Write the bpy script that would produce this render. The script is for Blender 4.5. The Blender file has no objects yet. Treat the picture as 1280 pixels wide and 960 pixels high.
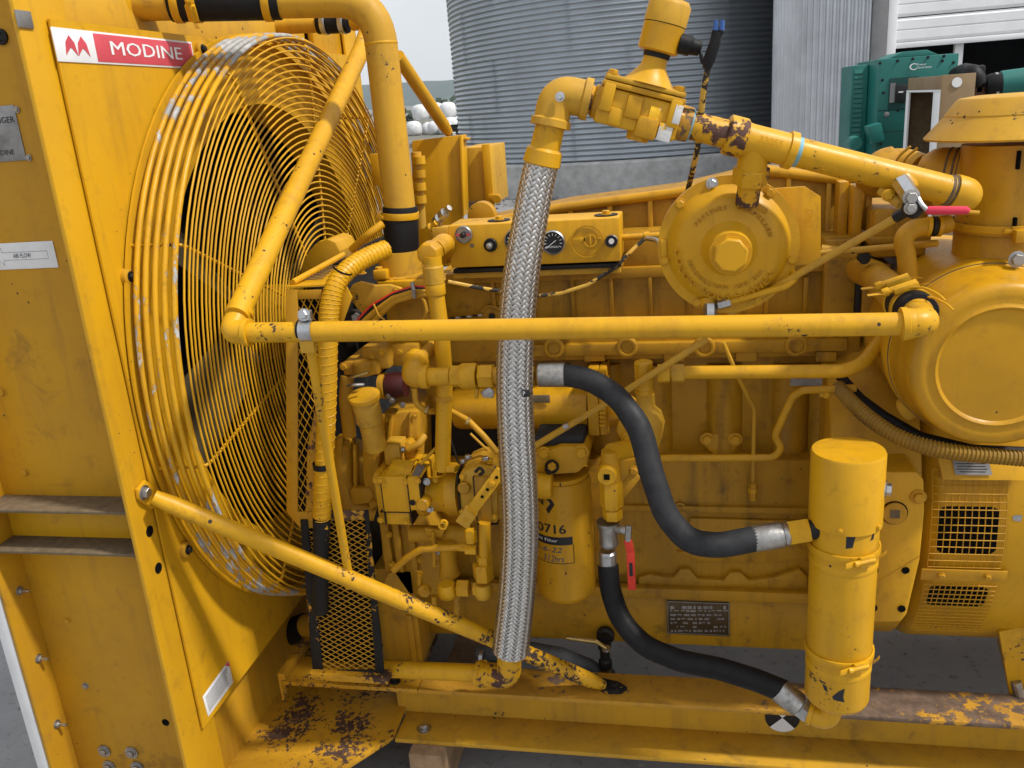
import bpy, bmesh, math, random
from mathutils import Vector, Matrix, noise
random.seed(7)
PI = math.pi
scene = bpy.context.scene
col = scene.collection

# ------------------------------------------------------------------ camera
H = 1.45                      # eye height above the yard
FPX = 1080.23                 # focal length in pixels of a 1280 px wide picture
_y, _p, _r = (math.radians(a) for a in (11.834, 17.622, -4.322))
_Rz = Matrix.Rotation(_y, 3, 'Z')
_right = Vector((1, 0, 0)); _up = Vector((0, math.sin(_p), math.cos(_p)))
RT = _Rz @ (math.cos(_r) * _right + math.sin(_r) * _up)
UP = _Rz @ (-math.sin(_r) * _right + math.cos(_r) * _up)
FW = _Rz @ Vector((0, math.cos(_p), -math.sin(_p)))
cam_d = bpy.data.cameras.new('camera')
cam_d.sensor_width = 36; cam_d.lens = 36 * FPX / 1280
cam_d.clip_start = 0.05; cam_d.clip_end = 6000
cam = bpy.data.objects.new('camera', cam_d); col.objects.link(cam)
cam.matrix_world = Matrix.Translation((0, 0, H)) @ Matrix((RT, UP, -FW)).transposed().to_4x4()
scene.camera = cam

# ------------------------------------------------------------------ sky, sun, exposure
SUN_DIR = Vector((0.60, -0.14, 0.79)).normalized()      # towards the sun: right of the machine, high
w = bpy.data.worlds.new('World'); scene.world = w; w.use_nodes = True
nt = w.node_tree; nt.nodes.clear()
out = nt.nodes.new('ShaderNodeOutputWorld'); bg = nt.nodes.new('ShaderNodeBackground')
sky = nt.nodes.new('ShaderNodeTexSky'); sky.sky_type = 'NISHITA'; sky.sun_disc = False
sky.sun_elevation = math.asin(SUN_DIR.z); sky.sun_rotation = math.atan2(SUN_DIR.x, SUN_DIR.y)
sky.air_density = 1.0; sky.dust_density = 4.0; sky.ozone_density = 1.0
# thin, even overcast: the clear sky washed out by a pale cloud sheet
cl = nt.nodes.new('ShaderNodeTexNoise'); cl.inputs['Scale'].default_value = 2.2; cl.inputs['Detail'].default_value = 5
tc = nt.nodes.new('ShaderNodeTexCoord'); nt.links.new(tc.outputs['Generated'], cl.inputs['Vector'])
rmp = nt.nodes.new('ShaderNodeValToRGB'); nt.links.new(cl.outputs['Fac'], rmp.inputs['Fac'])
rmp.color_ramp.elements[0].position = .3; rmp.color_ramp.elements[0].color = (5.6, 5.85, 6.1, 1)
rmp.color_ramp.elements[1].position = .75; rmp.color_ramp.elements[1].color = (7.2, 7.3, 7.4, 1)
mx = nt.nodes.new('ShaderNodeMixRGB'); mx.inputs['Fac'].default_value = .9
nt.links.new(sky.outputs['Color'], mx.inputs['Color1']); nt.links.new(rmp.outputs['Color'], mx.inputs['Color2'])
nt.links.new(mx.outputs['Color'], bg.inputs['Color']); bg.inputs['Strength'].default_value = 0.134
nt.links.new(bg.outputs['Background'], out.inputs['Surface'])
sd = bpy.data.lights.new('sun', 'SUN'); sd.energy = 3.9; sd.angle = math.radians(4); sd.color = (1, .96, .9)
sun = bpy.data.objects.new('sun', sd); col.objects.link(sun)
sun.rotation_euler = (-SUN_DIR).to_track_quat('-Z', 'Y').to_euler(); sun.location = (3, -2, 8)
vs = scene.view_settings; vs.view_transform = 'Standard'; vs.look = 'None'; vs.gamma = 1; vs.use_curve_mapping = False
vs.exposure = 0.1

# ------------------------------------------------------------------ measuring: a picture point at a chosen real depth
def ray(px, py): return RT * ((px - 640) / FPX) - UP * ((py - 480) / FPX) + FW
def V(px, py, Y):
    d = ray(px, py); s = Y / d.y; return Vector((d.x * s, Y, d.z * s + H))
def VX(px, py, X):
    d = ray(px, py); s = X / d.x; return Vector((X, d.y * s, d.z * s + H))
def VZ(px, py, Z):
    d = ray(px, py); s = (Z - H) / d.z; return Vector((d.x * s, d.y * s, Z))
def m_of(n, p): return n * (Vector(p) - Vector((0, 0, H))).dot(FW) / FPX     # n pixels at point p, in metres

# ------------------------------------------------------------------ mesh helpers
class MB:
    def __init__(s): s.v = []; s.f = []; s.uv = None
    def add(s, vs_, fs):
        o = len(s.v); s.v += [Vector(v) for v in vs_]; s.f += [tuple(i + o for i in f) for f in fs]; return s
    def box(s, a, b):
        x0, y0, z0 = (min(a[i], b[i]) for i in range(3)); x1, y1, z1 = (max(a[i], b[i]) for i in range(3))
        return s.add([(x0,y0,z0),(x1,y0,z0),(x1,y1,z0),(x0,y1,z0),(x0,y0,z1),(x1,y0,z1),(x1,y1,z1),(x0,y1,z1)],
                     [(0,3,2,1),(4,5,6,7),(0,1,5,4),(1,2,6,5),(2,3,7,6),(3,0,4,7)])
    def obox(s, c, ux, uy, uz, sx, sy, sz):
        c = Vector(c); P = []
        for k in (-1, 1):
            for (i, j) in ((-1,-1),(1,-1),(1,1),(-1,1)): P.append(c + ux*(i*sx/2) + uy*(j*sy/2) + uz*(k*sz/2))
        return s.add(P, [(0,3,2,1),(4,5,6,7),(0,1,5,4),(1,2,6,5),(2,3,7,6),(3,0,4,7)])
    def prism(s, poly, d):
        n = len(poly); poly = [Vector(p) for p in poly]; d = Vector(d)
        return s.add(poly + [p + d for p in poly],
                     [tuple(range(n - 1, -1, -1)), tuple(range(n, 2*n))] + [(i, (i+1) % n, n + (i+1) % n, n + i) for i in range(n)])
    def frustum(s, a, b):      # two matching polygons
        n = len(a)
        return s.add(list(a) + list(b), [tuple(range(n - 1, -1, -1)), tuple(range(n, 2*n))] + [(i, (i+1) % n, n + (i+1) % n, n + i) for i in range(n)])
    def tube(s, pts, r, seg=16, fillet=0, cap=True, closed=False, fs=6):
        pts = [Vector(p) for p in pts]; rs = list(r) if isinstance(r, (list, tuple)) else [r] * len(pts)
        if fillet and len(pts) > 2:
            P = [pts[0]]; R = [rs[0]]
            for i in range(1, len(pts) - 1):
                a, b, c = pts[i-1], pts[i], pts[i+1]; d1 = a - b; d2 = c - b
                ang = d1.angle(d2)
                if ang > PI - .02: P.append(b); R.append(rs[i]); continue
                t = min(fillet / math.tan(ang / 2), d1.length * .48, d2.length * .48)
                p1 = b + d1.normalized() * t; p2 = b + d2.normalized() * t
                for k in range(fs + 1):
                    u = k / fs; P.append(p1*(1-u)**2 + b*2*u*(1-u) + p2*u*u); R.append(rs[i])
            P.append(pts[-1]); R.append(rs[-1]); pts, rs = P, R
        n = len(pts); T = []
        for i in range(n):
            if closed: t = pts[(i+1) % n] - pts[i-1]
            else: t = (pts[min(i+1, n-1)] - pts[max(i-1, 0)])
            T.append(t.normalized())
        up = Vector((0, 0, 1)) if abs(T[0].z) < .9 else Vector((1, 0, 0))
        N = (up - T[0] * up.dot(T[0])).normalized(); vs_ = []
        for i in range(n):
            if i:
                N = (N - T[i] * N.dot(T[i])).normalized()
            B = T[i].cross(N)
            for k in range(seg):
                a = 2*PI*k/seg; vs_.append(pts[i] + (N*math.cos(a) + B*math.sin(a)) * rs[i])
        fs_ = []
        for i in range(n if closed else n - 1):
            j = (i+1) % n
            for k in range(seg):
                k2 = (k+1) % seg; fs_.append((i*seg+k, i*seg+k2, j*seg+k2, j*seg+k))
        if cap and not closed:
            fs_.append(tuple(range(seg-1, -1, -1))); fs_.append(tuple(range((n-1)*seg, n*seg)))
        return s.add(vs_, fs_)
    def lathe(s, p, ax, prof, seg=24, phase=0.0, cap=True):
        p = Vector(p); ax = Vector(ax).normalized()
        up = Vector((0, 0, 1)) if abs(ax.z) < .9 else Vector((1, 0, 0))
        N = (up - ax*up.dot(ax)).normalized(); B = ax.cross(N); vs_ = []; fs_ = []
        for (t, r) in prof:
            for k in range(seg):
                a = 2*PI*k/seg + phase; vs_.append(p + ax*t + (N*math.cos(a) + B*math.sin(a))*r)
        n = len(prof)
        for i in range(n-1):
            for k in range(seg):
                k2 = (k+1) % seg; fs_.append((i*seg+k, i*seg+k2, (i+1)*seg+k2, (i+1)*seg+k))
        if cap:
            fs_.append(tuple(range(seg-1, -1, -1))); fs_.append(tuple(range((n-1)*seg, n*seg)))
        return s.add(vs_, fs_)
    def hexa(s, p, ax, l, r, phase=0): return s.lathe(p, ax, [(0, r*.94), (l*.08, r), (l*.92, r), (l, r*.94)], 6, phase)
    def mesh(s, name, mat, bevel=0, sharp=32, segs=2):
        me = bpy.data.meshes.new(name); me.from_pydata([tuple(v) for v in s.v], [], s.f)
        bm = bmesh.new(); bm.from_mesh(me); bmesh.ops.recalc_face_normals(bm, faces=bm.faces)
        if bevel:
            ed = [e for e in bm.edges if len(e.link_faces) == 2 and e.calc_face_angle(0) > math.radians(30)]
            bmesh.ops.bevel(bm, geom=ed, offset=bevel, segments=segs, affect='EDGES', profile=.5, clamp_overlap=True)
        for f in bm.faces: f.smooth = True
        bm.to_mesh(me); bm.free()
        me.set_sharp_from_angle(angle=math.radians(sharp))
        if mat: me.materials.append(mat)
        return me
    def build(s, name, mat, parent=None, bevel=0, label=None, kind=None, sharp=32, segs=2, cat=None, group=None):
        return put(name, s.mesh(name, mat, bevel, sharp, segs), parent, None, label, kind, cat, group)

def put(name, me, parent=None, mtx=None, label=None, kind=None, cat=None, group=None):
    o = bpy.data.objects.new(name, me); col.objects.link(o)
    if mtx is not None: o.matrix_basis = mtx
    if parent is not None:
        o.parent = parent; o.matrix_parent_inverse = WORLD_INV.get(parent.name, Matrix.Identity(4))
    for k, val in (('label', label), ('kind', kind), ('category', cat), ('group', group)):
        if val: o[k] = val
    return o
WORLD_INV = {}
def thing(name, loc, label, cat, group=None):
    o = bpy.data.objects.new(name, None); col.objects.link(o); o.location = loc; o.empty_display_size = .1
    o['label'] = label; o['category'] = cat
    if group: o['group'] = group
    WORLD_INV[o.name] = Matrix.Translation(loc).inverted()
    return o

def frame(p, z, x=None):       # matrix with +Z along z at p
    z = Vector(z).normalized()
    if x is None: x = Vector((0, 0, 1)) if abs(z.z) < .9 else Vector((1, 0, 0))
    x = (Vector(x) - z*Vector(x).dot(z)).normalized(); y = z.cross(x)
    m = Matrix((x, y, z)).transposed().to_4x4(); m.translation = Vector(p); return m

# ------------------------------------------------------------------ materials
def new_mat(name):
    m = bpy.data.materials.new(name); m.use_nodes = True; t = m.node_tree; b = t.nodes['Principled BSDF']; return m, t, b
def N(t, typ, **kw):
    n = t.nodes.new(typ)
    for k, v in kw.items():
        if k in n.inputs: n.inputs[k].default_value = v
        else: setattr(n, k, v)
    return n
def ramp(t, src, a, b, ca=(0,0,0,1), cb=(1,1,1,1)):
    r = t.nodes.new('ShaderNodeValToRGB'); e = r.color_ramp.elements
    e[0].position = a; e[0].color = ca; e[1].position = b; e[1].color = cb
    t.links.new(src, r.inputs['Fac']); return r.outputs['Color']
def mix(t, fac, c1, c2, mode='MIX'):
    m = t.nodes.new('ShaderNodeMixRGB'); m.blend_type = mode
    for inp, v in (('Fac', fac), ('Color1', c1), ('Color2', c2)):
        if isinstance(v, (tuple, list)): m.inputs[inp].default_value = tuple(v) if len(v) == 4 else tuple(v) + (1,)
        elif isinstance(v, (int, float)): m.inputs[inp].default_value = v
        else: t.links.new(v, m.inputs[inp])
    return m.outputs['Color']
def paint(name, base, stain=(.19,.095,.02), chip=(.035,.022,.016), amount=.0, chip_scale=38, stain_amt=.5, rough=.38, clump=5, bump=.06, spots=.0, chip_rough=.75, grime=.36, metal=0, stretch=(1,1,1), xgrad=None, spec=.28):
    m, t, b = new_mat(name); L = t.links.new
    co = N(t, 'ShaderNodeTexCoord').outputs['Object']
    if stretch != (1,1,1):
        mp = N(t, 'ShaderNodeMapping'); mp.inputs['Scale'].default_value = stretch; L(co, mp.inputs['Vector']); cc = mp.outputs['Vector']
    else: cc = co
    n1 = N(t, 'ShaderNodeTexNoise', Scale=4.5, Detail=6.0, Roughness=.62); L(co, n1.inputs['Vector'])
    n2 = N(t, 'ShaderNodeTexNoise', Scale=26.0, Detail=5.0, Roughness=.7); L(co, n2.inputs['Vector'])
    c = mix(t, ramp(t, n1.outputs['Fac'], .42, .78), base, tuple(x*(1-stain_amt*.5) + y*stain_amt*.5 for x, y in zip(base, stain)))
    c = mix(t, ramp(t, n2.outputs['Fac'], .56, .82, cb=(grime,)*3 + (1,)), c, stain)
    # mid-sized oily blotches
    n8 = N(t, 'ShaderNodeTexNoise', Scale=11.0, Detail=7.0, Roughness=.72, Distortion=.6); L(co, n8.inputs['Vector'])
    c = mix(t, ramp(t, n8.outputs['Fac'], .58, .74, cb=(min(.8, grime*1.5),)*3 + (1,)), c, tuple(x*.75 for x in stain))
    # fine vertical grime streaks
    mp2 = N(t, 'ShaderNodeMapping'); mp2.inputs['Scale'].default_value = (34, 34, 3.2); L(co, mp2.inputs['Vector'])
    n5 = N(t, 'ShaderNodeTexNoise', Scale=1.0, Detail=4.0, Roughness=.6); L(mp2.outputs['Vector'], n5.inputs['Vector'])
    c = mix(t, ramp(t, n5.outputs['Fac'], .52, .8, cb=(grime*.9,)*3 + (1,)), c, stain)
    rg = ramp(t, n2.outputs['Fac'], .3, .8, (rough-.06,)*3+(1,), (rough+.2,)*3+(1,))
    hb = None
    if amount > 0 or spots > 0:
        n3 = N(t, 'ShaderNodeTexNoise', Scale=float(chip_scale), Detail=6.0, Roughness=.68, Distortion=.25); L(cc, n3.inputs['Vector'])
        n4 = N(t, 'ShaderNodeTexNoise', Scale=float(clump), Detail=2.0); L(cc, n4.inputs['Vector'])
        ad = N(t, 'ShaderNodeMath', operation='ADD'); L(n3.outputs['Fac'], ad.inputs[0])
        sc = N(t, 'ShaderNodeMath', operation='MULTIPLY'); L(n4.outputs['Fac'], sc.inputs[0]); sc.inputs[1].default_value = .9; L(sc.outputs[0], ad.inputs[1])
        th = 1.36 - amount
        if xgrad:            # heavier wear towards one end of the part
            sp = N(t, 'ShaderNodeSeparateXYZ'); L(co, sp.inputs[0]); mr = t.nodes.new('ShaderNodeMapRange'); mr.inputs['From Min'].default_value = xgrad[0]; mr.inputs['From Max'].default_value = xgrad[1]; mr.inputs['To Min'].default_value = 0; mr.inputs['To Max'].default_value = xgrad[2]
            L(sp.outputs['X'], mr.inputs['Value']); a2 = N(t, 'ShaderNodeMath', operation='ADD'); L(ad.outputs[0], a2.inputs[0]); L(mr.outputs['Result'], a2.inputs[1]); ad = a2
        r = t.nodes.new('ShaderNodeMapRange'); r.inputs['From Min'].default_value = th; r.inputs['From Max'].default_value = th + .02
        L(ad.outputs[0], r.inputs['Value']); mask = r.outputs['Result']
        if spots > 0:
            vo = N(t, 'ShaderNodeTexVoronoi', Scale=42.0); L(cc, vo.inputs['Vector'])
            n6 = N(t, 'ShaderNodeTexNoise', Scale=9.0); L(cc, n6.inputs['Vector'])
            mu = N(t, 'ShaderNodeMath', operation='MULTIPLY'); L(ramp(t, n6.outputs['Fac'], .48, .62), mu.inputs[0]); mu.inputs[1].default_value = spots*.16
            lt = N(t, 'ShaderNodeMath', operation='LESS_THAN'); L(vo.outputs['Distance'], lt.inputs[0]); L(mu.outputs[0], lt.inputs[1])
            mm = N(t, 'ShaderNodeMath', operation='MAXIMUM'); L(mask, mm.inputs[0]); L(lt.outputs[0], mm.inputs[1]); mask = mm.outputs[0]
        rr_m = t.nodes.new('ShaderNodeMapRange'); rr_m.inputs['From Min'].default_value = th - .045; rr_m.inputs['From Max'].default_value = th + .005; L(ad.outputs[0], rr_m.inputs['Value'])
        c = mix(t, rr_m.outputs['Result'], c, tuple(x*.45 + y*.55 for x, y in zip(base, stain)))      # dull rim round each chip
        chc = mix(t, ramp(t, n2.outputs['Fac'], .4, .7), chip, tuple(min(1, x*1.9+.01) for x in chip))
        c = mix(t, mask, c, chc)
        rg = mix(t, mask, rg, (chip_rough,)*3)
        hb = mask
    L(c, b.inputs['Base Color']); L(rg, b.inputs['Roughness']); b.inputs['Metallic'].default_value = metal
    b.inputs['Specular IOR Level'].default_value = spec
    bp = N(t, 'ShaderNodeBump', Strength=bump, Distance=.004); n7 = N(t, 'ShaderNodeTexNoise', Scale=90.0, Detail=3.0); L(co, n7.inputs['Vector'])
    hs = n7.outputs['Fac']
    if hb is not None:
        ml = N(t, 'ShaderNodeMath', operation='MULTIPLY'); L(hs, ml.inputs[0]); ml.inputs[1].default_value = .12
        su = N(t, 'ShaderNodeMath', operation='SUBTRACT'); L(ml.outputs[0], su.inputs[0]); L(hb, su.inputs[1]); hs = su.outputs[0]; bp.inputs['Strength'].default_value = .25; bp.inputs['Distance'].default_value = .0012
    L(hs, bp.inputs['Height']); L(bp.outputs['Normal'], b.inputs['Normal'])
    return m
def plain(name, c, rough=.5, metal=0, var=.25, scale=30, bump=.08, spec=.4):
    m, t, b = new_mat(name); L = t.links.new
    co = N(t, 'ShaderNodeTexCoord').outputs['Object']
    n = N(t, 'ShaderNodeTexNoise', Scale=float(scale), Detail=5.0, Roughness=.65); L(co, n.inputs['Vector'])
    L(mix(t, ramp(t, n.outputs['Fac'], .35, .72), c, tuple(x*(1-var) for x in c)), b.inputs['Base Color'])
    L(ramp(t, n.outputs['Fac'], .3, .75, (max(.05, rough-.08),)*3+(1,), (min(1, rough+.12),)*3+(1,)), b.inputs['Roughness'])
    b.inputs['Metallic'].default_value = metal; b.inputs['Specular IOR Level'].default_value = spec
    if bump:
        bp = N(t, 'ShaderNodeBump', Strength=bump, Distance=.003); L(n.outputs['Fac'], bp.inputs['Height']); L(bp.outputs['Normal'], b.inputs['Normal'])
    return m
YB = (.585, .305, .008)
M = {}
M['y'] = paint('yellow_enamel', YB, amount=.0, spots=.35, stain_amt=.5)
M['y2'] = paint('yellow_enamel_warm', (.52,.262,.008), stain=(.14,.07,.016), amount=.05, chip_scale=110, clump=14, spots=.7, stain_amt=.8, grime=.42, rough=.33)
M['y3'] = paint('yellow_enamel_dusty', (.54,.295,.020), stain=(.18,.105,.04), amount=.07, chip_scale=130, clump=12, spots=.8, stain_amt=.9, grime=.5, rough=.5)
M['yc'] = paint('yellow_enamel_worn', YB, amount=.18, chip_scale=120, clump=14, spots=.9)
M['ystrut'] = paint('yellow_enamel_strut', YB, amount=.19, chip_scale=120, clump=16, spots=1.0, xgrad=(-.75,-.30,.14))
M['ye'] = paint('yellow_enamel_oily_shaded', (.42,.212,.008), stain=(.075,.042,.014), amount=.05, stain_amt=1.0, grime=.75, spots=.5, rough=.46, chip=(.06,.035,.015))  # oil-stained, with the shade among the engine castings also put into the base colour
M['yh'] = paint('yellow_enamel_peeling', (.48,.245,.014), chip=(.050,.026,.017), amount=.34, chip_scale=85, clump=9, stain_amt=.7, spots=.8, grime=.5)
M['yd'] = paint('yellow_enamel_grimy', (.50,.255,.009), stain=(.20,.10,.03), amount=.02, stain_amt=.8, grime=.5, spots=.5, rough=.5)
M['yr'] = paint('yellow_enamel_rusted', (.46,.235,.02), stain=(.16,.085,.03), chip=(.095,.062,.042), amount=.21, chip_scale=42, clump=5, stain_amt=.9, grime=.7, rough=.6, xgrad=(-.25,.45,.30))
M['ys'] = paint('yellow_enamel_over_steel', YB, chip=(.27,.27,.265), amount=.365, chip_scale=40, clump=9, chip_rough=.4, stretch=(1,1,.30))
M['bk'] = paint('black_primer_peeling', (.014,.014,.014), stain=(.03,.025,.02), chip=(.40,.20,.015), amount=.27, chip_scale=60, clump=10, rough=.6, spec=.15)
M['scarred'] = paint('yellow_enamel_scarred', YB, chip=(.06,.028,.02), amount=.37, chip_scale=55, clump=16)
M['bare'] = paint('bare_scuffed_primer', (.62,.62,.61), stain=(.4,.36,.28), chip=(.60,.31,.012), amount=.38, chip_scale=45, clump=16, rough=.5)
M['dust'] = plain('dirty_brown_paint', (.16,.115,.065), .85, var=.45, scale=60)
M['rub'] = plain('black_rubber', (.010,.010,.011), .55, var=.4, scale=60, spec=.2)
M['hose'] = plain('grey_black_hose_rubber', (.026,.027,.030), .62, var=.45, scale=45, bump=.15, spec=.25)
M['steel'] = plain('zinc_plated_steel', (.55,.56,.57), .34, 1, var=.35, scale=50)
M['dull'] = plain('dull_crimped_steel', (.48,.47,.45), .42, 1, var=.5, scale=70, bump=.3)
M['dark'] = plain('dark_oily_metal_and_shade', (.016,.014,.012), .5, .0, var=.5, spec=.25)  # oily metal parts, and painted shade in engine hollows and seams
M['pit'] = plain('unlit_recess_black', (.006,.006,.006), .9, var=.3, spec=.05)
M['braid'] = plain('stainless_braid', (.64,.63,.61), .36, 1, var=.45, scale=160, bump=.2)
M['red'] = plain('red_vinyl', (.62,.035,.015), .4, var=.15)
M['pink'] = plain('faded_red_vinyl', (.62,.03,.07), .4, var=.15)
M['maroon'] = plain('maroon_silicone', (.055,.008,.008), .5)
M['white'] = plain('white_label_print', (.72,.73,.74), .5, var=.12, scale=22, bump=.02)
M['lred'] = plain('faded_red_label', (.60,.075,.10), .5, var=.2, scale=18, bump=.02)
M['lbk'] = plain('black_print', (.012,.012,.014), .5, bump=0)
M['lblue'] = plain('blue_marker', (.03,.07,.14), .5, bump=0)
M['plate'] = plain('tarnished_data_plate', (.34,.33,.32), .4, .7, var=.45, scale=26)
M['bplate'] = plain('bronze_data_plate', (.10,.065,.03), .4, .5, var=.4, scale=40)
M['brass'] = plain('brass', (.50,.36,.13), .38, 1, var=.4)
M['teal'] = plain('teal_enamel', (.012,.145,.125), .45, var=.2, scale=6)
M['teald'] = plain('dark_teal_enamel', (.008,.06,.055), .5, var=.2, scale=6)
M['tan'] = plain('tan_cabinet_paint', (.25,.17,.085), .55, var=.25, scale=8)
M['wood'] = plain('weathered_timber', (.34,.22,.12), .8, var=.5, scale=24, bump=.4)
M['wht'] = plain('white_painted_metal', (.78,.79,.80), .45, var=.12, scale=3)
M['greym'] = plain('grey_trim_metal', (.20,.20,.205), .5, var=.2, scale=6)
M['galv'] = plain('galvanised_sheet', (.37,.405,.44), .40, .75, var=.14, scale=1.2, bump=.03)
M['galvw'] = plain('galvanised_wall_sheet', (.55,.57,.60), .40, .7, var=.2, scale=2.0, bump=.03)
M['conc'] = plain('weathered_concrete', (.47,.47,.46), .85, var=.4, scale=5, bump=.3)
M['greyh'] = plain('grey_rubber_hose', (.085,.09,.095), .6, var=.4, scale=40, spec=.3)
M['bluec'] = plain('blue_tape', (.20,.42,.50), .6, var=.3)

# ------------------------------------------------------------------ lettering
def text_geo(body, size, ext=0.0, align='CENTER', shear=0, res=2):
    cu = bpy.data.curves.new('lettering', 'FONT'); cu.body = body; cu.size = size; cu.extrude = ext
    cu.align_x = align; cu.align_y = 'CENTER'; cu.shear = shear; cu.resolution_u = res
    ob = bpy.data.objects.new('lettering', cu); me = bpy.data.meshes.new_from_object(ob)
    vs_ = [v.co.copy() for v in me.vertices]; fs_ = [tuple(p.vertices) for p in me.polygons]
    bpy.data.objects.remove(ob); bpy.data.curves.remove(cu); bpy.data.meshes.remove(me)
    return vs_, fs_
def lettering(name, body, mat, parent, p, right, up, size, width=None, ext=.0006, align='CENTER', shear=0, bold=False):
    vs_, fs_ = text_geo(body, 1.0, 0, align, shear); mb = MB()
    right = Vector(right).normalized(); up = Vector(up).normalized(); n = right.cross(up)
    xs = [v.x for v in vs_]; ys = [v.y for v in vs_]; wd = max(xs) - min(xs); ht = max(ys) - min(ys)
    sx = (width / wd) if width else size; sy = size / ht if width else size
    offs = [(0, 0)] + ([(size*.03, 0), (-size*.03, 0)] if bold else [])
    for (ox, oy) in offs:
        mb.add([Vector(p) + right*(v.x*sx + ox) + up*((v.y)*sy + oy) + n*(ext + ox*.004) for v in vs_], fs_)
    return mb.build(name, mat, parent)

# shared small parts -------------------------------------------------
_b = MB().lathe((0,0,0), (0,0,1), [(0,1.32),(.16,1.32),(.18,1.25)], 16)
_b.lathe((0,0,.18), (0,0,1), [(0,.86),(.08,.95),(.62,.95),(.74,.82)], 6)
BOLT = {k: _b.mesh('bolt', M[k]) for k in ('y', 'yd', 'ye', 'steel', 'dark', 'dull')}
def bolt(p, nrm, r, parent, mat='y', name='bolt', spin=None):
    mt = frame(p, nrm); mt = mt @ Matrix.Rotation(random.random()*1.0 if spin is None else spin, 4, 'Z') @ Matrix.Scale(r, 4)
    return put(name, BOLT[mat], parent, mt)
def band_clamp(c, ax, r, wd, parent, mat='y', face=(0,-1,0), screw=True, tail=True, name='hose_clamp'):
    """worm-drive clamp: band, screw housing and loose band end"""
    ax = Vector(ax).normalized(); c = Vector(c); mb = MB()
    mb.lathe(c - ax*wd/2, ax, [(0, r), (0, r*1.04+.0008), (wd, r*1.04+.0008), (wd, r)], 28, cap=False)
    f = Vector(face); f = (f - ax*f.dot(ax)).normalized(); s = ax.cross(f)
    if screw:
        p = c + f*(r*1.04 + wd*.22)
        mb.obox(p, s, ax, f, wd*2.1, wd*1.25, wd*.5); mb.tube([p - s*wd*1.5 + f*wd*.15, p + s*wd*1.0 + f*wd*.15], wd*.32, 10)
        mb.hexa(p - s*wd*2.0 + f*wd*.15, s, wd*.6, wd*.42)
        for i in range(7):
            mb.obox(c + f*(r*1.045+.001)*math.cos(.12+.075*i) + s*(r*1.045+.001)*math.sin(.12+.075*i) + s*wd*1.0, s, ax, f, r*.02, wd*.55, .001)
    if tail:
        q = [c + f*(r*1.06 + wd*.3) - s*wd*1.0, c + f*(r*1.02 + wd*.4) - s*wd*2.0, c + f*(r*.95 + wd*.8) - s*wd*3.2]
        for i in range(2):
            a, b = q[i], q[i+1]; d = (b-a).normalized(); nn = d.cross(ax)
            mb.obox((a+b)/2, d, ax, nn, (b-a).length + .001, wd*.8, .0012)
    return mb.build(name, M[mat] if isinstance(mat, str) else mat, parent, bevel=.0004)

# ================================================================== setting
def ground_mat():
    m, t, b = new_mat('stained_concrete_yard'); L = t.links.new
    co = N(t, 'ShaderNodeTexCoord').outputs['Object']
    n1 = N(t, 'ShaderNodeTexNoise', Scale=2.2, Detail=8.0, Roughness=.7); L(co, n1.inputs['Vector'])
    n2 = N(t, 'ShaderNodeTexNoise', Scale=34.0, Detail=6.0, Roughness=.75); L(co, n2.inputs['Vector'])
    n3 = N(t, 'ShaderNodeTexNoise', Scale=.16, Detail=5.0, Roughness=.6); L(co, n3.inputs['Vector'])
    c = mix(t, ramp(t, n1.outputs['Fac'], .35, .7), (.29,.29,.295), (.20,.20,.205))
    c = mix(t, ramp(t, n2.outputs['Fac'], .56, .70), c, (.085,.083,.08))
    c = mix(t, ramp(t, n2.outputs['Fac'], .28, .40, (1,1,1,1), (0,0,0,1)), c, (.36,.36,.36))
    # concrete apron near the machine, gravel and thin grass farther out
    sx = N(t, 'ShaderNodeSeparateXYZ'); L(co, sx.inputs[0])
    far = t.nodes.new('ShaderNodeMapRange'); far.inputs['From Min'].default_value = 13; far.inputs['From Max'].default_value = 22
    ad = N(t, 'ShaderNodeMath', operation='ADD'); L(sx.outputs['Y'], ad.inputs[0])
    mu = N(t, 'ShaderNodeMath', operation='MULTIPLY'); L(n3.outputs['Fac'], mu.inputs[0]); mu.inputs[1].default_value = 6.0; L(mu.outputs[0], ad.inputs[1])
    L(ad.outputs[0], far.inputs['Value'])
    gr = mix(t, ramp(t, n2.outputs['Fac'], .42, .62), (.10,.09,.075), (.20,.185,.16))
    gr = mix(t, ramp(t, n3.outputs['Fac'], .50, .60), gr, (.075,.095,.035))
    c = mix(t, far.outputs['Result'], c, gr)
    L(c, b.inputs['Base Color']); b.inputs['Roughness'].default_value = .85
    bp = N(t, 'ShaderNodeBump', Strength=.35, Distance=.006); L(n2.outputs['Fac'], bp.inputs['Height']); L(bp.outputs['Normal'], b.inputs['Normal'])
    return m
g = MB(); nx = 40
g.add([(-2600,-600,0),(2600,-600,0),(2600,2600,0),(-2600,2600,0)], [(0,1,2,3)])
ground = g.build('ground', ground_mat(), kind='structure')

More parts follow.
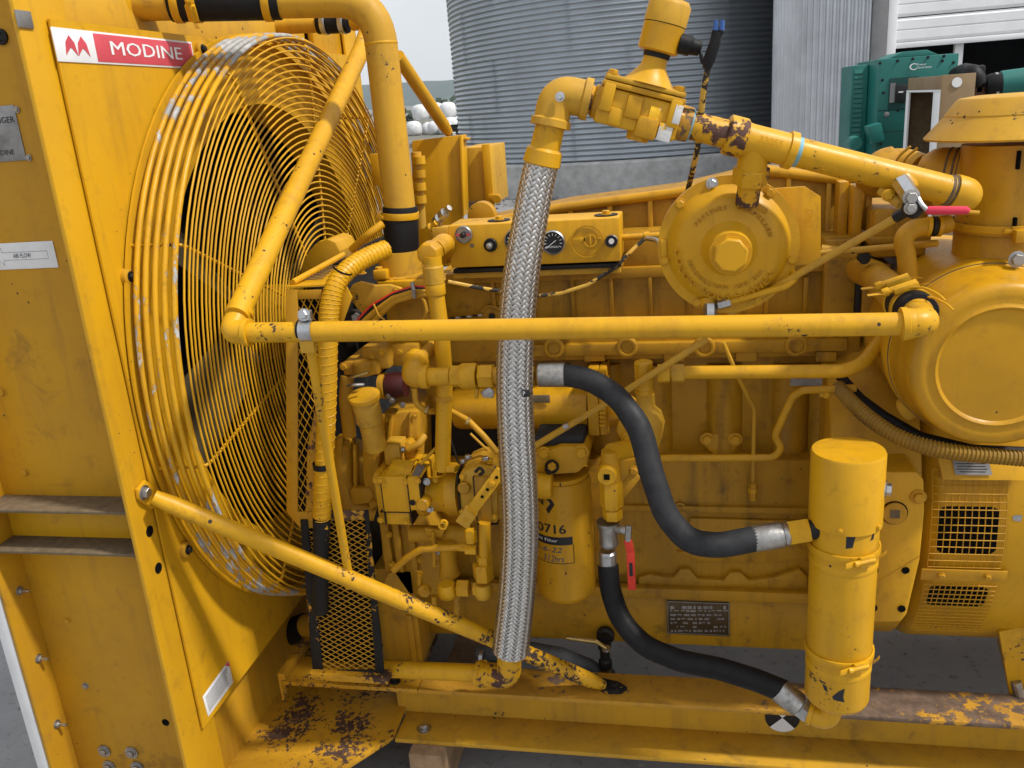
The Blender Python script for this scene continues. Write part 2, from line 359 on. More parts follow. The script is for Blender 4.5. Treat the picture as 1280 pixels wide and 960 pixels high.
# low wooded ridge on the horizon
def ridge_mat():
    m, t, b = new_mat('wooded_ridge'); L = t.links.new
    co = N(t, 'ShaderNodeTexCoord').outputs['Object']
    n1 = N(t, 'ShaderNodeTexNoise', Scale=.03, Detail=9.0, Roughness=.75); L(co, n1.inputs['Vector'])
    L(mix(t, ramp(t, n1.outputs['Fac'], .35, .68), (.030,.055,.055), (.055,.085,.08)), b.inputs['Base Color']); b.inputs['Roughness'].default_value = .9
    return m
rg = MB(); nu, nv = 120, 10; pts = []; hc = ray(560, 130); a0 = math.atan2(hc.x, hc.y)
for j in range(nv+1):
    for i in range(nu+1):
        a = a0 + (i/nu - .5)*2.6; d = 1500 + 900*(j/nv)
        hh = 88*math.sin(min(1, j/nv*1.6)*PI/2)*(.82 + .25*noise.noise(Vector((i*.13, j*.05, 3))) + .05*noise.noise(Vector((i*.9, j*.6, 7))))
        pts.append((math.sin(a)*d, math.cos(a)*d, max(-1, hh) if j else -1))
rg.add(pts, [(j*(nu+1)+i, j*(nu+1)+i+1, (j+1)*(nu+1)+i+1, (j+1)*(nu+1)+i) for j in range(nv) for i in range(nu)])
rg.build('hills', ridge_mat(), kind='structure')

# far-off scrub and trees at the foot of the ridge: one mass
leaf = plain('far_tree_foliage', (.05,.08,.04), .9, var=.5, scale=.4, bump=0)
tm = MB()
for k in range(520):
    a = a0 + random.uniform(-.5, .5); d = random.uniform(260, 900); s_ = random.uniform(2.0, 4.5)
    c = Vector((math.sin(a)*d, math.cos(a)*d, s_*.7))
    vv = []
    for i in range(14):
        u = Vector((random.gauss(0,1), random.gauss(0,1), random.gauss(0,1))).normalized()*s_*random.uniform(.7,1.2); u.z *= .8
        ax = Vector((random.gauss(0,1), random.gauss(0,1), random.gauss(0,1))).normalized()
        p1 = ax.orthogonal().normalized()*s_*.55; p2 = ax.cross(p1)
        tm.add([c+u+p1, c+u+p2, c+u-p1, c+u-p2], [(0,1,2,3)])
tm.build('distant_trees', leaf, kind='stuff', label='far-off dark scrub and trees at the foot of the ridge', cat='trees')
houses = [(512, 128, 420, 9, 4), (523, 126, 520, 12, 5), (548, 121, 480, 8, 5), (560, 120, 600, 10, 6), (540, 123, 380, 6, 4), (505, 127, 560, 11, 5), (468, 132, 450, 9, 4), (553, 117, 700, 12, 9)]
hl = ['pale house leftmost in view beyond the white bales', 'wide pale house beyond the bales, left of the strut', 'pale house above the topmost bale', 'pale house nearest the silo edge',
      'small pale house peeping out just above the bales', 'pale house seen close beside the thick coolant pipe', 'pale house seen left of the thick coolant pipe', 'tall pale block highest up the slope by the silo']
for (px, py, d, wd, ht), lb in zip(houses, hl):
    r_ = ray(px, py); k = d/math.hypot(r_.x, r_.y); c = Vector((r_.x*k, r_.y*k, 0))
    t_ = thing('house', c, lb, 'house', 'houses of the distant town')
    MB().box(c + Vector((-wd/2,-4,-.5)), c + Vector((wd/2,4,ht))).build('wall', M['wht'], t_)
    MB().prism([c + Vector((-wd/2-.4,-4.5,ht)), c + Vector((wd/2+.4,-4.5,ht)), c + Vector((wd/2+.4,0,ht+2)), c + Vector((-wd/2-.4,0,ht+2))], (0,.3,.05)).build('roof', M['greym'], t_)

# white wrapped bales in the yard behind
bale_mat = plain('white_plastic_wrap', (.66,.67,.68), .4, var=.3, scale=3, bump=.4)
def bale(px, py, d, rad, lb, base=0.0):
    r_ = ray(px, py); k = d/math.hypot(r_.x, r_.y); c = Vector((r_.x*k, r_.y*k, base))
    rad *= .86; prof = [(0, rad*.62), (rad*.10, rad*.84), (rad*.4, rad*.98), (rad*.9, rad), (rad*1.35, rad*.93), (rad*1.62, rad*.72), (rad*1.75, rad*.40), (rad*1.78, rad*.05)]
    o = MB().lathe((0,0,0), (0,0,1), prof, 24).build('wrapped_bale', bale_mat, None, label=lb, cat='bale', group='white bales stacked in the yard', sharp=60)
    o.location = c; o.rotation_euler = (random.uniform(-.05,.05), random.uniform(-.05,.05), random.random()*6)
bale(516, 148, 70, .72, 'white wrapped bale at the left, right beside the coolant pipe')
bale(533, 147, 71, .62, 'white wrapped bale second from the coolant pipe in the lower row')
bale(543, 151, 68, .66, 'white wrapped bale partly behind the yellow strut, lower row')
bale(563, 146, 70, .78, 'white wrapped bale at the right end, beside the black crate')
bale(556, 152, 67, .60, 'white wrapped bale low behind the foot of the strut')
bale(525, 135, 71, .78, 'white wrapped bale on top of the pile at the left', 1.1)
bale(543, 130, 72, .80, 'white wrapped bale on top of the pile, left of the strut top', 1.15)
bale(559, 131, 71, .80, 'white wrapped bale highest at the right of the pile', 1.1)
bale(575, 145, 73, .80, 'white wrapped bale half hidden by the silo edge')
def at_d(px, py, d, z=0.0):
    r_ = ray(px, py); k = d/math.hypot(r_.x, r_.y); return Vector((r_.x*k, r_.y*k, z))
c = at_d(571, 153, 56)
t_ = thing('crate', c, 'black crate standing between the white bales and the silo', 'crate')
MB().box(c + Vector((-.36,-.3,.12)), c + Vector((.36,.3,.72))).build('body', M['dark'], t_, bevel=.03)
MB().box(c + Vector((-.38,-.32,.72)), c + Vector((.38,.32,.78))).build('rim', M['dark'], t_)
for sx in (-.3, .3): MB().box(c + Vector((sx-.05,-.3,0)), c + Vector((sx+.05,.3,.12))).build('runner', M['dark'], t_)
# long pale planks lying on blocks in front of the bales
c = at_d(531, 161, 44)
t_ = thing('plank_stack', c, 'low stack of pale planks lying in front of the bales', 'planks')
for i in range(3):
    MB().box(c + Vector((-.95,-.35+i*.24,.16)), c + Vector((.85,-.15+i*.24,.23))).build('plank', M['conc'], t_)
    MB().box(c + Vector((-.9,-.33+i*.24,.235)), c + Vector((.8,-.16+i*.24,.30))).build('plank', M['conc'], t_)
for sx in (-.7, .6): MB().box(c + Vector((sx-.06,-.35,0)), c + Vector((sx+.06,.35,.158))).build('bearer', M['wood'], t_)
# big black tyre
c = at_d(463, 138, 26, .62)
t_ = thing('tyre', c - Vector((0,0,.62)), 'big black tyre standing behind the radiator, left of the coolant pipe', 'tyre')
ax = Vector((.8,.6,0)).normalized(); s_ = ax.cross(Vector((0,0,1)))
MB().lathe(c - ax*.17, ax, [(0,.36),(.0,.50),(.05,.60),(.29,.60),(.34,.50),(.34,.36)], 36, cap=False).build('carcass', M['rub'], t_)
tr = MB()
for k in range(24):
    a = 2*PI*k/24; n_ = s_*math.cos(a) + Vector((0,0,math.sin(a))); tg = ax.cross(n_)
    tr.obox(c + n_*.61 + ax*(.07 if k % 2 else -.07), tg, ax, n_, .06, .15, .035)
tr.build('tread', M['rub'], t_, kind='stuff')
MB().lathe(c - ax*.03, ax, [(0,.36),(.06,.36)], 30).build('rim', M['greym'], t_)

# ---------------------------------------------------------------- grain silo
r_ = ray(800, 125); kk = 17.6/math.hypot(r_.x, r_.y); SC = Vector((r_.x*kk, r_.y*kk, 0)); SR = 3.52; PIT = .083; Z0 = .57
silo = thing('silo', SC, 'round galvanised silo of horizontally corrugated sheets on a concrete ring', 'silo')
MB().lathe(SC, (0,0,1), [(-.2,SR+.14),(.52,SR+.14),(.56,SR+.10),(.56,SR-.2)], 72, cap=False).build('foundation', M['conc'], silo)
NS = 9; NCOR = 10; sh = MB(); nu, nv = 10, NCOR*8; vsx = []
span = 2*PI/NS + .012
for j in range(nv+1):
    z = j/8*PIT; rr = SR + .0135*math.sin(2*PI*j/8)
    for i in range(nu+1):
        a = -span/2 + span*i/nu; rad = rr + .002*(i/nu)
        vsx.append((math.sin(a)*rad, -math.cos(a)*rad, z))
sh.add(vsx, [(j*(nu+1)+i, j*(nu+1)+i+1, (j+1)*(nu+1)+i+1, (j+1)*(nu+1)+i) for j in range(nv) for i in range(nu)])
sheet = sh.mesh('wall_sheet', M['galv'], sharp=80)
seam = MB()
for j in range(NCOR*2):
    for da in (-.006, .006):
        a = span/2 - .006 + da; z = (j+.5)*PIT/2
        seam.obox(Vector((math.sin(a)*(SR+.018), -math.cos(a)*(SR+.018), z)), Vector((math.cos(a), math.sin(a), 0)), Vector((math.sin(a), -math.cos(a), 0)), Vector((0,0,1)), .014, .008, .014)
for i in range(12):
    a = -span/2 + span*(i+.5)/12
    seam.obox(Vector((math.sin(a)*(SR+.016), -math.cos(a)*(SR+.016), PIT*.25)), Vector((math.cos(a), math.sin(a), 0)), Vector((math.sin(a), -math.cos(a), 0)), Vector((0,0,1)), .014, .008, .014)
seamm = seam.mesh('seam_bolts', M['galv'])
for tier in range(6):
    for k in range(NS):
        mt = Matrix.Translation(SC + Vector((0, 0, Z0 + tier*NCOR*PIT))) @ Matrix.Rotation(2*PI*(k + (.5 if tier % 2 else .12))/NS, 4, 'Z')
        o = put('wall_sheet', sheet, silo, mt); put('seam_bolts', seamm, o, None, kind='stuff')
zt = Z0 + 6*NCOR*PIT
MB().lathe(SC + Vector((0,0,zt)), (0,0,1), [(0,SR+.05),(.06,SR+.08),(1.5,.35),(1.62,.35)], 48).build('roof', M['galv'], silo)
# small loose stones along the foot of the silo
st = MB()
for k in range(900):
    a = random.uniform(-1.3, 1.3); rad = SR + .16 + abs(random.gauss(0, .45)); s_ = random.uniform(.012, .05)
    c = SC + Vector((math.sin(a)*rad, -math.cos(a)*rad, s_*.3))
    vv = [c + Vector((random.uniform(-1,1), random.uniform(-1,1), random.uniform(-.5,.9)))*s_ for _ in range(4)]
    st.add(vv, [(0,1,2),(0,2,3),(0,3,1),(1,3,2)])
st.build('gravel', M['greym'], kind='stuff', label='loose dark gravel along the foot of the silo', cat='gravel')

# ---------------------------------------------------------------- shed with roll-up door
BY = 12.4
def bx(px, py=90): return V(px, py, BY).x
shed = thing('shed', (bx(1180), BY, 0), 'metal shed with rounded corrugated corner and white half-open roll-up door', 'shed')
ZT = 4.6
x_c = bx(1087); Rr = 1.08
cw = MB(); n = 230; vv = []
for i in range(n+1):
    a = (i/n)*PI*.56; wav = .018*math.sin(i/n*2*PI*22)
    cx, cy = x_c, BY + Rr
    nrm = Vector((-math.sin(a), -math.cos(a), 0)); p = Vector((cx, cy, 0)) + nrm*(Rr + wav)
    vv += [p, p + Vector((0,0,ZT))]
cw.add(vv, [(2*i, 2*i+1, 2*i+3, 2*i+2) for i in range(n)])
cw.build('corrugated_corner', M['galvw'], shed, sharp=80)
MB().box((bx(1086.5), BY-.06, 0), (bx(1105), BY+.2, ZT)).build('corner_post', M['greym'], shed, bevel=.01)
MB().box((bx(1105)+.003, BY-.05, 0), (bx(1117), BY+.2, ZT)).build('door_jamb', M['wht'], shed, bevel=.01)
ZD = V(1117, 54, BY+.1).z; x0 = bx(1117)+.004; x1 = x0 + 4.2; sl = .30
k = 0; z = ZD
while z < ZT:
    mb = MB(); h = sl - .012
    mb.prism([(x0, BY+.06, z), (x0, BY+.035, z+h*.12), (x0, BY+.035, z+h*.46), (x0, BY+.05, z+h*.5), (x0, BY+.035, z+h*.54), (x0, BY+.035, z+h*.88), (x0, BY+.06, z+h), (x0, BY+.09, z+h), (x0, BY+.09, z)], (x1-x0, 0, 0))
    mb.build('door_slat', M['wht'], shed); z += sl
MB().box((x0, BY+.03, ZD-.07), (x1, BY+.10, ZD-.004)).build('door_bottom_rail', M['wht'], shed, bevel=.01)
MB().box((bx(1196), BY+.16, 0), (bx(1207), BY+.24, ZD+.2)).build('door_post', M['wht'], shed, bevel=.008)
MB().box((x1, BY-.05, 0), (x1+3, BY+.2, ZT)).build('wall', M['galvw'], shed)
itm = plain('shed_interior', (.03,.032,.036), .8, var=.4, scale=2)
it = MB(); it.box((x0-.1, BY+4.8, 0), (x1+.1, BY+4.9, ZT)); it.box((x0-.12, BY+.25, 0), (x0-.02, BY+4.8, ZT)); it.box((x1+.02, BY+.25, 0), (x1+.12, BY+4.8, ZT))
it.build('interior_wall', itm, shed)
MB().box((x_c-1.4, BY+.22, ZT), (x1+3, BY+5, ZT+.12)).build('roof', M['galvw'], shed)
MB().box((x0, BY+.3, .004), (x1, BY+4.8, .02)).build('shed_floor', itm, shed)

# ---------------------------------------------------------------- teal generator cabinet
TY = 5.4
def q(px, py, Y=TY): return V(px, py, Y)
tb = q(1130, 190); tcab = thing('generator_cabinet', (tb.x, TY+.3, 0), 'teal generator control cabinet with white logo, behind the yellow gas pipe', 'cabinet')
xl, xm, xr = q(1063, 130, TY+.14).x, q(1097, 130).x, q(1194, 130).x; zb = q(1110, 197).z; zt = q(1150, 70).z
MB().prism([(xl, TY+.14, zb), (xl, TY+.14, zt-.02), (xm-.03, TY+.14, zt-.02), (xm-.03, TY+.14, zb)], (0, .35, 0)).build('louvre_panel', M['teal'], tcab, bevel=.006)
nl = 16
for i in range(nl):
    z = zb + (zt-zb)*(.12 + .80*i/nl); MB().prism([(xl+.015, TY+.14, z), (xl+.015, TY+.132, z+.004), (xl+.015, TY+.139, z+.026)], (xm-xl-.075, 0, 0)).build('louvre', M['teal'], tcab)
MB().prism([(xm-.03, TY+.16, zb), (xm+.0, TY, zb), (xr, TY, zb), (xr, TY+.5, zb), (xm-.03, TY+.5, zb)], (0, 0, zt-zb)).build('body', M['teal'], tcab, bevel=.006)
MB().prism([(xm+.05, TY+.02, zt+.001), (xr-.1, TY+.02, zt+.001), (xr-.16, TY+.02, zt+.03), (xm+.12, TY+.02, zt+.03)], (0, .4, 0)).build('lid', M['teal'], tcab, bevel=.004)
a_, b_ = q(1112, 98, TY-.004), q(1146, 134, TY-.004)
MB().box((a_.x, TY-.005, b_.z), (b_.x, TY-.001, a_.z)).build('control_recess', M['teald'], tcab)
a_, b_ = q(1113, 104, TY-.01), q(1118, 128, TY-.01); MB().box((a_.x, TY-.014, b_.z), (b_.x, TY-.006, a_.z)).build('meter', M['greym'], tcab)
a_, b_ = q(1119, 106, TY-.01), q(1133, 127, TY-.01); MB().box((a_.x, TY-.016, b_.z), (b_.x, TY-.006, a_.z)).build('breaker', M['lbk'], tcab, bevel=.003)
p_ = q(1126, 115, TY-.016); MB().box(p_ + Vector((-.012,-.004,-.004)), p_ + Vector((.012,0,.004))).build('switch', M['wht'], tcab)
MB().lathe(q(1108, 143, TY), (0,-1,0), [(0,.014),(.01,.014),(.012,.009)], 12).build('lock', M['greym'], tcab)
a_ = q(1090, 166, TY); MB().obox(a_ + Vector((0,-.06,0)), Vector((.97,0,.24)), Vector((0,1,0)), Vector((-.24,0,.97)), .07, .12, .10).build('junction_box', M['teal'], tcab, bevel=.005)
MB().lathe(q(1066, 178, TY+.05), (0,-1,0), [(0,.04),(.10,.04),(.11,.034)], 16).build('round_can', M['teal'], tcab)
lettering('logo', 'C', M['wht'], tcab, q(1141, 84, TY-.003), (1,0,0), (0,0,1), .036, .034, .002, bold=True)
lettering('logo_text', 'Power', M['wht'], tcab, q(1152, 80.5, TY-.003), (1,0,0), (0,0,1), .012, .048, .002)
lettering('logo_text', 'Generation', M['wht'], tcab, q(1155, 84, TY-.003), (1,0,0), (0,0,1), .012, .078, .002)
for (px, py) in ((1100,79),(1122,76),(1141,73.5),(1160,71.5),(1180,70),(1192,78),(1103,100),(1104,116),(1101,180),(1114,186),(1122,138),(1178,76)):
    bolt(q(px, py, TY), (0,-1,0), .006, tcab, 'dark')
MB().prism([(xm, TY-.002, q(1110,137).z), (xm+.42, TY-.002, q(1110,137).z), (xm+.42, TY-.002, q(1110,137).z-.006), (xm, TY-.002, q(1110,137).z-.006)], (0,.001,0)).build('panel_joint', M['teald'], tcab)
MB().prism([(xm+.02, TY-.002, q(1110,164).z), (xm+.42, TY-.002, q(1110,164).z), (xm+.42, TY-.002, q(1110,164).z-.006), (xm+.02, TY-.002, q(1110,164).z-.006)], (0,.001,0)).build('panel_joint', M['teald'], tcab)
MB().box((xl+.05, TY+.1, 0), (xr-.05, TY+.5, zb)).build('base', M['dark'], tcab)

# tan open enclosure in front of it
EY = 4.5
def e(px, py): return V(px, py, EY)
enc = thing('open_enclosure', (e(1190,150).x, EY+.2, 0), 'tan sheet-metal enclosure with a white-edged open doorway', 'enclosure')
xc, xd = e(1176,120).x, e(1218,120).x; yf = VX(1137, 120, xc).y
z1, z2 = e(1190,93).z, e(1172,112).z; z0 = .35
MB().box((xc, EY, z0), (xd, EY+.012, z1)).build('front_panel', M['tan'], enc, bevel=.002)
MB().box((xc, EY+.0125, z2), (xc+.012, yf+.05, z1-.002)).build('head_panel', M['tan'], enc, bevel=.002)
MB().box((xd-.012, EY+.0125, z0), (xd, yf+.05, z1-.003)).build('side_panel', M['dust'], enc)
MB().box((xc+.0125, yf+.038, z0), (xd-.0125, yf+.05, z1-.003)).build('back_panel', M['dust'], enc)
MB().box((xc+.0125, EY+.0125, z1-.012), (xd-.0125, yf+.037, z1-.004)).build('roof_panel', M['tan'], enc)
MB().box((xc-.006, EY+.004, z0), (xc+.006, EY+.11, z2-.012)).build('door_edge', M['wht'], enc, bevel=.002)
MB().box((xc-.006, yf, z0), (xc+.006, yf+.05, z2-.012)).build('door_edge', M['wht'], enc, bevel=.002)
MB().box((xc-.006, EY+.004, z2-.011), (xc+.006, yf+.05, z2-.001)).build('door_edge', M['wht'], enc)
xa = xc
MB().lathe(e(1196, 103) + Vector((0,-.001,0)), (0,-1,0), [(0,.022),(.003,.022)], 20).build('round_sticker', M['white'], enc)
MB().box((xa, EY+.05, 0), (xd, EY+.42, z0-.002)).build('base', M['dark'], enc)

# teal and black engine behind the air cleaner
GY = 5.0
def g_(px, py, Y=GY): return V(px, py, Y)
eng2 = thing('teal_engine', (g_(1250,130).x+.3, GY+.3, 0), 'teal engine with black air hose and clamp, behind the rain cap', 'engine')
MB().lathe(g_(1248,106), (1,-.1,.05), [(0,.055),(.01,.066),(.55,.072),(.6,.06)], 28).build('muffler', M['teal'], eng2)
MB().lathe(g_(1232,108), (1,-.1,.05), [(0,.05),(.02,.06),(.075,.06)], 24).build('rubber_boot', M['rub'], eng2)
MB().lathe(g_(1243,107), (1,-.1,.05), [(0,.063),(.012,.063)], 24).build('clamp', M['steel'], eng2)
mb = MB(); mb.tube([g_(1196,94,5.3), g_(1206,90,5.2), g_(1216,92), g_(1224,106)], .045, 14, fillet=.08); mb.build('hose', M['rub'], eng2)
mb = MB(); mb.box(g_(1216,82), g_(1232,96) + Vector((0,.12,0))); mb.box(g_(1220,92), g_(1230,118) + Vector((0,.14,0))); mb.build('turbo', M['dark'], eng2, bevel=.012)
mb = MB(); mb.box(g_(1218,108), g_(1232,122) + Vector((0,.1,0))); mb.build('bracket', plain('rusty_bracket', (.12,.055,.03), .8), eng2, bevel=.006)
mb = MB(); p_ = g_(1230,121); mb.box((p_.x, GY+.05, .3), (p_.x+1.6, GY+.6, p_.z)); mb.build('engine_block', M['dark'], eng2, bevel=.01)
mb = MB(); mb.box((p_.x+.05, GY+.1, 0), (p_.x+1.5, GY+.55, .3)); mb.build('base', M['dark'], eng2)

# ================================================================== the generator set: one machine, one thing
G = thing('generator_set', (-.2, 1.9, 0), 'yellow engine-driven generator set with caged radiator fan, hoses and gas regulator on a skid', 'generator')
_vr = random.Random(11)
def gp(name, mb, mat='y', bevel=.0015, label=None, kind=None, parent=None, **kw):
    if mat == 'y' and not name.startswith(('guard', 'panel', 'side', 'fan', 'venturi', 'stiff')): mat = _vr.choice(('y', 'y', 'y2', 'y2', 'y3'))
    return mb.build(name, M[mat] if isinstance(mat, str) else mat, parent or G, bevel=bevel, label=label, kind=kind, **kw)
FC = Vector((-.925, 1.895, 1.001))        # fan centre on the shroud plane
XP = -.925
# ---- shroud panel with round opening
def holed_panel(x, y0, y1, z0, z1, r, th, n=96):
    mb = MB(); o = []; i_ = []
    for k in range(n):
        a = 2*PI*k/n; dy, dz = math.cos(a), math.sin(a)
        s = min(((y1-FC.y)/dy if dy > 1e-6 else 9), ((y0-FC.y)/dy if dy < -1e-6 else 9), ((z1-FC.z)/dz if dz > 1e-6 else 9), ((z0-FC.z)/dz if dz < -1e-6 else 9))
        o.append((FC.y+dy*s, FC.z+dz*s)); i_.append((FC.y+dy*r, FC.z+dz*r))
    # snap nearest samples to the corners
    for (cy, cz) in ((y0,z0),(y0,z1),(y1,z0),(y1,z1)):
        j = min(range(n), key=lambda k: (o[k][0]-cy)**2 + (o[k][1]-cz)**2); o[j] = (cy, cz)
    vs_ = [(x, *p) for p in o] + [(x, *p) for p in i_] + [(x-th, *p) for p in o] + [(x-th, *p) for p in i_]; f = []
    for k in range(n):
        j = (k+1) % n
        f += [(k, j, n+j, n+k), (2*n+k, 3*n+k, 3*n+j, 2*n+j), (k, 2*n+k, 2*n+j, j), (n+k, n+j, 3*n+j, 3*n+k)]
    return mb.add(vs_, f)
ZP0, ZP1 = .347, 1.628
shroud = gp('fan_shroud', holed_panel(XP, 1.25, 2.545, ZP0, ZP1, .50, .004), bevel=0, label='flat bright yellow fan shroud panel')
# folded edges of the panel and the inner venturi ring
mb = MB(); mb.box((XP-.03, 1.2515, ZP1-.004), (XP-.0045, 2.54, ZP1)); mb.box((XP-.03, 1.252, ZP0), (XP-.0045, 2.54, ZP0+.004)); gp('panel_fold', mb, parent=shroud)
gp('venturi_ring', MB().lathe(FC + Vector((-.005,0,0)), (-1,0,0), [(0,.50),(.06,.485),(.075,.485)], 96, cap=False), parent=shroud, bevel=0)
# ---- side channel (near side) : two flanges and a set-back web
YN = VX(125, 480, -.932).y; YW = YN + .075
XL = V(63, 840, YW).x
gp('side_channel_flange', MB().box((-.940, YN, .10), (-.932, 1.30, 2.35)), bevel=.0015, label='bright yellow front flange of the radiator side channel')
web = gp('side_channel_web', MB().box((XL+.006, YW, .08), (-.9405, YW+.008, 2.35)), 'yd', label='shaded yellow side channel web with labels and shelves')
fl2 = gp('side_channel_rear_flange', MB().box((XL-.002, YN+.012, .08), (XL+.006, YW+.05, 2.35)), 'yd')
for (py, hh) in ((637, .006), (688, .006)):
    p_ = V(90, py, YN+.03); gp('stiffener_shelf', MB().box((XL+.0065, YN+.012, p_.z), (-.9405, YW-.001, p_.z+hh)), 'dust', parent=web)
p_ = V(90, 650, YW); gp('stiffener_plate', MB().box((XL+.0065, YW-.006, V(90,688,YW).z), (-.9405, YW-.0005, V(90,637,YW).z)), 'y', parent=web)
# far side channel
gp('side_channel_flange', MB().box((-.940, 2.50, .10), (-.932, 2.60, 2.35)))
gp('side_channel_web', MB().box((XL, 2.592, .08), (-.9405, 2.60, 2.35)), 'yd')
# core, tanks
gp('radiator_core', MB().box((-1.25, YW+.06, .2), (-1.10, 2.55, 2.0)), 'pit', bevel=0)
gp('top_tank', MB().box((-1.30, YW+.012, 1.70), (-.985, 2.58, 2.40)), 'y', bevel=.006)
gp('shroud_hood', MB().box((-1.10, YW+.012, 1.60), (-.965, 2.30, 1.695)), 'y', bevel=.004)
gp('shroud_box', MB().box((-1.098, 2.555, .35), (-.94, 2.59, 1.69)), 'y')
gp('bottom_tank', MB().box((-1.30, YW+.012, .10), (-.97, 2.58, .335)), 'yd', bevel=.006)
p0 = V(20, 850, 1.36); gp('core_edge_strip', MB().box((XL-.030, YN+.013, .12), (XL-.004, YN+.2, 2.3)), 'white', label='pale strip along the rear edge of the radiator')
# set-back panel right of the hood (seen above the guard)
mb = MB(); mb.box((-.963, 2.31, 1.52), (-.945, 2.55, 1.98)); gp('tank_cover', mb, 'y', bevel=.003)
# ---- labels and plates on the radiator
pl = shroud
def quad_plate(name, c4, th, mat, parent, out):
    mb = MB(); out = Vector(out)*th; mb.prism([Vector(c) + out*.2 for c in c4], out); return gp(name, mb, mat, bevel=.0003, parent=parent)
A, B, C_, D = (VX(*c, XP) for c in ((60,33),(240,53),(242,86),(69,77)))
zt_, zb_ = (A.z + B.z)/2, (C_.z + D.z)/2; ya, yb = (A.y + D.y)/2 + .004, (B.y + C_.y)/2
yb = ya + (yb-ya)*1.0
ysp = VX(118, 60, XP).y
np_ = quad_plate('nameplate', [(XP, ya, zt_), (XP, yb, zt_), (XP, yb, zb_), (XP, ya, zb_)], .0015, 'white', shroud, (1,0,0))
np_['label'] = 'white and red maker nameplate reading MODINE'
hq = zt_ - zb_
quad_plate('red_field', [(XP+.0018, ysp, zt_-hq*.06), (XP+.0018, yb-.004, zt_-hq*.06), (XP+.0018, yb-.004, zb_+hq*.06), (XP+.0018, ysp, zb_+hq*.06)], .0006, 'lred', np_, (1,0,0))
lettering('plate_lettering', 'MODINE', M['wht'], np_, (XP+.0026, (ysp+yb)/2 - .004, (zt_+zb_)/2), (0,1,0), (0,0,1), hq*.44, (yb-ysp)*.72, bold=True)
for s_ in (-1, 1):
    yc = ya + (ysp-ya)*(.52 + s_*.15); zc = (zt_+zb_)/2; u = hq*.30; w_ = (ysp-ya)*.145
    MB().prism([(XP+.002, yc-w_, zc-u), (XP+.002, yc-w_*.72, zc+u*.3), (XP+.002, yc, zc+u), (XP+.002, yc+w_*.72, zc+u*.3), (XP+.002, yc+w_, zc-u), (XP+.002, yc+w_*.12, zc-u*.25), (XP+.002, yc-w_*.12, zc-u*.25)], (.0006,0,0)).build('plate_logo', M['lred'], np_)
# warning sticker low on the panel
c4 = [VX(*c, XP) for c in ((285,826),(291,853),(260,896),(253,871))]
stk = quad_plate('warning_sticker', c4, .0008, 'white', shroud, (1,0,0)); stk['label'] = 'white warning sticker with fine print and a red corner'
u1 = (c4[0]-c4[3]); v1 = (c4[2]-c4[3])
for i in range(9):
    a = c4[3] + v1*(.14+.085*i) + u1*.06; b = a + u1*random.uniform(.7,.86); mb = MB()
    mb.prism([a + Vector((.0012,0,0)), b + Vector((.0012,0,0)), b + v1*.035 + Vector((.0012,0,0)), a + v1*.035 + Vector((.0012,0,0))], (.0002,0,0)); mb.build('print_line', M['greym'], stk)
mb = MB(); a = c4[3] + u1*.86; mb.prism([a + Vector((.0012,0,0)), c4[0] + Vector((.0012,0,0)), c4[0] + v1*.30 + Vector((.0012,0,0))], (.0002,0,0)); mb.build('red_corner', M['lred'], stk)
# air-flow label and data plate on the web
def web_rect(x0, y0, x1, y1, mat, name, extra=0.0):
    a = V(x0, y0, YW); b = V(x1, y1, YW); return gp(name, MB().box((a.x-extra, YW-.0018, b.z), (b.x, YW-.0004, a.z)), mat, bevel=.0003, parent=web), a, b
lab, a, b = web_rect(4, 304, 74, 334, 'white', 'air_flow_label', .03)
a.x -= .03; zc = (a.z+b.z)/2; wd = b.x - a.x; y_ = YW-.0022
def arrow(sc, mat, yy):
    L_ = wd*.40; mb = MB(); cx = (a.x+b.x)/2 - .002; hh = (a.z-b.z)
    mb.prism([(cx-L_, yy, zc), (cx-L_*.72, yy, zc+hh*.34*sc), (cx-L_*.72, yy, zc+hh*.15*sc), (cx+L_, yy, zc+hh*.15*sc), (cx+L_, yy, zc-hh*.15*sc), (cx-L_*.72, yy, zc-hh*.15*sc), (cx-L_*.72, yy, zc-hh*.34*sc)], (0,-.0001,0)); return mb.build('arrow_print', M[mat], lab)
arrow(1.0, 'greym', y_)
o = arrow(.9, 'white', y_ - .0003); o.scale.x = 1.0
lettering('label_lettering', 'AIR FLOW', M['lbk'], lab, ((a.x+b.x)/2, y_-.0008, zc), (1,0,0), (0,0,1), .0075, .034, .0002)
dp, a, b = web_rect(-40, 136, 34, 200, 'plate', 'data_plate')
lettering('plate_lettering', 'HEAT EXCHANGER', M['lbk'], dp, (b.x-.004, YW-.002, a.z-(a.z-b.z)*.26), (1,0,0), (0,0,1), .0135, None, .0003, align='RIGHT')
lettering('plate_lettering', 'MODINE', M['lbk'], dp, (b.x-.018, YW-.002, a.z-(a.z-b.z)*.84), (1,0,0), (0,0,1), .0115, None, .0003, align='RIGHT')
for (px, py) in ((21,137),(36,197)): bolt(V(px, py, YW-.002), (0,-1,0), .004, dp, 'dull')
mb = MB(); p_ = VX(27, 24, -.9315); mb.box((-.9315, p_.y-.012, p_.z-.012), (-.929, p_.y+.02, p_.z+.012)); gp('tape_patch', mb, 'plate', bevel=.001)
for (px, py, r, mt) in ((32,590,.006,'yd'),(3,490,.007,'yd'),(85,775,.0055,'yd'),(107,857,.0055,'dull')): bolt(V(px, py, YW), (0,-1,0), r, web, mt, 'rivet')
for (px, py) in ((131,938),(165,940),(137,957),(172,958)):
    p_ = V(px, py, YW); gp('washer', MB().lathe(p_, (0,-1,0), [(0,.014),(.003,.014)], 20), 'dull', parent=web, bevel=0); bolt(p_ + Vector((0,-.003,0)), (0,-1,0), .008, web, 'dull')
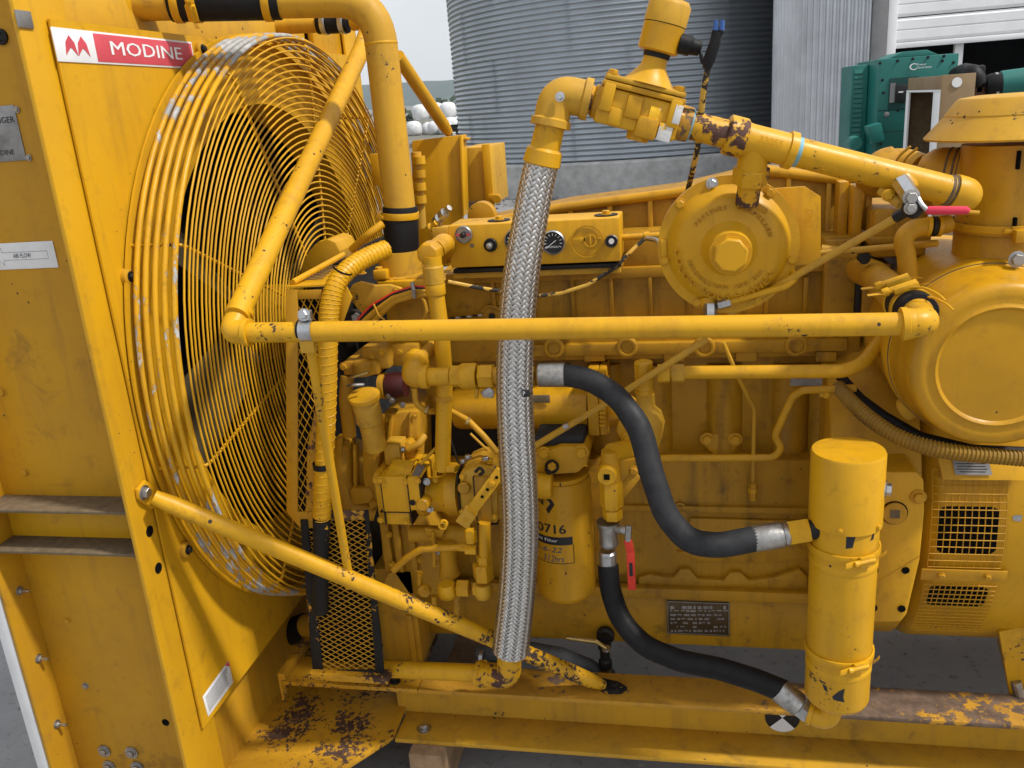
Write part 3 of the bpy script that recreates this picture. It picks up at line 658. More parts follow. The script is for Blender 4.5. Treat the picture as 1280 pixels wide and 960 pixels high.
for (px, py) in ((18,738),(45,823),(68,905)):
    p_ = V(px, py, YN+.05); p_.x = XL+.006; bolt(p_, (1,0,0), .007, fl2, 'dull'); gp('stud', MB().tube([p_, p_ + Vector((.022,0,0))], .0035, 8), 'dull', parent=fl2, bevel=0)
for (px, py) in ((0, 45),): gp('grommet', MB().lathe(V(px+2, py+1, YW), (0,-1,0), [(0,.012),(.004,.012),(.006,.008),(.002,.005)], 16), 'dark', parent=web, bevel=0)
gp('drain_hole', MB().lathe(V(207, 903, YW), (0,-1,0), [(0,.008),(.0006,.008)], 16), 'pit', parent=web, bevel=0)
for (px, py) in ((187,664),(198,710)):
    p_ = VX(px, py, -.9315); gp('slot', MB().lathe(p_, (1,0,0), [(0,.010),(.0007,.010)], 16), 'pit', bevel=0)

# ---- fan behind the guard
M['fanp'] = plain('dusty_dark_fan_paint', (.075,.055,.02), .7, var=.5, scale=9)
hub = gp('fan_hub', MB().lathe(FC + Vector((-.02,0,0)), (1,0,0), [(-.05,.09),(.03,.09),(.04,.06),(.11,.055)], 32), 'yd', label='fan hub and shaft')
for k in range(6):
    a = 2*PI*k/6 + .35; r0, r1 = .07, .465; rad = Vector((0, math.cos(a), math.sin(a))); tg = Vector((0, -math.sin(a), math.cos(a))); mb = MB(); n = 8; f_, bk_ = [], []
    for i in range(n+1):
        r = r0 + (r1-r0)*i/n; tw = .75 - .35*i/n; w_ = .055 + .035*i/n
        for s in (-1, 1):
            f_.append(FC + Vector((-.085,0,0)) + rad*r + (tg*math.cos(tw) + Vector((math.sin(tw),0,0)))*w_*s*.9)
    nv_ = len(f_); bk_ = [p + Vector((-.004,0,0)) for p in f_]
    fs_ = [(2*i, 2*i+1, 2*i+3, 2*i+2) for i in range(n)] + [(nv_+2*i, nv_+2*i+2, nv_+2*i+3, nv_+2*i+1) for i in range(n)]
    fs_ += [(2*i, 2*i+2, nv_+2*i+2, nv_+2*i) for i in range(n)] + [(2*i+1, nv_+2*i+1, nv_+2*i+3, 2*i+3) for i in range(n)] + [(2*n, 2*n+1, nv_+2*n+1, nv_+2*n), (0, nv_, nv_+1, 1)]
    gp('fan_blade', mb.add(f_ + bk_, fs_), 'fanp', bevel=0, parent=hub)

# ---- fan guard: round basket of bent wire
guard = gp('guard_mounting_band', MB().lathe((-.9205, FC.y, FC.z), (1,0,0), [(0,.645),(.004,.645),(.004,.630),(0,.630)], 96, cap=False), 'y', bevel=0, label='round wire fan guard with worn steel showing on its outer rings')
def circ(x, r, wr, n=96, seg=8):
    return MB().tube([Vector((x, FC.y + r*math.cos(2*PI*k/n), FC.z + r*math.sin(2*PI*k/n))) for k in range(n)], wr, seg, closed=True)
XS = [-.902, -.885, -.868, -.851, -.834]; RS = [.638, .638, .637, .636, .634]
for x, r in zip(XS, RS): gp('guard_side_ring', circ(x, r, .0052), 'ys', bevel=0, parent=guard, sharp=80)
XF = -.820; r = .628; k = 0
while r > .105:
    gp('guard_ring', circ(XF + .0008*math.sin(k*1.7), r, .0021, 84, 6), 'y', bevel=0, parent=guard, sharp=80); r -= .0133; k += 1
for k in range(10):
    a = 2*PI*k/10 + .18; u = Vector((0, math.cos(a), math.sin(a)))
    P_ = [Vector((XP+.003, FC.y, FC.z)) + u*.634, Vector((-.86, FC.y, FC.z)) + u*.630, Vector((-.826, FC.y, FC.z)) + u*.626, Vector((-.8225, FC.y, FC.z)) + u*.11]
    gp('guard_spoke', MB().tube([p - Vector((.0012,0,0)) for p in P_], .0031, 8, fillet=.02), 'yc', bevel=0, parent=guard, sharp=80)
# mounting bosses of the guard on the shroud
for (px, py) in ((248, 62), (157, 346), (229, 687)):
    p_ = VX(px, py, XP); gp('guard_boss', MB().lathe(p_, (1,0,0), [(0,.015),(.008,.015),(.010,.011)], 20), 'yd', parent=guard, bevel=0); bolt(p_ + Vector((.010,0,0)), (1,0,0), .007, guard, 'dark')

# ---- coolant pipes to the top tank
def clampb(c, ax, r, w_, parent=None, mat='steel', face=(.2,-1,.5)): return band_clamp(c, ax, r, w_, parent or G, mat, face)
PB = V(503, 334, 1.66); PT = V(477, 22, 1.66); ax_v = (PT - PB)
PT.x = PB.x = (PT.x + PB.x)/2; xq = PT.x
p_tank = VX(160, 4, -.985); p_tank = Vector((-.985, p_tank.y, p_tank.z)); top_z = V(477, -2, 1.66).z
rr = m_of(20.5, V(477, 60, 1.66))
mb = MB(); mb.tube([V(500, 262, 1.66), Vector((xq, 1.66, top_z)), p_tank + (Vector((xq,1.66,top_z))-p_tank)*.58], rr, 28, fillet=.085, fs=10)
rise = gp('coolant_riser', mb, 'y', bevel=0, label='thick yellow coolant pipe rising from the engine and bending to the radiator', sharp=60)
d_ = (Vector((xq,1.66,top_z))-p_tank)
gp('tank_stub', MB().tube([p_tank, p_tank + d_*.25], rr, 24), 'y', bevel=0); gp('stub_flange', MB().lathe(p_tank, d_, [(0,rr*1.3),(.012,rr*1.3),(.016,rr)], 24), 'y', bevel=0)
slv = gp('rubber_sleeve', MB().tube([p_tank + d_*.17, p_tank + d_*.61], rr*1.09, 24), 'rub', bevel=.001, label='black rubber sleeve on the upper coolant pipe')
for t in (.20, .27, .56): band_clamp(p_tank + d_*t, d_, rr*1.1, .014, slv, 'y', (.3,-.8,-.6), screw=(t == .27), tail=False)
_ra = V(500, 262, 1.66); _rb = Vector((xq, 1.66, top_z)); gp('weld_bead', MB().lathe(_ra + (_rb-_ra)*.80, _rb-_ra, [(-.003,rr),(0,rr*1.03),(.003,rr)], 28, cap=False), 'y', bevel=0, parent=rise)
s1 = V(500, 258, 1.66); s2 = V(503, 326, 1.66); ax = (s1-s2).normalized()
slv = gp('rubber_sleeve', MB().lathe(s2, ax, [(0,rr*1.10),(.004,rr*1.13),((s1-s2).length-.004,rr*1.13),((s1-s2).length,rr*1.08)], 28), 'rub', bevel=0, label='black rubber sleeve at the foot of the coolant riser')
for t in (.10, .84): band_clamp(s2 + (s1-s2)*t, ax, rr*1.13, .013, slv, 'y', (-1,-.25,0), tail=False)
# balance line to the tank with sleeve and two bright clamps
q0 = VX(338, 33, -.985); q1 = V(449, 28, q0.y)
r2 = m_of(10, q1); dq = Vector((q1.x-q0.x, 0, q1.z-q0.z)); 
gp('tank_stub', MB().tube([q0, q0 + dq*.75], r2, 20), 'y', bevel=0); gp('stub_flange', MB().lathe(q0, dq, [(0,r2*1.25),(.012,r2*1.25)], 20), 'y', bevel=0)
slv = gp('rubber_sleeve', MB().tube([q0 + dq*.54, q0 + dq*.88], r2*1.2, 20), 'rub', bevel=.001, label='short black sleeve with two bright clamps')
for t in (.62, .82): band_clamp(q0 + dq*t, dq, r2*1.22, .013, slv, 'steel', (0,-.6,1), tail=False)
# diagonal line down to the long horizontal pipe
MPY = 1.2; e0 = V(291, 406, MPY); rp = m_of(13.5, V(640, 410, MPY))
top = q0 + dq*.93; eb = top + Vector((.028,-.01,.0))
mb = MB(); mb.tube([top, eb + Vector((.02,0,0)), V(452, 62, 1.93), V(296, 395, 1.215)], r2*.98, 20, fillet=.035)
gp('diagonal_pipe', mb, 'yc', bevel=0, label='slanting yellow pipe running across the fan guard', sharp=60)
e1 = V(1150, 403, MPY)
mp = gp('crossover_pipe', MB().tube([V(300, 416, MPY), V(1128, 405, MPY)], rp, 24), 'yc', bevel=0, label='long horizontal yellow pipe crossing in front of the engine', sharp=60)
def elbow(name, a, c, b, r, mat='y', parent=None, n=10, band=True, fil=None):
    """cast pipe elbow a-c-b with banded mouths"""
    mb = MB(); a, b, c = Vector(a), Vector(b), Vector(c)
    mb.tube([a, c, b], r, 24, fillet=fil or r*1.1, fs=10)
    if band:
        for p, o in ((a, c), (b, c)):
            d = (o-p).normalized(); mb.lathe(p, d, [(-.001,r*.9),(-.001,r*1.14),(r*.34,r*1.14),(r*.44,r)], 24)
    return gp(name, mb, mat, bevel=0, parent=parent, sharp=50)
ec = V(289, 415, MPY)
dd = (V(452, 62, 1.93) - V(296, 395, 1.215)).normalized()
elbow('pipe_elbow', V(312, 415.5, MPY), ec, V(291, 409, MPY) + dd*.038, rp*1.22, 'yc')
elbow('pipe_elbow', V(1127, 405, MPY), V(1156, 403, MPY), V(1145, 391, MPY+.075), rp*1.25, 'yc', fil=.03)
for t, w_ in ((1122, 3),): gp('pipe_collar', MB().lathe(V(1125,405,MPY), (1,0,0), [(0,rp*1.3),(.012,rp*1.34),(.016,rp*1.3)], 24), 'yc', bevel=0)
# saddle clamp on the crossover pipe
c = V(385, 413, MPY); sc = gp('saddle_clamp', MB().lathe(c + Vector((-.010,0,0)), (1,0,0), [(0,rp),(0,rp*1.12),(.020,rp*1.12),(.020,rp)], 28, cap=False), 'steel', bevel=0, label='bright steel saddle clamp holding the crossover pipe')
gp('ear', MB().box(c + Vector((-.010,-.006,rp*1.05)), c + Vector((.010,.004,rp+.016))), 'steel', parent=sc); bolt(c + Vector((0,-.006,rp+.010)), (0,-1,.3), .0075, sc, 'steel')
gp('ear', MB().box(c + Vector((-.013,-.01,-rp-.018)), c + Vector((.010,.004,-rp*.9))), 'y', parent=sc)
gp('rubber_pad', MB().lathe(c + Vector((-.014,0,0)), (1,0,0), [(0,rp*1.01),(0,rp*1.06),(.006,rp*1.06)], 28, cap=False), 'rub', parent=sc, bevel=0)
gp('stay_rod', MB().tube([V(387, 428, MPY+.005), V(437, 726, 1.36)], [m_of(6.5, c)]*2, 16), 'yc', bevel=0, label='thin yellow stay rod from the crossover pipe to the strut')

# ================================================================== skid
ZS = V(640, 869, 1.5).z
ZL = V(640, 934, 1.5).z
yin = VZ(800, 843, ZS).y; ywb = VZ(640, 897, ZL).y
XE = 1.45
xs0 = V(352, 851, 1.5).x; xs1 = V(493, 922, 1.5).x
topf = gp('skid_top_flange', MB().box((V(520,845,1.5).x, 1.5, ZS-.010), (XE, yin, ZS)), 'yr', bevel=.0015, label='rusty upper flange of the skid beam')
gp('skid_top_flange', MB().box((xs0, 1.5, ZS-.010), (V(520,845,1.5).x-.0015, yin, ZS)), 'yh', bevel=.0015)
gp('skid_web', MB().box((xs1-.02, ywb, ZL-.01), (XE, ywb+.008, ZS-.0105)), 'y3', bevel=0)
gp('skid_bottom_flange', MB().box((xs1, 1.5, ZL-.010), (XE, ywb-.0005, ZL)), 'y3', bevel=.0015)
gp('skid_bottom_flange', MB().box((xs1, ywb+.0085, ZL-.010), (XE, yin+.03, ZL)), 'yd', bevel=.0015)
# far beam and cross members
for (y0, y1) in ((2.22, 2.32),):
    gp('skid_top_flange', MB().box((xs0, y0, ZS-.010), (XE, y1, ZS)), 'yd'); gp('skid_web', MB().box((xs0, y0+.05, ZL), (XE, y0+.058, ZS-.0105)), 'yd'); gp('skid_bottom_flange', MB().box((xs0, y0, ZL-.010), (XE, y1, ZL-.0005)), 'yd')
# radiator end floor plate
zf = ZL + .012
P_ = [VZ(*c, zf) for c in ((513,868),(491,921),(424,964))]
x_l = -1.34
mb = MB(); mb.prism([P_[0] , P_[1], P_[2], Vector((P_[2].x-.10, P_[2].y-.18, zf)), Vector((x_l, P_[2].y-.18, zf)), Vector((x_l, 2.3, zf)), Vector((P_[0].x, 2.3, zf))], (0,0,-.010))
fp = gp('floor_plate', mb, 'yh', bevel=.001, label='peeling yellow floor plate with rusty patches under the radiator')
# down-turned end of the upper flange
mb = MB(); a = Vector((xs0, 1.5, ZS)); mb.prism([a + Vector((-.002,0,0)), a + Vector((-.002,0,-.055)), a + Vector((-.002,.075,-.012)), a + Vector((-.002,.1,0))], (-.006,0,0)); gp('end_gusset', mb, 'yh', parent=topf)
mb = MB(); mb.box((xs0-.008, 1.5, ZS-.0005), (xs0+.008, yin+.05, ZS+.02)); gp('end_lip', mb, 'yh', parent=topf)
for (px, py) in ((530, 911),):
    p_ = V(px, py, 1.5); p_ = VZ(px, py, ZL); gp('washer', MB().lathe(p_, (0,0,1), [(0,.016),(.003,.016)], 20), 'dull', bevel=0); bolt(p_ + Vector((0,0,.003)), (0,0,1), .009, G, 'steel')
p_ = VZ(494, 852, ZS); gp('washer', MB().lathe(p_, (0,0,1), [(0,.012),(.004,.012)], 18), 'dark', bevel=0); bolt(p_ + Vector((0,0,.004)), (0,0,1), .008, G, 'dark')
p_ = VZ(389, 846, ZS); bolt(p_, (0,0,1), .006, G, 'dull')
# timber blocks under the skid
for i, (px, lb) in enumerate(((536, 'weathered timber block under the skid near the floor plate'),)):
    p_ = VZ(px, 935, ZL-.012); bl = thing('timber_block', (p_.x, 1.75, 0), lb, 'block')
    zt = ZL - .0115
    MB().box((p_.x-.042, 1.47, .0), (p_.x+.035, 2.36, zt)).build('timber', M['wood'], bl, bevel=.006)
p_ = Vector((1.15, 1.75, 0)); bl = thing('timber_block', p_, 'timber block under the generator end of the skid', 'block'); MB().box((1.1, 1.47, 0), (1.2, 2.36, ZL-.0115)).build('timber', M['wood'], bl, bevel=.006)
# round black-and-white target sticker on the web
p_ = V(978, 897, ywb-.001); sr = m_of(21, p_)
tg = gp('target_sticker', MB().lathe(p_, (0,-1,0), [(0,sr),(.0006,sr)], 32), 'lbk', bevel=0, label='round black and white target sticker on the skid')
for a0_ in (-PI*.75, PI*.25):
    mb = MB(); pts = [p_ + Vector((0,-.0008,0))] + [p_ + Vector((math.cos(a0_ + PI/2*k/8)*sr, -.0008, math.sin(a0_ + PI/2*k/8)*sr)) for k in range(9)]
    mb.prism(pts, (0,-.0003,0)); gp('white_sector', mb, 'white', bevel=0, parent=tg)

# ---- slanting strut from the radiator to the skid
S0 = VX(192, 621, -.905); S1 = VZ(752, 856, ZS + .012); rs = m_of(10.8, (S0+S1)/2)
d = (S1-S0).normalized()
strut = gp('radiator_strut', MB().tube([S0 + d*.0, S0 + d*.03, S0 + d*.06, S1 - d*.07, S1 - d*.03, S1 + d*.005], [rs*.75, rs*.95, rs, rs, rs*.95, rs*.62], 20), 'ystrut', bevel=0, label='slanting yellow radiator strut with flattened bolted ends and chipped paint', sharp=60)
e_ = VX(180, 616, -.921)
mb = MB(); u = d; side = Vector((0,0,1)) - d*d.z; side.normalize()
mb.prism([VX(168,612,-.9305), VX(177,600,-.9305), VX(198,615,-.926), VX(202,631,-.926), VX(186,636,-.9305), VX(170,624,-.9305)], (.008,0,0)); gp('strut_lug', mb, 'y', bevel=.0015, parent=strut)
bolt(VX(180, 616, -.9225), (1,0,-.1), .0105, strut, 'dull')
a = VZ(768, 862, ZS+.001); mb = MB(); mb.prism([VZ(742,858,ZS+.001), VZ(757,868,ZS+.001), VZ(776,868,ZS+.001), VZ(784,862,ZS+.001), VZ(772,855,ZS+.001), VZ(752,851,ZS+.001)], (0,0,.008)); gp('strut_lug', mb, 'bk', bevel=.001, parent=strut)
bolt(VZ(769, 862, ZS) + Vector((0,0,.009)), (0,0,1), .009, strut, 'dark')
gp('weld_collar', MB().lathe(V(437, 727, 1.362), (0,.2,-1), [(-.006,m_of(7.5,c)),(.002,m_of(9,c)),(.010,m_of(9.5,c))], 16), 'yc', parent=strut, bevel=0)
# far-side strut
F1 = V(561, 166, 2.45); F0 = V(497, 70, 2.2)
st2 = gp('radiator_strut', MB().tube([F0, F0 + (F1-F0)*.9, F1], [.017,.017,.012], 16), 'y', bevel=0, label='upper yellow strut on the far side, bolted to the control box')
gp('strut_lug', MB().obox(F1 + Vector((.02,0,-.016)), Vector((1,0,-.1)), Vector((0,1,0)), Vector((.1,0,1)), .075, .04, .006), 'y', parent=st2); bolt(F1 + Vector((.012,0,-.008)), (0,0,1), .010, st2, 'steel')

# ================================================================== engine
def blk(x0, y0, x1, y1, Y, depth, mb=None):
    mb = mb or MB(); xm, ym = (x0+x1)/2, (y0+y1)/2
    return mb.box((V(x0, ym, Y).x, Y, V(xm, y1, Y).z), (V(x1, ym, Y).x, Y + depth, V(xm, y0, Y).z))
def poly(pts, Y, th, mb=None): return (mb or MB()).prism([V(x, y, Y) for (x, y) in pts], (0, th, 0))
UPZ = Vector((0,0,1)); OUT = Vector((0,-1,0)); RX = Vector((1,0,0))
# ---- masses
pan = gp('oil_pan', blk(505, 744, 1016, 803, 1.67, .46), 'ye', bevel=.008, label='deep yellow oil pan with a bronze data plate')
gp('pan_rail', blk(560, 735, 1016, 747, 1.655, .02), 'ye', bevel=.002, parent=pan)
block = gp('engine_block', blk(548, 574, 1042, 742, 1.685, .43), 'ye', bevel=.006, label='side of the yellow engine block')
gp('block_ledge', blk(770, 634, 1016, 641, 1.675, .02), 'ye', parent=block, bevel=.002)
mb = MB(); pts = [(798,742),(798,722),(812,718),(830,722),(842,722),(850,712),(862,712),(872,724),(905,726),(912,716),(926,716),(936,726),(968,722),(1000,712),(1010,722),(1010,742)]
gp('cast_rail', poly(pts, 1.672, .02), 'ye', bevel=.003, parent=block)
pts = [(862,648),(1012,652),(1012,698),(960,704),(872,702),(845,690),(862,690)]
gp('cover_panel', poly(pts, 1.676, .012), 'ye', bevel=.003, parent=block)
gp('block_plug', MB().lathe(V(850,634,1.684), OUT, [(0,.013),(.006,.013),(.007,.008),(.002,.006)], 20), 'ye', parent=block, bevel=0)
upper = gp('cylinder_block', blk(548, 446, 1042, 573, 1.735, .33), 'ye', bevel=.004)
for px in (700, 760, 820, 905, 985, 1030):
    a, b = V(px, 572, 1.745), V(px, 452, 1.745); gp('cylinder_bulge', MB().lathe(Vector((a.x, 1.752, a.z)), UPZ, [(0,.040),(b.z-a.z,.040)], 24), 'ye', bevel=0, parent=upper)
head = gp('cylinder_head', blk(548, 402, 1076, 449, 1.668, .42), 'ye', bevel=.004)
gp('head_rail', blk(640, 428, 1060, 443, 1.652, .02), 'ye', bevel=.003, parent=head)
for px, py in ((655,434),(693,434),(784,433),(880,433),(995,431)):
    gp('core_plug', MB().lathe(V(px,py,1.655), OUT, [(0,.021),(.008,.021),(.010,.018),(.010,.014),(.004,.013)], 24), 'ye', parent=head, bevel=0)
for px in (740, 840, 930, 1030): gp('head_lug', blk(px-10, 440, px+16, 452, 1.655, .02), 'ye', parent=head, bevel=.002)
man = gp('intake_manifold', blk(556, 345, 1076, 402, 1.705, .25), 'ye', bevel=.004)
gp('manifold_flange', blk(556, 333, 1076, 347, 1.690, .26), 'ye', bevel=.003, parent=man)
for px in (614, 664, 714, 763, 812, 861, 910, 959, 1008, 1050):
    a, b = V(px, 347, 1.69), V(px, 400, 1.69); mb = MB(); mb.prism([(a.x-.004,1.706,a.z),(a.x-.004,1.690,a.z),(a.x-.004,1.702,b.z),(a.x-.004,1.706,b.z)], (.008,0,0)); gp('manifold_rib', mb, 'ye', parent=man, bevel=.001)
# rocker cover / far manifold ramp with top rim and ribs
ramp_p = [(585,284),(700,260),(852,240),(962,214),(1064,226),(1064,334),(585,336)]
rk = gp('exhaust_manifold_cover', poly(ramp_p, 1.80, .22), 'ye', bevel=.004)
mb = MB(); tp = [V(*p_, 1.793) for p_ in ((585,284),(700,260),(852,240),(962,214),(1064,226))]; mb.tube(tp, .010, 12); gp('cover_rim', mb, 'y', bevel=0, parent=rk)
for (px, y0, y1) in ((714,262,300),(763,256,310),(813,250,292),(985,222,330),(1035,226,330)): gp('cover_rib', blk(px-3, y0, px+3, y1, 1.79, .012), 'y', parent=rk, bevel=.001)
gp('cover_face', blk(776, 292, 840, 334, 1.70, .1), 'ye', bevel=.003)
# right end of the head: upright housings and gaps
gp('end_housing', blk(1030, 300, 1072, 404, 1.675, .2), 'ye', bevel=.004); gp('end_strip', blk(1070, 326, 1078, 404, 1.66, .1), 'dark', bevel=.001)
gp('end_bracket', blk(1078, 330, 1112, 400, 1.655, .14), 'ye', bevel=.004)
mb = MB(); [mb.box((V(x0,260,Y).x, Y, V(1080,328,Y).z), (V(x1,260,Y).x, Y+.05, V(1080,y0,Y).z)) for (x0,x1,y0,Y) in ((1048,1060,226,1.74),(1066,1078,232,1.70),(1082,1090,238,1.72))]; gp('upright_fin', mb, 'y', bevel=.002)
gp('carburettor_body', blk(1092, 262, 1160, 322, 1.64, .2), 'ye', bevel=.008); gp('carburettor_flange', blk(1086, 296, 1164, 304, 1.63, .2), 'ye', bevel=.002)
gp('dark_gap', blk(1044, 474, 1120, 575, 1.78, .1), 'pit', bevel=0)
gp('bell_housing', blk(1040, 470, 1100, 600, 1.70, .35), 'ye', bevel=.01)

# ---- left end: timing case, pumps and mounts
tcs = gp('timing_case', poly([(478,517),(522,514),(524,600),(536,660),(560,700),(560,744),(500,744),(478,700),(470,602),(458,560)], 1.60, .30), 'yd', bevel=.005, label='timing gear case at the fan end of the engine')
gp('case_rib', poly([(487,517),(492,517),(482,600),(477,600)], 1.594, .01), 'yd', parent=tcs, bevel=.0015); gp('case_rib', poly([(511,515),(515,515),(512,590),(508,590)], 1.594, .01), 'yd', parent=tcs, bevel=.0015)
for px, w_ in ((483,5),(497,4),(515,4)): gp('case_column', blk(px-w_, 655, px+w_, 716, 1.585, .02), 'yd', parent=tcs, bevel=.003)
for px, py in ((525,548),(527,675),(468,715),(524,699),(521,560)): bolt(V(px,py,1.598), OUT, .007, tcs, 'y')
gp('water_pump', MB().lathe(V(440,590,1.66), OUT, [(0,.085),(.05,.085),(.065,.07),(.07,.035)], 32), 'yd', bevel=.003)
gp('pump_scroll', MB().tube([V(429,548,1.60), V(427,600,1.59), V(440,632,1.59), V(470,640,1.60)], [.022,.028,.026,.02], 18, fillet=.03), 'yd', bevel=0, sharp=60)
gp('pump_boss', MB().lathe(V(425,552,1.60), RX, [(0,.017),(.03,.017)], 18), 'yd', bevel=.001); gp('pump_cover', poly([(452,528),(478,520),(476,560),(470,606),(476,630),(462,638),(454,600)], 1.565, .02), 'yd', bevel=.003)
bolt(V(461,553,1.563), OUT, .009, tcs, 'y'); bolt(V(449,635,1.58), OUT, .009, tcs, 'yd')
gp('front_pillar', blk(473, 712, 522, 828, 1.60, .28), 'yd', bevel=.004)
gp('front_pillar_edge', blk(511, 770, 518, 828, 1.594, .01), 'yd', bevel=.001)
gp('pillar_cap', MB().frustum([V(474,745,1.560), V(516,748,1.560), V(516,748,1.62), V(474,745,1.62)], [V(486,716,1.570), V(494,716,1.570), V(494,716,1.60), V(486,716,1.60)]), 'y', bevel=0)
# thermostat housing under the riser
gp('outlet_neck', MB().lathe(V(503,350,1.66), UPZ, [(0,.050),(.012,.050),(.014,.044),(.06,.043)], 28), 'y', bevel=0)
th = gp('thermostat_housing', blk(470, 347, 530, 360, 1.615, .14), 'ye', bevel=.004); gp('housing_body', blk(482, 360, 548, 442, 1.65, .2), 'ye', bevel=.01, parent=th)
gp('housing_lug', blk(466, 338, 483, 350, 1.60, .03), 'y', bevel=.003, parent=th); bolt(V(474,338,1.615), UPZ, .008, th, 'y'); bolt(V(452,342,1.63), UPZ, .008, th, 'yd')
gp('lobed_plate', poly([(435,365),(440,356),(450,352),(468,357),(486,356),(500,360),(506,366),(494,374),(478,384),(466,396),(460,398),(448,388),(438,375)], 1.565, .012), 'y', bevel=.003)
gp('alternator_bracket', poly([(470,352),(545,350),(548,362),(480,366)], 1.60, .03), 'y', bevel=.003)
gp('front_casting', blk(428, 452, 472, 470, 1.575, .14), 'yd', bevel=.006); gp('front_casting_top', blk(452, 434, 486, 462, 1.59, .12), 'yd', bevel=.006); gp('front_casting_step', blk(484, 430, 524, 458, 1.62, .1), 'yd', bevel=.004)
gp('casting_lobe', MB().lathe(V(454,456,1.58), UPZ, [(-.02,.022),(.004,.022),(.010,.016)], 20), 'yd', bevel=.002); gp('front_pipe', MB().tube([V(434,470,1.58), V(432,500,1.57), V(437,545,1.57)], .014, 14), 'yd', bevel=0)
gp('shaded_gap', blk(420, 378, 470, 470, 1.80, .1), 'pit', bevel=0); gp('front_cover', blk(526, 362, 562, 512, 1.705, .3), 'yd', bevel=.004); gp('hollow_shade_fill', blk(522, 512, 640, 600, 1.70, .2), 'dark', bevel=0)  # near-black boxes put in as the shade of the hollows behind the fittings
# belt-driven pulley cover seen inside the guard
# oil filler
f0, f1 = V(452, 482, 1.47), V(470, 560, 1.50); ax = (f0-f1).normalized(); L_ = (f0-f1).length
fil = gp('oil_filler_neck', MB().lathe(f1, ax, [(0,.022),(L_*.42,.022),(L_*.45,.0265),(L_*.80,.0265)], 28), 'y', bevel=.001, label='oil filler neck with hinged cap')
gp('filler_cap', MB().lathe(f1 + ax*L_*.80, ax, [(0,.0305),(.008,.0305),(.010,.027),(.012,.010)], 32), 'y', parent=fil, bevel=0)
gp('cap_handle', MB().tube([f0 + Vector((-.026,-.004,.001)), f0 + Vector((-.008,-.02,.008)), f0 + Vector((.010,-.012,.006))], .003, 8, fillet=.01), 'dull', parent=fil, bevel=0); gp('cap_lever', MB().obox(f0 + Vector((-.004,.002,.02)), Vector((1,0,.28)).normalized(), OUT, UPZ, .042, .008, .005), 'brass', parent=fil)
# coupling behind the filler
cc_ = V(484, 482, 1.60); gp('silicone_coupling', MB().lathe(cc_, RX, [(0,.024),(.02,.028),(.04,.024)], 28), 'maroon', bevel=0, label='maroon silicone coupling'); gp('coupling_clamp', MB().lathe(cc_ + Vector((-.014,0,0)), RX, [(0,.027),(.012,.027)], 28), 'yd', bevel=0)
for (x, y) in ((486,494),(503,506),(490,500)): bolt(V(x,y,1.58), OUT, .005, G, 'dull', 'small_bolt')

# ---- governor and ignition drive
gv = gp('governor_housing', blk(475, 596, 512, 642, 1.475, .12), 'y', bevel=.005, label='governor housing with lever arm and linkage')
gp('governor_skirt', blk(478, 640, 513, 657, 1.48, .12), 'y', bevel=.006, parent=gv); gp('governor_back', blk(470, 592, 478, 650, 1.49, .1), 'y', bevel=.003, parent=gv)
mb = MB().frustum([V(480,596,1.48), V(511,597,1.48), V(511,597,1.58), V(480,596,1.58)], [V(492,573,1.52), V(520,576,1.52), V(520,576,1.60), V(492,573,1.60)]); gp('governor_top', mb, 'y', bevel=.002, parent=gv)
gp('governor_cap', blk(480, 556, 500, 582, 1.53, .05), 'y', bevel=.003, parent=gv); bolt(V(503,562,1.54), RX, .006, gv, 'steel'); bolt(V(471,600,1.485), OUT, .007, gv, 'y')
gp('drive_flange', blk(511, 597, 525, 638, 1.465, .12), 'y', bevel=.002, parent=gv)
mb = MB().frustum([V(511,597,1.467), V(526,598,1.467), V(526,598,1.57), V(511,597,1.57)], [V(521,578,1.51), V(538,580,1.51), V(538,580,1.58), V(521,578,1.58)]); gp('flange_top', mb, 'y', bevel=.0015, parent=gv)
n0 = (V(526,598,1.467)-V(511,597,1.467)); n1 = (V(521,578,1.51)-V(511,597,1.467)); nn = n0.cross(n1).normalized()
if nn.y > 0: nn = -nn
a = V(511,597,1.467) + n0*.18 + n1*.12 + nn*.0005; gp('data_tag', MB().prism([a, a + n0*.66, a + n0*.66 + n1*.72, a + n1*.72], nn*.001), 'plate', bevel=0, parent=gv)
gp('flange_plug', MB().lathe(V(516,628,1.465), OUT, [(0,.006),(.002,.006),(.002,.003),(.0005,.003)], 14), 'dark', parent=gv, bevel=0)
b0, b1 = V(526,618,1.52), V(577,616,1.52); d = (b1-b0); Ld = d.length
gp('drive_bell', MB().lathe(b0, d, [(0,.044),(.012,.044),(.022,.034),(Ld*.55,.036),(Ld*.72,.046),(Ld,.047)], 28), 'y', bevel=.001, parent=gv, sharp=50)
gp('round_cap', MB().lathe(V(532,625,1.485), OUT, [(0,.013),(.022,.013),(.025,.011)], 22), 'y', parent=gv, bevel=0); bolt(V(533,602,1.48), OUT, .006, gv, 'steel'); bolt(V(537,636,1.49), OUT, .006, gv, 'steel'); bolt(V(544,600,1.50), OUT, .005, gv, 'y')
mh = gp('actuator_housing', poly([(574,592),(592,584),(614,588),(622,600),(622,655),(596,655),(574,640)], 1.465, .11), 'y', bevel=.005, label='actuator housing carrying the lever arm')
gp('actuator_round', MB().lathe(V(581,608,1.466), OUT, [(0,.012),(.010,.012),(.012,.010)], 20), 'ye', parent=mh, bevel=0); gp('actuator_block', blk(594, 597, 613, 652, 1.455, .05), 'ye', parent=mh, bevel=.002); gp('actuator_side', blk(612, 618, 640, 650, 1.47, .06), 'ye', parent=mh, bevel=.003)
for (x, y) in ((579,577),(585,572),(607,574),(598,580),(612,578),(617,586)): bolt(V(x,y,1.49), UPZ, .006, mh, 'steel' if x % 2 else 'y')
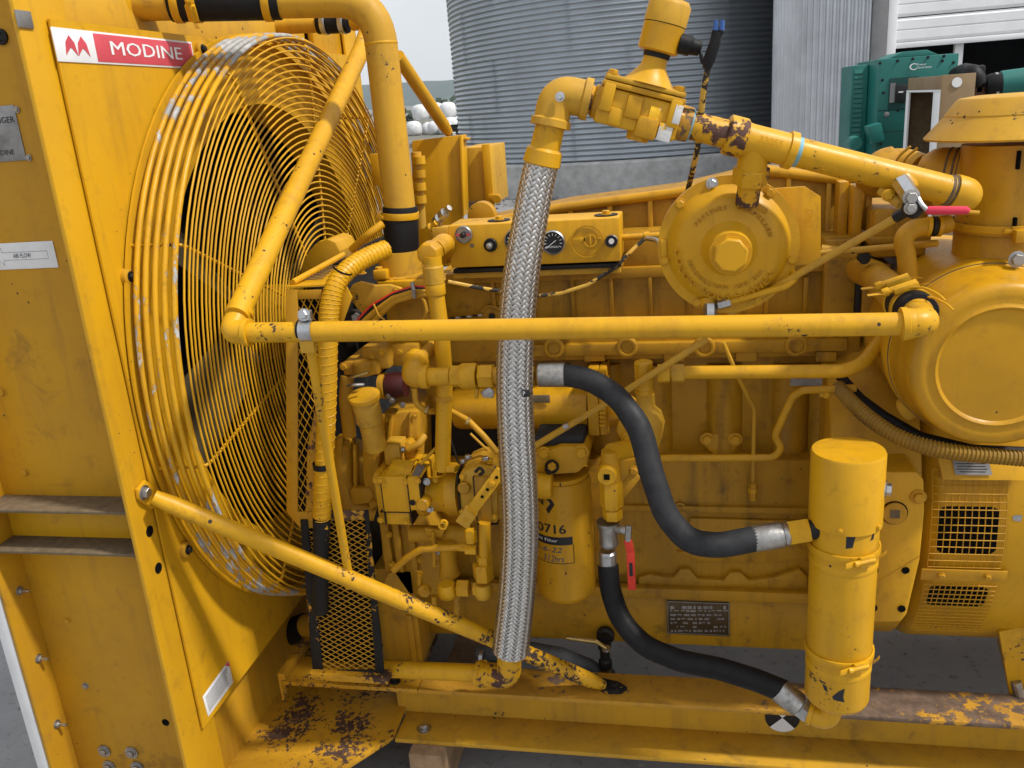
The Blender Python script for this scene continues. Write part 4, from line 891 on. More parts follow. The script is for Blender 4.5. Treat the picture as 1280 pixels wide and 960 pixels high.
gp('linkage_clip', MB().tube([V(594,590,1.45), V(600,584,1.45), V(605,590,1.45), V(599,594,1.45)], .003, 8, fillet=.004), 'dark', parent=mh, bevel=0)
L0, L1 = V(580,651,1.435), V(627,588,1.435); d = (L1-L0).normalized(); s_ = d.cross(OUT).normalized()
lv = gp('lever_arm', MB().obox((L0+L1)/2, d, s_, OUT, (L1-L0).length, .022, .006), 'y', bevel=.001, parent=mh); gp('lever_clamp', MB().obox(L0 + d*.01, d, s_, OUT, .034, .027, .018), 'y', bevel=.002, parent=mh)
for t in (.50, .64, .88): 
    p_ = L0 + (L1-L0)*t + OUT*.0032; gp('lever_hole', MB().lathe(p_, OUT, [(0,.0032),(.0006,.0032)], 12), 'pit', parent=mh, bevel=0)
bolt(L0 + (L1-L0)*.76 + OUT*.003, OUT, .006, mh, 'y'); gp('clamp_screw', MB().lathe(L0 + d*.008 + OUT*.009, OUT, [(0,.005),(.001,.005)], 14), 'yd', parent=mh, bevel=0)
gp('hex_socket_plug', MB().lathe(V(555,654,1.46), OUT, [(0,.009),(.012,.009),(.012,.005),(.006,.005)], 18), 'y', bevel=0); gp('plug_bore', MB().lathe(V(555,654,1.4495), OUT, [(0,.0045),(.001,.0045)], 6), 'pit', bevel=0)
# ---- pump body and fittings below
gp('oil_pump_body', MB().lathe(V(560,668,1.53), RX, [(-.08,.018),(-.01,.018),(0,.022),(.05,.022)], 20), 'yd', bevel=0); gp('pump_column', MB().lathe(V(562,718,1.51), UPZ, [(0,.022),(.02,.018),(.07,.017),(.08,.020)], 22), 'yd', bevel=0)
gp('return_line', MB().tube([V(492,713,1.47), V(508,698,1.465), V(527,686,1.46), V(578,684,1.455)], m_of(4.6,V(540,690,1.46)), 14, fillet=.05), 'y', bevel=0, label='bent oil return tube', sharp=60)
gp('tube_nut', MB().hexa(V(575,684.5,1.455), RX, .016, .0085), 'y', bevel=0)
def hexv(px, y0, y1, Y, rpx, mat='y', name='hex_fitting'):
    a, b = V(px, y1, Y), V(px, y0, Y); return gp(name, MB().hexa(Vector((a.x,Y,a.z)), UPZ, b.z-a.z, m_of(rpx,a)), mat, bevel=0)
hexv(589, 662, 677, 1.45, 8); gp('hex_fitting', MB().hexa(V(582,687,1.45), RX, .022, .0105), 'y', bevel=0)
a = V(606,697,1.45); gp('riser_tube', MB().tube([a, V(606,653,1.45)], m_of(7.5,a), 16), 'y', bevel=0); hexv(606, 694, 705, 1.45, 10); hexv(605, 704, 724, 1.45, 13)
for (x, y, r) in ((605,738,12),(560,737,13)): gp('cast_elbow', MB().lathe(V(x,y+r*.8,1.45), UPZ, [(0,m_of(r*.55,a)),(.004,m_of(r*.92,a)),(.014,m_of(r,a)),(.024,m_of(r*.95,a)),(.032,m_of(r*.8,a))], 16), 'y', bevel=0, sharp=60)
gp('hex_fitting', MB().hexa(V(572,735,1.45), RX, .024, m_of(11.5,a)), 'y', bevel=0); gp('hex_fitting', MB().hexa(V(592,736,1.45), RX, .008, m_of(9,a)), 'yd', bevel=0)
gp('pipe_plug', MB().lathe(V(532,736,1.47), OUT, [(0,.0125),(.012,.0125),(.014,.008)], 20), 'y', bevel=0); gp('plug_square', MB().lathe(V(531,737,1.456), OUT, [(0,.005),(.006,.005)], 4), 'yd', bevel=0)
for (x, y0, y1, r) in ((543,745,768,4),(572,742,772,5),(525,715,730,4)): gp('drain_pin', MB().tube([V(x,y0,1.48), V(x,y1,1.48)], m_of(r,a), 12), 'y', bevel=0)
gp('control_rod', MB().tube([V(545,560,1.52), V(526,580,1.50)], .0035, 10), 'y', bevel=0); gp('dark_rod', MB().tube([V(563,548,1.56), V(575,585,1.55)], .002, 8), 'dark', bevel=0); gp('dark_rod', MB().tube([V(588,542,1.56), V(612,565,1.55)], .0025, 8), 'yd', bevel=0)
# ---- vertical dipstick / breather pipe with tee head
a = V(548, 356, 1.50); rr_ = m_of(10.5, a)
vp = gp('breather_pipe', MB().tube([V(543,352,1.50), V(552,420,1.50), V(556,470,1.50), V(553,587,1.50)], rr_, 20), 'y', bevel=0, label='vertical yellow breather pipe with octagonal tee head', sharp=60)
gp('pipe_socket', MB().lathe(V(543,354,1.50), UPZ, [(0,rr_*1.22),(.030,rr_*1.26),(.034,rr_*1.1),(.040,rr_*1.1)], 22), 'y', bevel=0, parent=vp); gp('socket_band', MB().lathe(V(545,368,1.50), UPZ, [(0,rr_*1.2),(.02,rr_*1.2)], 22), 'y', bevel=.001, parent=vp)
gp('tee_head', MB().lathe(V(541,314,1.525), OUT, [(0,.022),(.03,.022),(.037,.018)], 8, PI/8), 'y', bevel=.002, parent=vp); gp('tee_neck', MB().lathe(V(541,330,1.50), UPZ, [(-.006,.017),(.014,.017)], 20), 'y', bevel=0, parent=vp)
gp('tee_elbow', MB().tube([V(545,312,1.53), V(556,303,1.56), V(556,318,1.64)], .019, 18, fillet=.03), 'y', bevel=0, parent=vp, sharp=60)
# ---- wiring
def wire(name, pts, r, mat, lbl=None): return gp(name, MB().tube(pts, r, 8, fillet=.03, fs=5), mat, bevel=0, label=lbl, sharp=70)
for i, (mt, r, o) in enumerate((('yd',.0062,0),('yd',.0062,9),('dark',.004,-7),('red' ,.0028,-11),('yd',.003,-4))):
    wire('wire_loom', [V(452+o,404+abs(o)*.3,1.54), V(470+o*.6,388+o*.5,1.535), V(492,372+o*.55,1.53), V(518,364+o*.55,1.53), V(540,364+o*.4,1.535)], r, mt)
wire('wire_loom', [V(520,366,1.535), V(530,374,1.53), V(534,392,1.53), V(528,402,1.53)], .0035, 'yd')
gp('cable_tie', MB().tube([V(515,353,1.52), V(517,362,1.515), V(518,372,1.52)], .0042, 8), 'plate', bevel=0); gp('cable_tie', MB().tube([V(467,380,1.522), V(473,394,1.52), V(481,400,1.522)], .002, 8, fillet=.01), 'yd', bevel=0)
wire('loom_sheath', [V(518,486,1.50), V(520,505,1.50), V(533,514,1.50), V(553,514,1.53)], .0065, 'yd'); wire('loom_sheath', [V(560,512,1.54), V(585,525,1.53), V(605,545,1.52), V(622,566,1.51)], .006, 'yd'); gp('cable_tie', MB().lathe(V(532,512,1.50), (1,0,-.4), [(0,.009),(.006,.009)], 10), 'brass', bevel=0); gp('cable_tie', MB().lathe(V(583,526,1.53), (1,0,-.6), [(0,.009),(.006,.009)], 10), 'brass', bevel=0)
# ---- upper oil line: elbow, nipple, union, hose end
OY = 1.435
ol = gp('oil_line_elbow', MB().tube([V(520,451,OY+.04), V(517,462,OY+.005), V(516,470,OY), V(534,470.5,OY)], m_of(14.5,V(520,468,OY)), 22, fillet=.02, fs=8), 'y', bevel=0, label='cast elbow and union feeding the upper black hose', sharp=50)
a = V(560,470,OY); hy = Vector((1,0,0))
def onl(px): return V(px, 470.5 - (px-560)*.015, OY)
for nm, x0, x1, rpx, mt in (('elbow_band',527,536,15,'y'),('pipe_nipple',534,563,11.3,'y'),('pipe_nipple',616,668,11,'yd')): gp(nm, MB().lathe(onl(x0), hy, [(0,m_of(rpx,a)),(onl(x1).x-onl(x0).x,m_of(rpx,a))], 22), mt, bevel=.0006, parent=ol)
gp('union_nut', MB().hexa(onl(564), hy, onl(577).x-onl(564).x, m_of(14,a)), 'y', bevel=0, parent=ol); gp('union_ring', MB().lathe(onl(576), hy, [(0,m_of(15,a)),(.004,m_of(16.5,a)),(.026,m_of(16.5,a)),(.03,m_of(15,a))], 24), 'y', bevel=0, parent=ol); gp('union_hex', MB().hexa(onl(599), hy, onl(617).x-onl(599).x, m_of(15.5,a), .3), 'y', bevel=0, parent=ol)
gp('wing_lug', poly([(592,486),(598,486),(597,499),(593,499)], OY, .008), 'y', parent=ol, bevel=.001); gp('steel_tab', poly([(600,490),(612,484),(618,490),(616,498),(604,497)], OY+.01, .004), 'dull', parent=ol, bevel=.001)

# ---- oil cooler and filter
ca = V(570, 510, 1.665); cb = V(736, 508, 1.665); r_ = m_of(28, cb)
cool = gp('oil_cooler', MB().lathe(Vector((ca.x,1.665,cb.z)), RX, [(0,r_*.9),(.01,r_),(cb.x-ca.x,r_)], 36), 'y', bevel=0, label='horizontal oil cooler cylinder with bolted end flange')
gp('cooler_flange', blk(734, 467, 748, 545, 1.60, .13), 'y', bevel=.003, parent=cool); gp('bonnet_flange', blk(748.5, 466, 758, 544, 1.602, .13), 'y', bevel=.003, parent=cool)
gp('cooler_bonnet', MB().lathe(Vector((V(758,508,1.665).x,1.665,cb.z)), RX, [(0,r_*.98),(.02,r_*.85),(.05,r_*.5),(.06,r_*.35)], 30), 'y', bevel=0, parent=cool, sharp=60)
for (x, y) in ((757,474),(757,538)): bolt(V(x,y,1.61), RX, .008, cool, 'y')
for i in range(6): gp('bonnet_fin', blk(749, 505+i*5.2, 757, 507.5+i*5.2, 1.598, .006), 'y', parent=cool, bevel=.0005)
mb = MB(); p_ = V(667,499,1.665-r_-.0005); mb.box(p_ + Vector((-.033,-.0012,-.0085)), p_ + Vector((.033,.003,.0085))); gp('cooler_tag', mb, 'dust', parent=cool, bevel=.003)
fa = V(705, 738, 1.60); FZ0 = fa.z + .004; ftop = V(705, 594, 1.60).z; fr = m_of(37.5, V(705,660,1.60)); FX = V(704, 660, 1.60).x
flt = gp('oil_filter', MB().lathe((FX,1.60,FZ0), UPZ, [(-.012,fr*.55),(-.010,fr*.72),(.0,fr*.93),(.012,fr),(ftop-FZ0-.012,fr),(ftop-FZ0,fr*.94)], 48), 'y', bevel=0, label='yellow spin-on oil filter printed with part number and handwritten date', sharp=50)
gp('filter_head', poly([(664,588),(664,566),(690,562),(700,558),(732,558),(736,566),(735,580),(722,592),(664,596)], 1.545, .11), 'y', bevel=.006); gp('filter_seat', MB().lathe((FX,1.60,ftop-.001), UPZ, [(0,fr*.9),(.012,fr*.95)], 36), 'y', bevel=0)
gp('head_gasket', blk(668, 545, 730, 558, 1.56, .1), 'hose', bevel=.006); bolt(V(680,566,1.545), OUT, .010, G, 'y'); bolt(V(727,565,1.545), OUT, .011, G, 'y')
gp('sampling_port', MB().lathe(V(691,582,1.54), (-.3,-1,-.1), [(0,.014),(.008,.014),(.010,.009),(.02,.009),(.022,.005)], 12), 'dark', bevel=0); gp('port_hex', MB().hexa(V(691,582,1.518), (-.3,-1,-.1), .008, .008), 'yd', bevel=0)
gp('filter_cup', MB().tube([V(668,607,1.525), V(690,608,1.525)], m_of(16,V(680,608,1.525)), 20), 'yc', bevel=.002)
# print wrapped round the filter
def on_filter(ang, z, dr=.0006): return Vector((FX + math.sin(ang)*(fr+dr), 1.60 - math.cos(ang)*(fr+dr), z))
def zf_(py): return V(706, py, 1.60-fr).z
def wrap_text(body, py, hpx, x0px, wpx, mat, name='filter_print', shear=0, bold=True):
    vs_, fs_ = text_geo(body, 1.0, 0, 'LEFT', shear); xs = [v.x for v in vs_]; ys = [v.y for v in vs_]; ref = V(706,py,1.60-fr)
    W_ = m_of(wpx, ref); Hh = m_of(hpx, ref); zc = zf_(py); s0 = m_of(x0px-703, ref); mb = MB()
    for o in ((-.0006, 0, .0006) if bold else (0,)):
        q = []
        for v in vs_:
            s = s0 + o + (v.x-min(xs))/(max(xs)-min(xs))*W_; z = zc + ((v.y-min(ys))/(max(ys)-min(ys))-.5)*Hh
            q.append(on_filter(math.asin(max(-.999, min(.999, s/fr))), z, .0007 + abs(o)*.2))
        mb.add(q, fs_)
    return gp(name, mb, mat, bevel=0, parent=flt)
def wrap_rect(x0, x1, y0, y1, mat, name, dr=.0004):
    ref = V(706,(y0+y1)/2,1.60-fr); mb = MB(); n = 14; q = []
    for i in range(n+1):
        s = m_of(x0 + (x1-x0)*i/n - 703, ref); a = math.asin(max(-.999, min(.999, s/fr))); q += [on_filter(a, zf_(y0), dr), on_filter(a, zf_(y1), dr)]
    mb.add(q, [(2*i, 2*i+2, 2*i+3, 2*i+1) for i in range(n)]); return gp(name, mb, mat, bevel=0, parent=flt)
wrap_text('1R-0716', 662, 12.5, 651, 61, 'lbk'); wrap_rect(668, 719.5, 672, 682, 'lbk', 'print_band')
wrap_text('Engine Oil Filter', 677, 6, 648, 53, 'white', bold=False)
for (x0,x1,y0,y1) in ((668,720,704.5,705.3),(719.6,720.4,682,705)): wrap_rect(x0,x1,y0,y1,'lbk','print_line')
wrap_text('12-6-22', 688, 7.5, 664, 42, 'lblue', 'handwriting', .3, False); wrap_text('512hrs', 699, 9, 681, 27, 'lblue', 'handwriting', .3, False)
def wrap_poly(pts, mat, name, dr=.0006):
    mb = MB(); q = []
    for (x, y) in pts: s = m_of(x-703, V(706,y,1.60-fr)); q.append(on_filter(math.asin(max(-.999,min(.999,s/fr))), zf_(y), dr))
    n = len(q)//2; mb.add(q, [(i, (i+1) % n, n + (i+1) % n, n+i) for i in range(n)]); return gp(name, mb, mat, bevel=0, parent=flt)
hexo = [(700,631),(692,643),(668,640),(660,627),(670,617),(691,617)]; hexi = [(694.5,630),(689,637.5),(672,635),(667,628),(674,623),(688,623)]
wrap_poly(hexo + hexi, 'lbk', 'filter_emblem'); wrap_text('N', 629, 9, 676, 9, 'lbk', 'filter_emblem')
for (x, y) in ((708,606),(708,717)): wrap_rect(x,x+1.6,y-2,y+2,'lbk','paint_nick')
# ---- tee, shut-off valve with red handle, lower hose
TYv = 1.50; a = V(765,590,TYv)
sv = gp('outlet_tee', MB().lathe(V(764,603,TYv), UPZ, [(0,m_of(11.5,a)),(.012,m_of(12.5,a)),(.04,m_of(12.5,a)),(.065,m_of(11,a))], 22), 'y', bevel=0, label='cast tee and shut-off valve with red lever')
gp('tee_branch', MB().lathe(V(760,588,TYv), OUT, [(-.02,m_of(12.5,a)),(.026,m_of(12.5,a)),(.030,m_of(11,a)),(.030,m_of(3,a))], 24), 'y', bevel=0, parent=sv); gp('branch_socket', MB().lathe(V(760,588,TYv)+OUT*.0302, OUT, [(0,m_of(5.2,a)),(.001,m_of(5.2,a))], 4, PI/4), 'pit', bevel=0, parent=sv)
gp('tee_feed', MB().tube([V(764,566,TYv), V(790,560,TYv+.05), V(806,545,TYv+.12)], m_of(12,a), 18, fillet=.03), 'y', bevel=0, parent=sv)
hexv(765, 601, 633, TYv, 14.5, 'yc'); hexv(766, 636, 648, TYv, 12.5, 'yc'); gp('valve_neck', MB().lathe(V(765,637,TYv), UPZ, [(-.004,m_of(10,a)),(.01,m_of(10,a))], 18), 'yd', bevel=0, parent=sv)
gp('ball_valve', MB().lathe(V(761,682,TYv), UPZ, [(0,m_of(11,a)),(.006,m_of(13,a)),(.02,m_of(12,a)),(.035,m_of(13,a)),(.047,m_of(15,a)),(.052,m_of(15,a))], 20), 'dull', bevel=0, parent=sv)
gp('hose_ferrule', MB().lathe(V(760,713,TYv), UPZ, [(0,m_of(11.5,a)),(.004,m_of(12.2,a)),(.04,m_of(12.2,a)),(.044,m_of(10,a))], 22), 'steel', bevel=0, parent=sv)
gp('valve_stem', MB().tube([V(768,660,TYv-.01), V(786,664,TYv-.025)], .0085, 12), 'dull', bevel=.001, parent=sv)
hp = [V(786,657,1.465), V(785,676,1.46), V(788,690,1.46), V(790,736,1.462)]
mb = MB(); mb.tube(hp[:2], .006, 8); gp('lever_shank', mb, 'dull', parent=sv, bevel=0)
mb = MB()
for i in range(1, 3):
    d = (hp[i+1]-hp[i]); mb.obox((hp[i]+hp[i+1])/2, d.normalized(), d.cross(OUT).normalized(), OUT, d.length+.004, .0155, .005)
gp('red_lever', mb, 'red', bevel=.0018, parent=sv, label='red vinyl-coated valve lever'); p_ = (hp[2]*.55+hp[3]*.45); gp('lever_print', MB().box(p_ + Vector((-.003,-.004,-.014)), p_ + Vector((.003,-.0028,.014))), 'lbk', bevel=0, parent=sv)
gp('lower_hose', MB().tube([V(760,706,TYv), V(762,735,1.49), V(775,775,1.46), V(805,808,1.43), V(850,826,1.41), V(900,836,1.395), V(945,850,1.385), V(980,864,1.38)], m_of(13.8,V(850,826,1.41)), 22, fillet=.12, fs=8), 'rub', bevel=0, label='lower black rubber hose sagging to the foot of the canister', sharp=70)
# ---- upper black hose
up_pts = [V(700,468,OY), V(735,473,1.43), V(772,495,1.41), V(800,535,1.385), V(814,590,1.36), V(832,645,1.34), V(862,678,1.335), V(900,682,1.34), V(945,673,1.35)]
gp('upper_hose', MB().tube(up_pts, [m_of(14.3,up_pts[0])]*3 + [m_of(15.5,up_pts[3])]*3 + [m_of(16,up_pts[6])]*3, 24, fillet=.12, fs=8), 'hose', bevel=0, label='S-shaped grey-black rubber hose running to the canister', sharp=70)
gp('hose_ferrule', MB().lathe(onl(672), hy, [(0,m_of(12,a)),(.003,m_of(14,a)),(onl(706).x-onl(672).x,m_of(14.4,a))], 24), 'dull', bevel=0, label='crimped steel end of the upper hose')
# ---- canister
CY = 1.37; ct = V(1058, 562, CY); cbm = V(1048, 866, CY); CX = (ct.x+cbm.x)/2; rc1 = m_of(44.5, V(1058,590,CY)); rc2 = m_of(39.8, V(1054,720,CY)); zc_t, zc_b = V(1058,562,CY).z, V(1048,868,CY).z; zsplit = V(1056,668,CY-.05).z
can = gp('canister', MB().lathe((CX,CY,zc_b), UPZ, [(-.010,rc2*.80),(-.004,rc2*.94),(.004,rc2),(zsplit-zc_b+.003,rc2)], 56), 'yc', bevel=0, label='tall yellow cylindrical canister with domed-edge cap', sharp=40)
gp('canister_cap', MB().lathe((CX,CY,zsplit), UPZ, [(0,rc1*.95),(0,rc1),(zc_t-zsplit-.004,rc1),(zc_t-zsplit,rc1*.965)], 56), 'y', bevel=0, parent=can, sharp=40)
for py in (690, 822): 
    zb2 = V(1050,py+24,CY-.048).z; gp('canister_bead', MB().lathe((CX,CY,zb2), UPZ, [(-.010,rc2),(-.008,rc2*1.02),(.002,rc2*1.02),(.004,rc2)], 48, cap=False), 'y', bevel=0, parent=can)
    band_clamp((CX,CY,V(1055,py+8,CY-.048).z), UPZ, rc2*1.015, .013, can, 'y', (.50,-1,0))
for (dx, dz) in ((-.3, .0), (.85, .004)): bolt((CX+rc1*math.sin(dx), CY-rc1*math.cos(dx), zsplit+.008), (math.sin(dx),-math.cos(dx),0), .0045, can, 'y')
bolt((CX+rc1*.98, CY-.01, V(1100,608,CY).z), (1,-.3,0), .011, can, 'steel')
def can_patch(pts, r, mat='lbk'):     # flaked paint on the canister wall
    mb = MB(); q = [ ]
    for (x, y) in pts:
        d = ray(x, y); ox, oy = -CX, -CY; A_ = d.x**2+d.y**2; B_ = ox*d.x+oy*d.y; Cc = ox*ox+oy*oy-r*r; t = (-B_-math.sqrt(max(0, B_*B_-A_*Cc)))/A_; q.append(d*t + Vector((0,0,H)))
    mb.add(q, [tuple(range(len(q)))]); return gp('flaked_patch', mb, mat, bevel=0, parent=can)
NAVY = plain('dark_primer', (.012,.014,.022), .55)
can_patch([(1061,652),(1070,651),(1069,661),(1071,668),(1068,676),(1066,685),(1057,686),(1058,672),(1060,664)], rc2+.0006, NAVY); can_patch([(1091,668),(1093,667),(1092,674),(1088,676)], rc2+.0006, NAVY)
can_patch([(1040,871),(1049,864),(1056,861),(1054,872),(1056,878),(1050,877),(1042,875)], rc2+.0007, NAVY); can_patch([(1028,855),(1033,858),(1035,866),(1030,862)], rc2+.0007, NAVY)
# canister upper port
u0, u1 = V(940, 674, 1.35), V(1022, 661, 1.355); du = (u1-u0); Lu = du.length
gp('hose_ferrule', MB().lathe(u0, du, [(0,m_of(15.5,u0)),(.004,m_of(16.5,u0)),(Lu*.45,m_of(16.5,u0)),(Lu*.50,m_of(14,u0))], 24), 'dull', bevel=0); gp('swivel_nut', MB().hexa(u0 + du*.52, du, Lu*.36, m_of(16,u0)), 'yc', bevel=0); gp('port_ring', MB().lathe(u0 + du*.50, du, [(0,m_of(15,u0)),(.004,m_of(17,u0)),(.008,m_of(15,u0))], 20), 'steel', bevel=0); gp('port_nipple', MB().lathe(u0 + du*.86, du, [(0,m_of(12.5,u0)),(Lu*.3,m_of(12.5,u0))], 20), 'dark', bevel=0)
# canister lower port
l0, l1 = V(972, 861, 1.38), V(1006, 887, 1.37); dl = l1-l0
gp('hose_ferrule', MB().lathe(l0, dl, [(0,m_of(14,l0)),(.004,m_of(15.5,l0)),(dl.length*.75,m_of(15,l0)),(dl.length*.8,m_of(13,l0))], 22), 'dull', bevel=0); gp('swivel_nut', MB().hexa(l0 + dl*.80, dl, dl.length*.35, m_of(14.5,l0)), 'steel', bevel=0)
elbow('drain_elbow', l1 + dl*.12, V(1034, 900, 1.36), V(1046, 866, CY), m_of(13.5,l0), 'yc', fil=.035)

# ---- black plate and strips put in as shade, flanges and small fasteners round the pump cluster
xd_ = V(470, 560, 1.70).x - .05
gp('hollow_shade_plate', MB().box((xd_-.012, 1.60, .36), (xd_, 2.25, 1.17)), 'dark', bevel=0, label='black plate put in as the shade of the hollow behind the pumps')  # black sheet standing in for the shadowed hollow seen between the pumps
gp('crank_pulley', MB().lathe((xd_-.05, 1.90, .60), RX, [(0,.13),(.008,.13),(.012,.115),(.02,.115),(.024,.13),(.034,.13)], 40), 'dark', bevel=0)
gp('oil_line_pipe', MB().tube([V(548,426,OY+.12), V(521,452,OY+.035)], m_of(8.5,V(520,468,OY)), 16), 'yd', bevel=0); gp('elbow_band', MB().lathe(V(520,452,OY+.038), V(548,426,OY+.12)-V(521,452,OY+.035), [(-.010,m_of(15,V(520,468,OY))),(0,m_of(16,V(520,468,OY))),(.008,m_of(16,V(520,468,OY))),(.010,m_of(12,V(520,468,OY)))], 22), 'y', bevel=0)
for (x0,y0,x1,y1,Y) in ((511,597,512,657,1.4735),(478,597,479,656,1.474),(525,598,526,640,1.464),(573,592,574.4,650,1.462),(593,597,594,652,1.454),(475,640,512,641,1.474),(596,655,622,656,1.464)):
    gp('seam_shade', blk(x0,y0,x1,y1,Y,.05), 'dark', bevel=0)  # thin dark strips drawn as the shaded gaps between the governor pieces
for (x,y,Y,r,m_) in ((476,600,1.473,.0055,'y'),(476,650,1.478,.0055,'y'),(508,602,1.473,.005,'y'),(508,652,1.478,.005,'y'),(522,601,1.463,.005,'y'),(578,596,1.463,.005,'y'),(578,640,1.463,.005,'y'),(618,646,1.463,.0055,'y'),(618,604,1.463,.0055,'y'),
    (432,560,1.575,.006,'yd'),(432,625,1.575,.006,'yd'),(470,575,1.563,.006,'yd'),(468,628,1.563,.006,'yd'),(458,532,1.563,.006,'yd'),(482,525,1.597,.005,'yd'),(518,520,1.597,.005,'yd'),(519,598,1.597,.005,'yd'),(520,640,1.597,.006,'yd'),(486,668,1.583,.006,'y'),(490,705,1.583,.006,'y'),(548,690,1.50,.005,'steel'),(545,704,1.50,.006,'yd'),(541,672,1.51,.006,'y'),(583,655,1.45,.006,'y'),
    (430,458,1.574,.007,'yd'),(466,445,1.588,.007,'yd'),(478,440,1.588,.006,'y'),(500,440,1.618,.006,'yd'),(516,440,1.618,.006,'yd'),(440,370,1.563,.006,'yd'),(462,392,1.563,.006,'yd'),(495,364,1.563,.006,'yd'),(490,352,1.613,.006,'y'),(524,352,1.613,.006,'yd')):
    bolt(V(x,y,Y), OUT, r, G, m_, 'flange_bolt')
gp('pump_flange', poly([(421,548),(428,545),(428,640),(420,634)], 1.572, .012), 'yd', bevel=.003); gp('pump_rib', poly([(440,556),(445,556),(446,616),(441,616)], 1.570, .02), 'yd', bevel=.004); gp('pump_foot', poly([(436,612),(462,610),(468,620),(462,630),(440,632)], 1.560, .03), 'yd', bevel=.005)
gp('filler_bracket', poly([(452,548),(470,540),(480,540),(474,560),(466,570),(454,564)], 1.545, .012), 'y', bevel=.003); bolt(V(462,553,1.544), OUT, .009, G, 'y', 'flange_bolt')
gp('cam_cover', poly([(495,556),(510,552),(518,560),(520,580),(500,584)], 1.565, .03), 'y', bevel=.004); gp('cover_tube', MB().tube([V(510,562,1.56), V(524,555,1.56), V(530,545,1.58)], .008, 12, fillet=.02), 'yd', bevel=0)
gp('gland_nut', MB().hexa(V(565,588,1.50), (0,.1,1), .012, .016), 'y', bevel=0); gp('lower_link', MB().tube([V(541,664,1.49), V(543,708,1.49)], .0035, 8), 'yd', bevel=0); gp('bracket_web', poly([(530,660),(556,664),(552,672),(534,670)], 1.50, .01), 'yd', bevel=.002)
gp('breather_clip', MB().lathe(V(555,500,1.50), UPZ, [(0,rr_*1.12),(.010,rr_*1.12)], 20), 'yd', bevel=0); gp('idler_hub', MB().lathe(V(446,398,1.60), OUT, [(0,.02),(.02,.02),(.022,.008)], 16), 'dark', bevel=0); gp('idler_bolt', MB().hexa(V(446,396,1.577), OUT, .008, .009), 'dull', bevel=0)
wire('tie_ends', [V(528,402,1.53), V(534,392,1.52), V(542,382,1.52)], .0016, 'yd'); wire('tie_ends', [V(530,404,1.53), V(538,396,1.52), V(540,388,1.52)], .0014, 'yd')
gp('block_core_plug', MB().lathe(V(615,395,1.70), OUT, [(0,.024),(.004,.024),(.005,.020),(.002,.018)], 24), 'ye', bevel=0); gp('core_plug_hex', MB().hexa(V(615,395,1.698), OUT, .004, .007), 'dark', bevel=0)
for i in range(6): gp('relay_pin', MB().box(V(566+i*7,398-i*.8,1.69) + Vector((-.006,0,-.002)), V(566+i*7,398-i*.8,1.69) + Vector((.003,.004,.002))), 'dull' if i % 2 else 'dark', bevel=0)

# ================================================================== braided gas hose
hpts = [V(679,196,1.345), V(669,240,1.345), V(660,290,1.345), V(652,340,1.345), V(646,400,1.35), V(643,470,1.36), V(645,540,1.37), V(649,610,1.385), V(650,670,1.40), V(647,730,1.415), V(642,780,1.425), V(638,812,1.43)]
def catmull(P, n):
    out_ = []; m = len(P)
    for i in range(m-1):
        p0, p1, p2, p3 = P[max(i-1,0)], P[i], P[i+1], P[min(i+2,m-1)]
        for k in range(n):
            t = k/n; out_.append(.5*((2*p1) + (p2-p0)*t + (2*p0-5*p1+4*p2-p3)*t*t + (3*p1-p0-3*p2+p3)*t**3))
    out_.append(P[-1]); return out_
hc_ = catmull(hpts, 16); hr = [m_of(20.5 + 2.0*min(1, i/60), hc_[i]) for i in range(len(hc_))]
hose = gp('braided_hose', MB().tube(hc_, [r*.93 for r in hr], 28), 'rub', bevel=0, label='thick vertical gas hose in stainless steel braid', sharp=70)
def braid_mesh():
    T = [(hc_[min(i+1,len(hc_)-1)] - hc_[max(i-1,0)]).normalized() for i in range(len(hc_))]
    Nn = (OUT - T[0]*OUT.dot(T[0])).normalized(); F = []; s = 0; S = []
    for i in range(len(hc_)):
        if i: Nn = (Nn - T[i]*Nn.dot(T[i])).normalized(); s += (hc_[i]-hc_[i-1]).length
        F.append((Nn.copy(), T[i].cross(Nn))); S.append(s)
    tot = S[-1]
    def at(s, ang, dr):
        s = max(0, min(tot-1e-6, s)); lo, hi = 0, len(S)-1
        while hi-lo > 1:
            m = (lo+hi)//2
            if S[m] <= s: lo = m
            else: hi = m
        t = (s-S[lo])/(S[hi]-S[lo]); c = hc_[lo].lerp(hc_[hi], t); n_ = F[lo][0].lerp(F[hi][0], t); b_ = F[lo][1].lerp(F[hi][1], t); r = hr[lo]*(1-t)+hr[hi]*t
        return c + (n_*math.cos(ang) + b_*math.sin(ang))*(r + dr)
    mb = MB(); NC = 24; R0 = sum(hr)/len(hr); lead = 2*PI*R0/math.tan(math.radians(41)); step = lead/NC/4; wa = 2*PI/NC*.46; amp = .0012
    ns = int(tot/step)
    for sgn in (1, -1):
        for c in range(NC):
            vv = []
            for i in range(ns+1):
                s = i*step; a = sgn*2*PI*s/lead + 2*PI*c/NC
                # over two, under two
                k_ = 2*s*NC/lead
                h = amp*math.cos(PI/2*((2*c + k_) - .5)) if sgn > 0 else -amp*math.cos(PI/2*((2*c - k_) - .5))
                for j, k in ((-1,-.0007),(-.35,0),(.35,0),(1,-.0007)): vv.append(at(s, a + wa*j, h + k))
            mb.add(vv, [(4*i+j, 4*i+j+1, 4*(i+1)+j+1, 4*(i+1)+j) for i in range(ns) for j in range(3)])
    return mb
gp('braid', braid_mesh(), 'braid', bevel=0, kind='stuff', parent=hose, sharp=50)
mb = MB(); p_ = V(657,491,1.33); gp('hose_tag', MB().box(p_ + Vector((-.006,-.004,-.006)), p_ + Vector((.007,.0,.006))), 'lbk', parent=hose, bevel=.0005); lettering('tag_lettering', 'P', M['white'], hose, p_ + Vector((-.002,-.0045,0)), RX, UPZ, .007, .004, .0003)
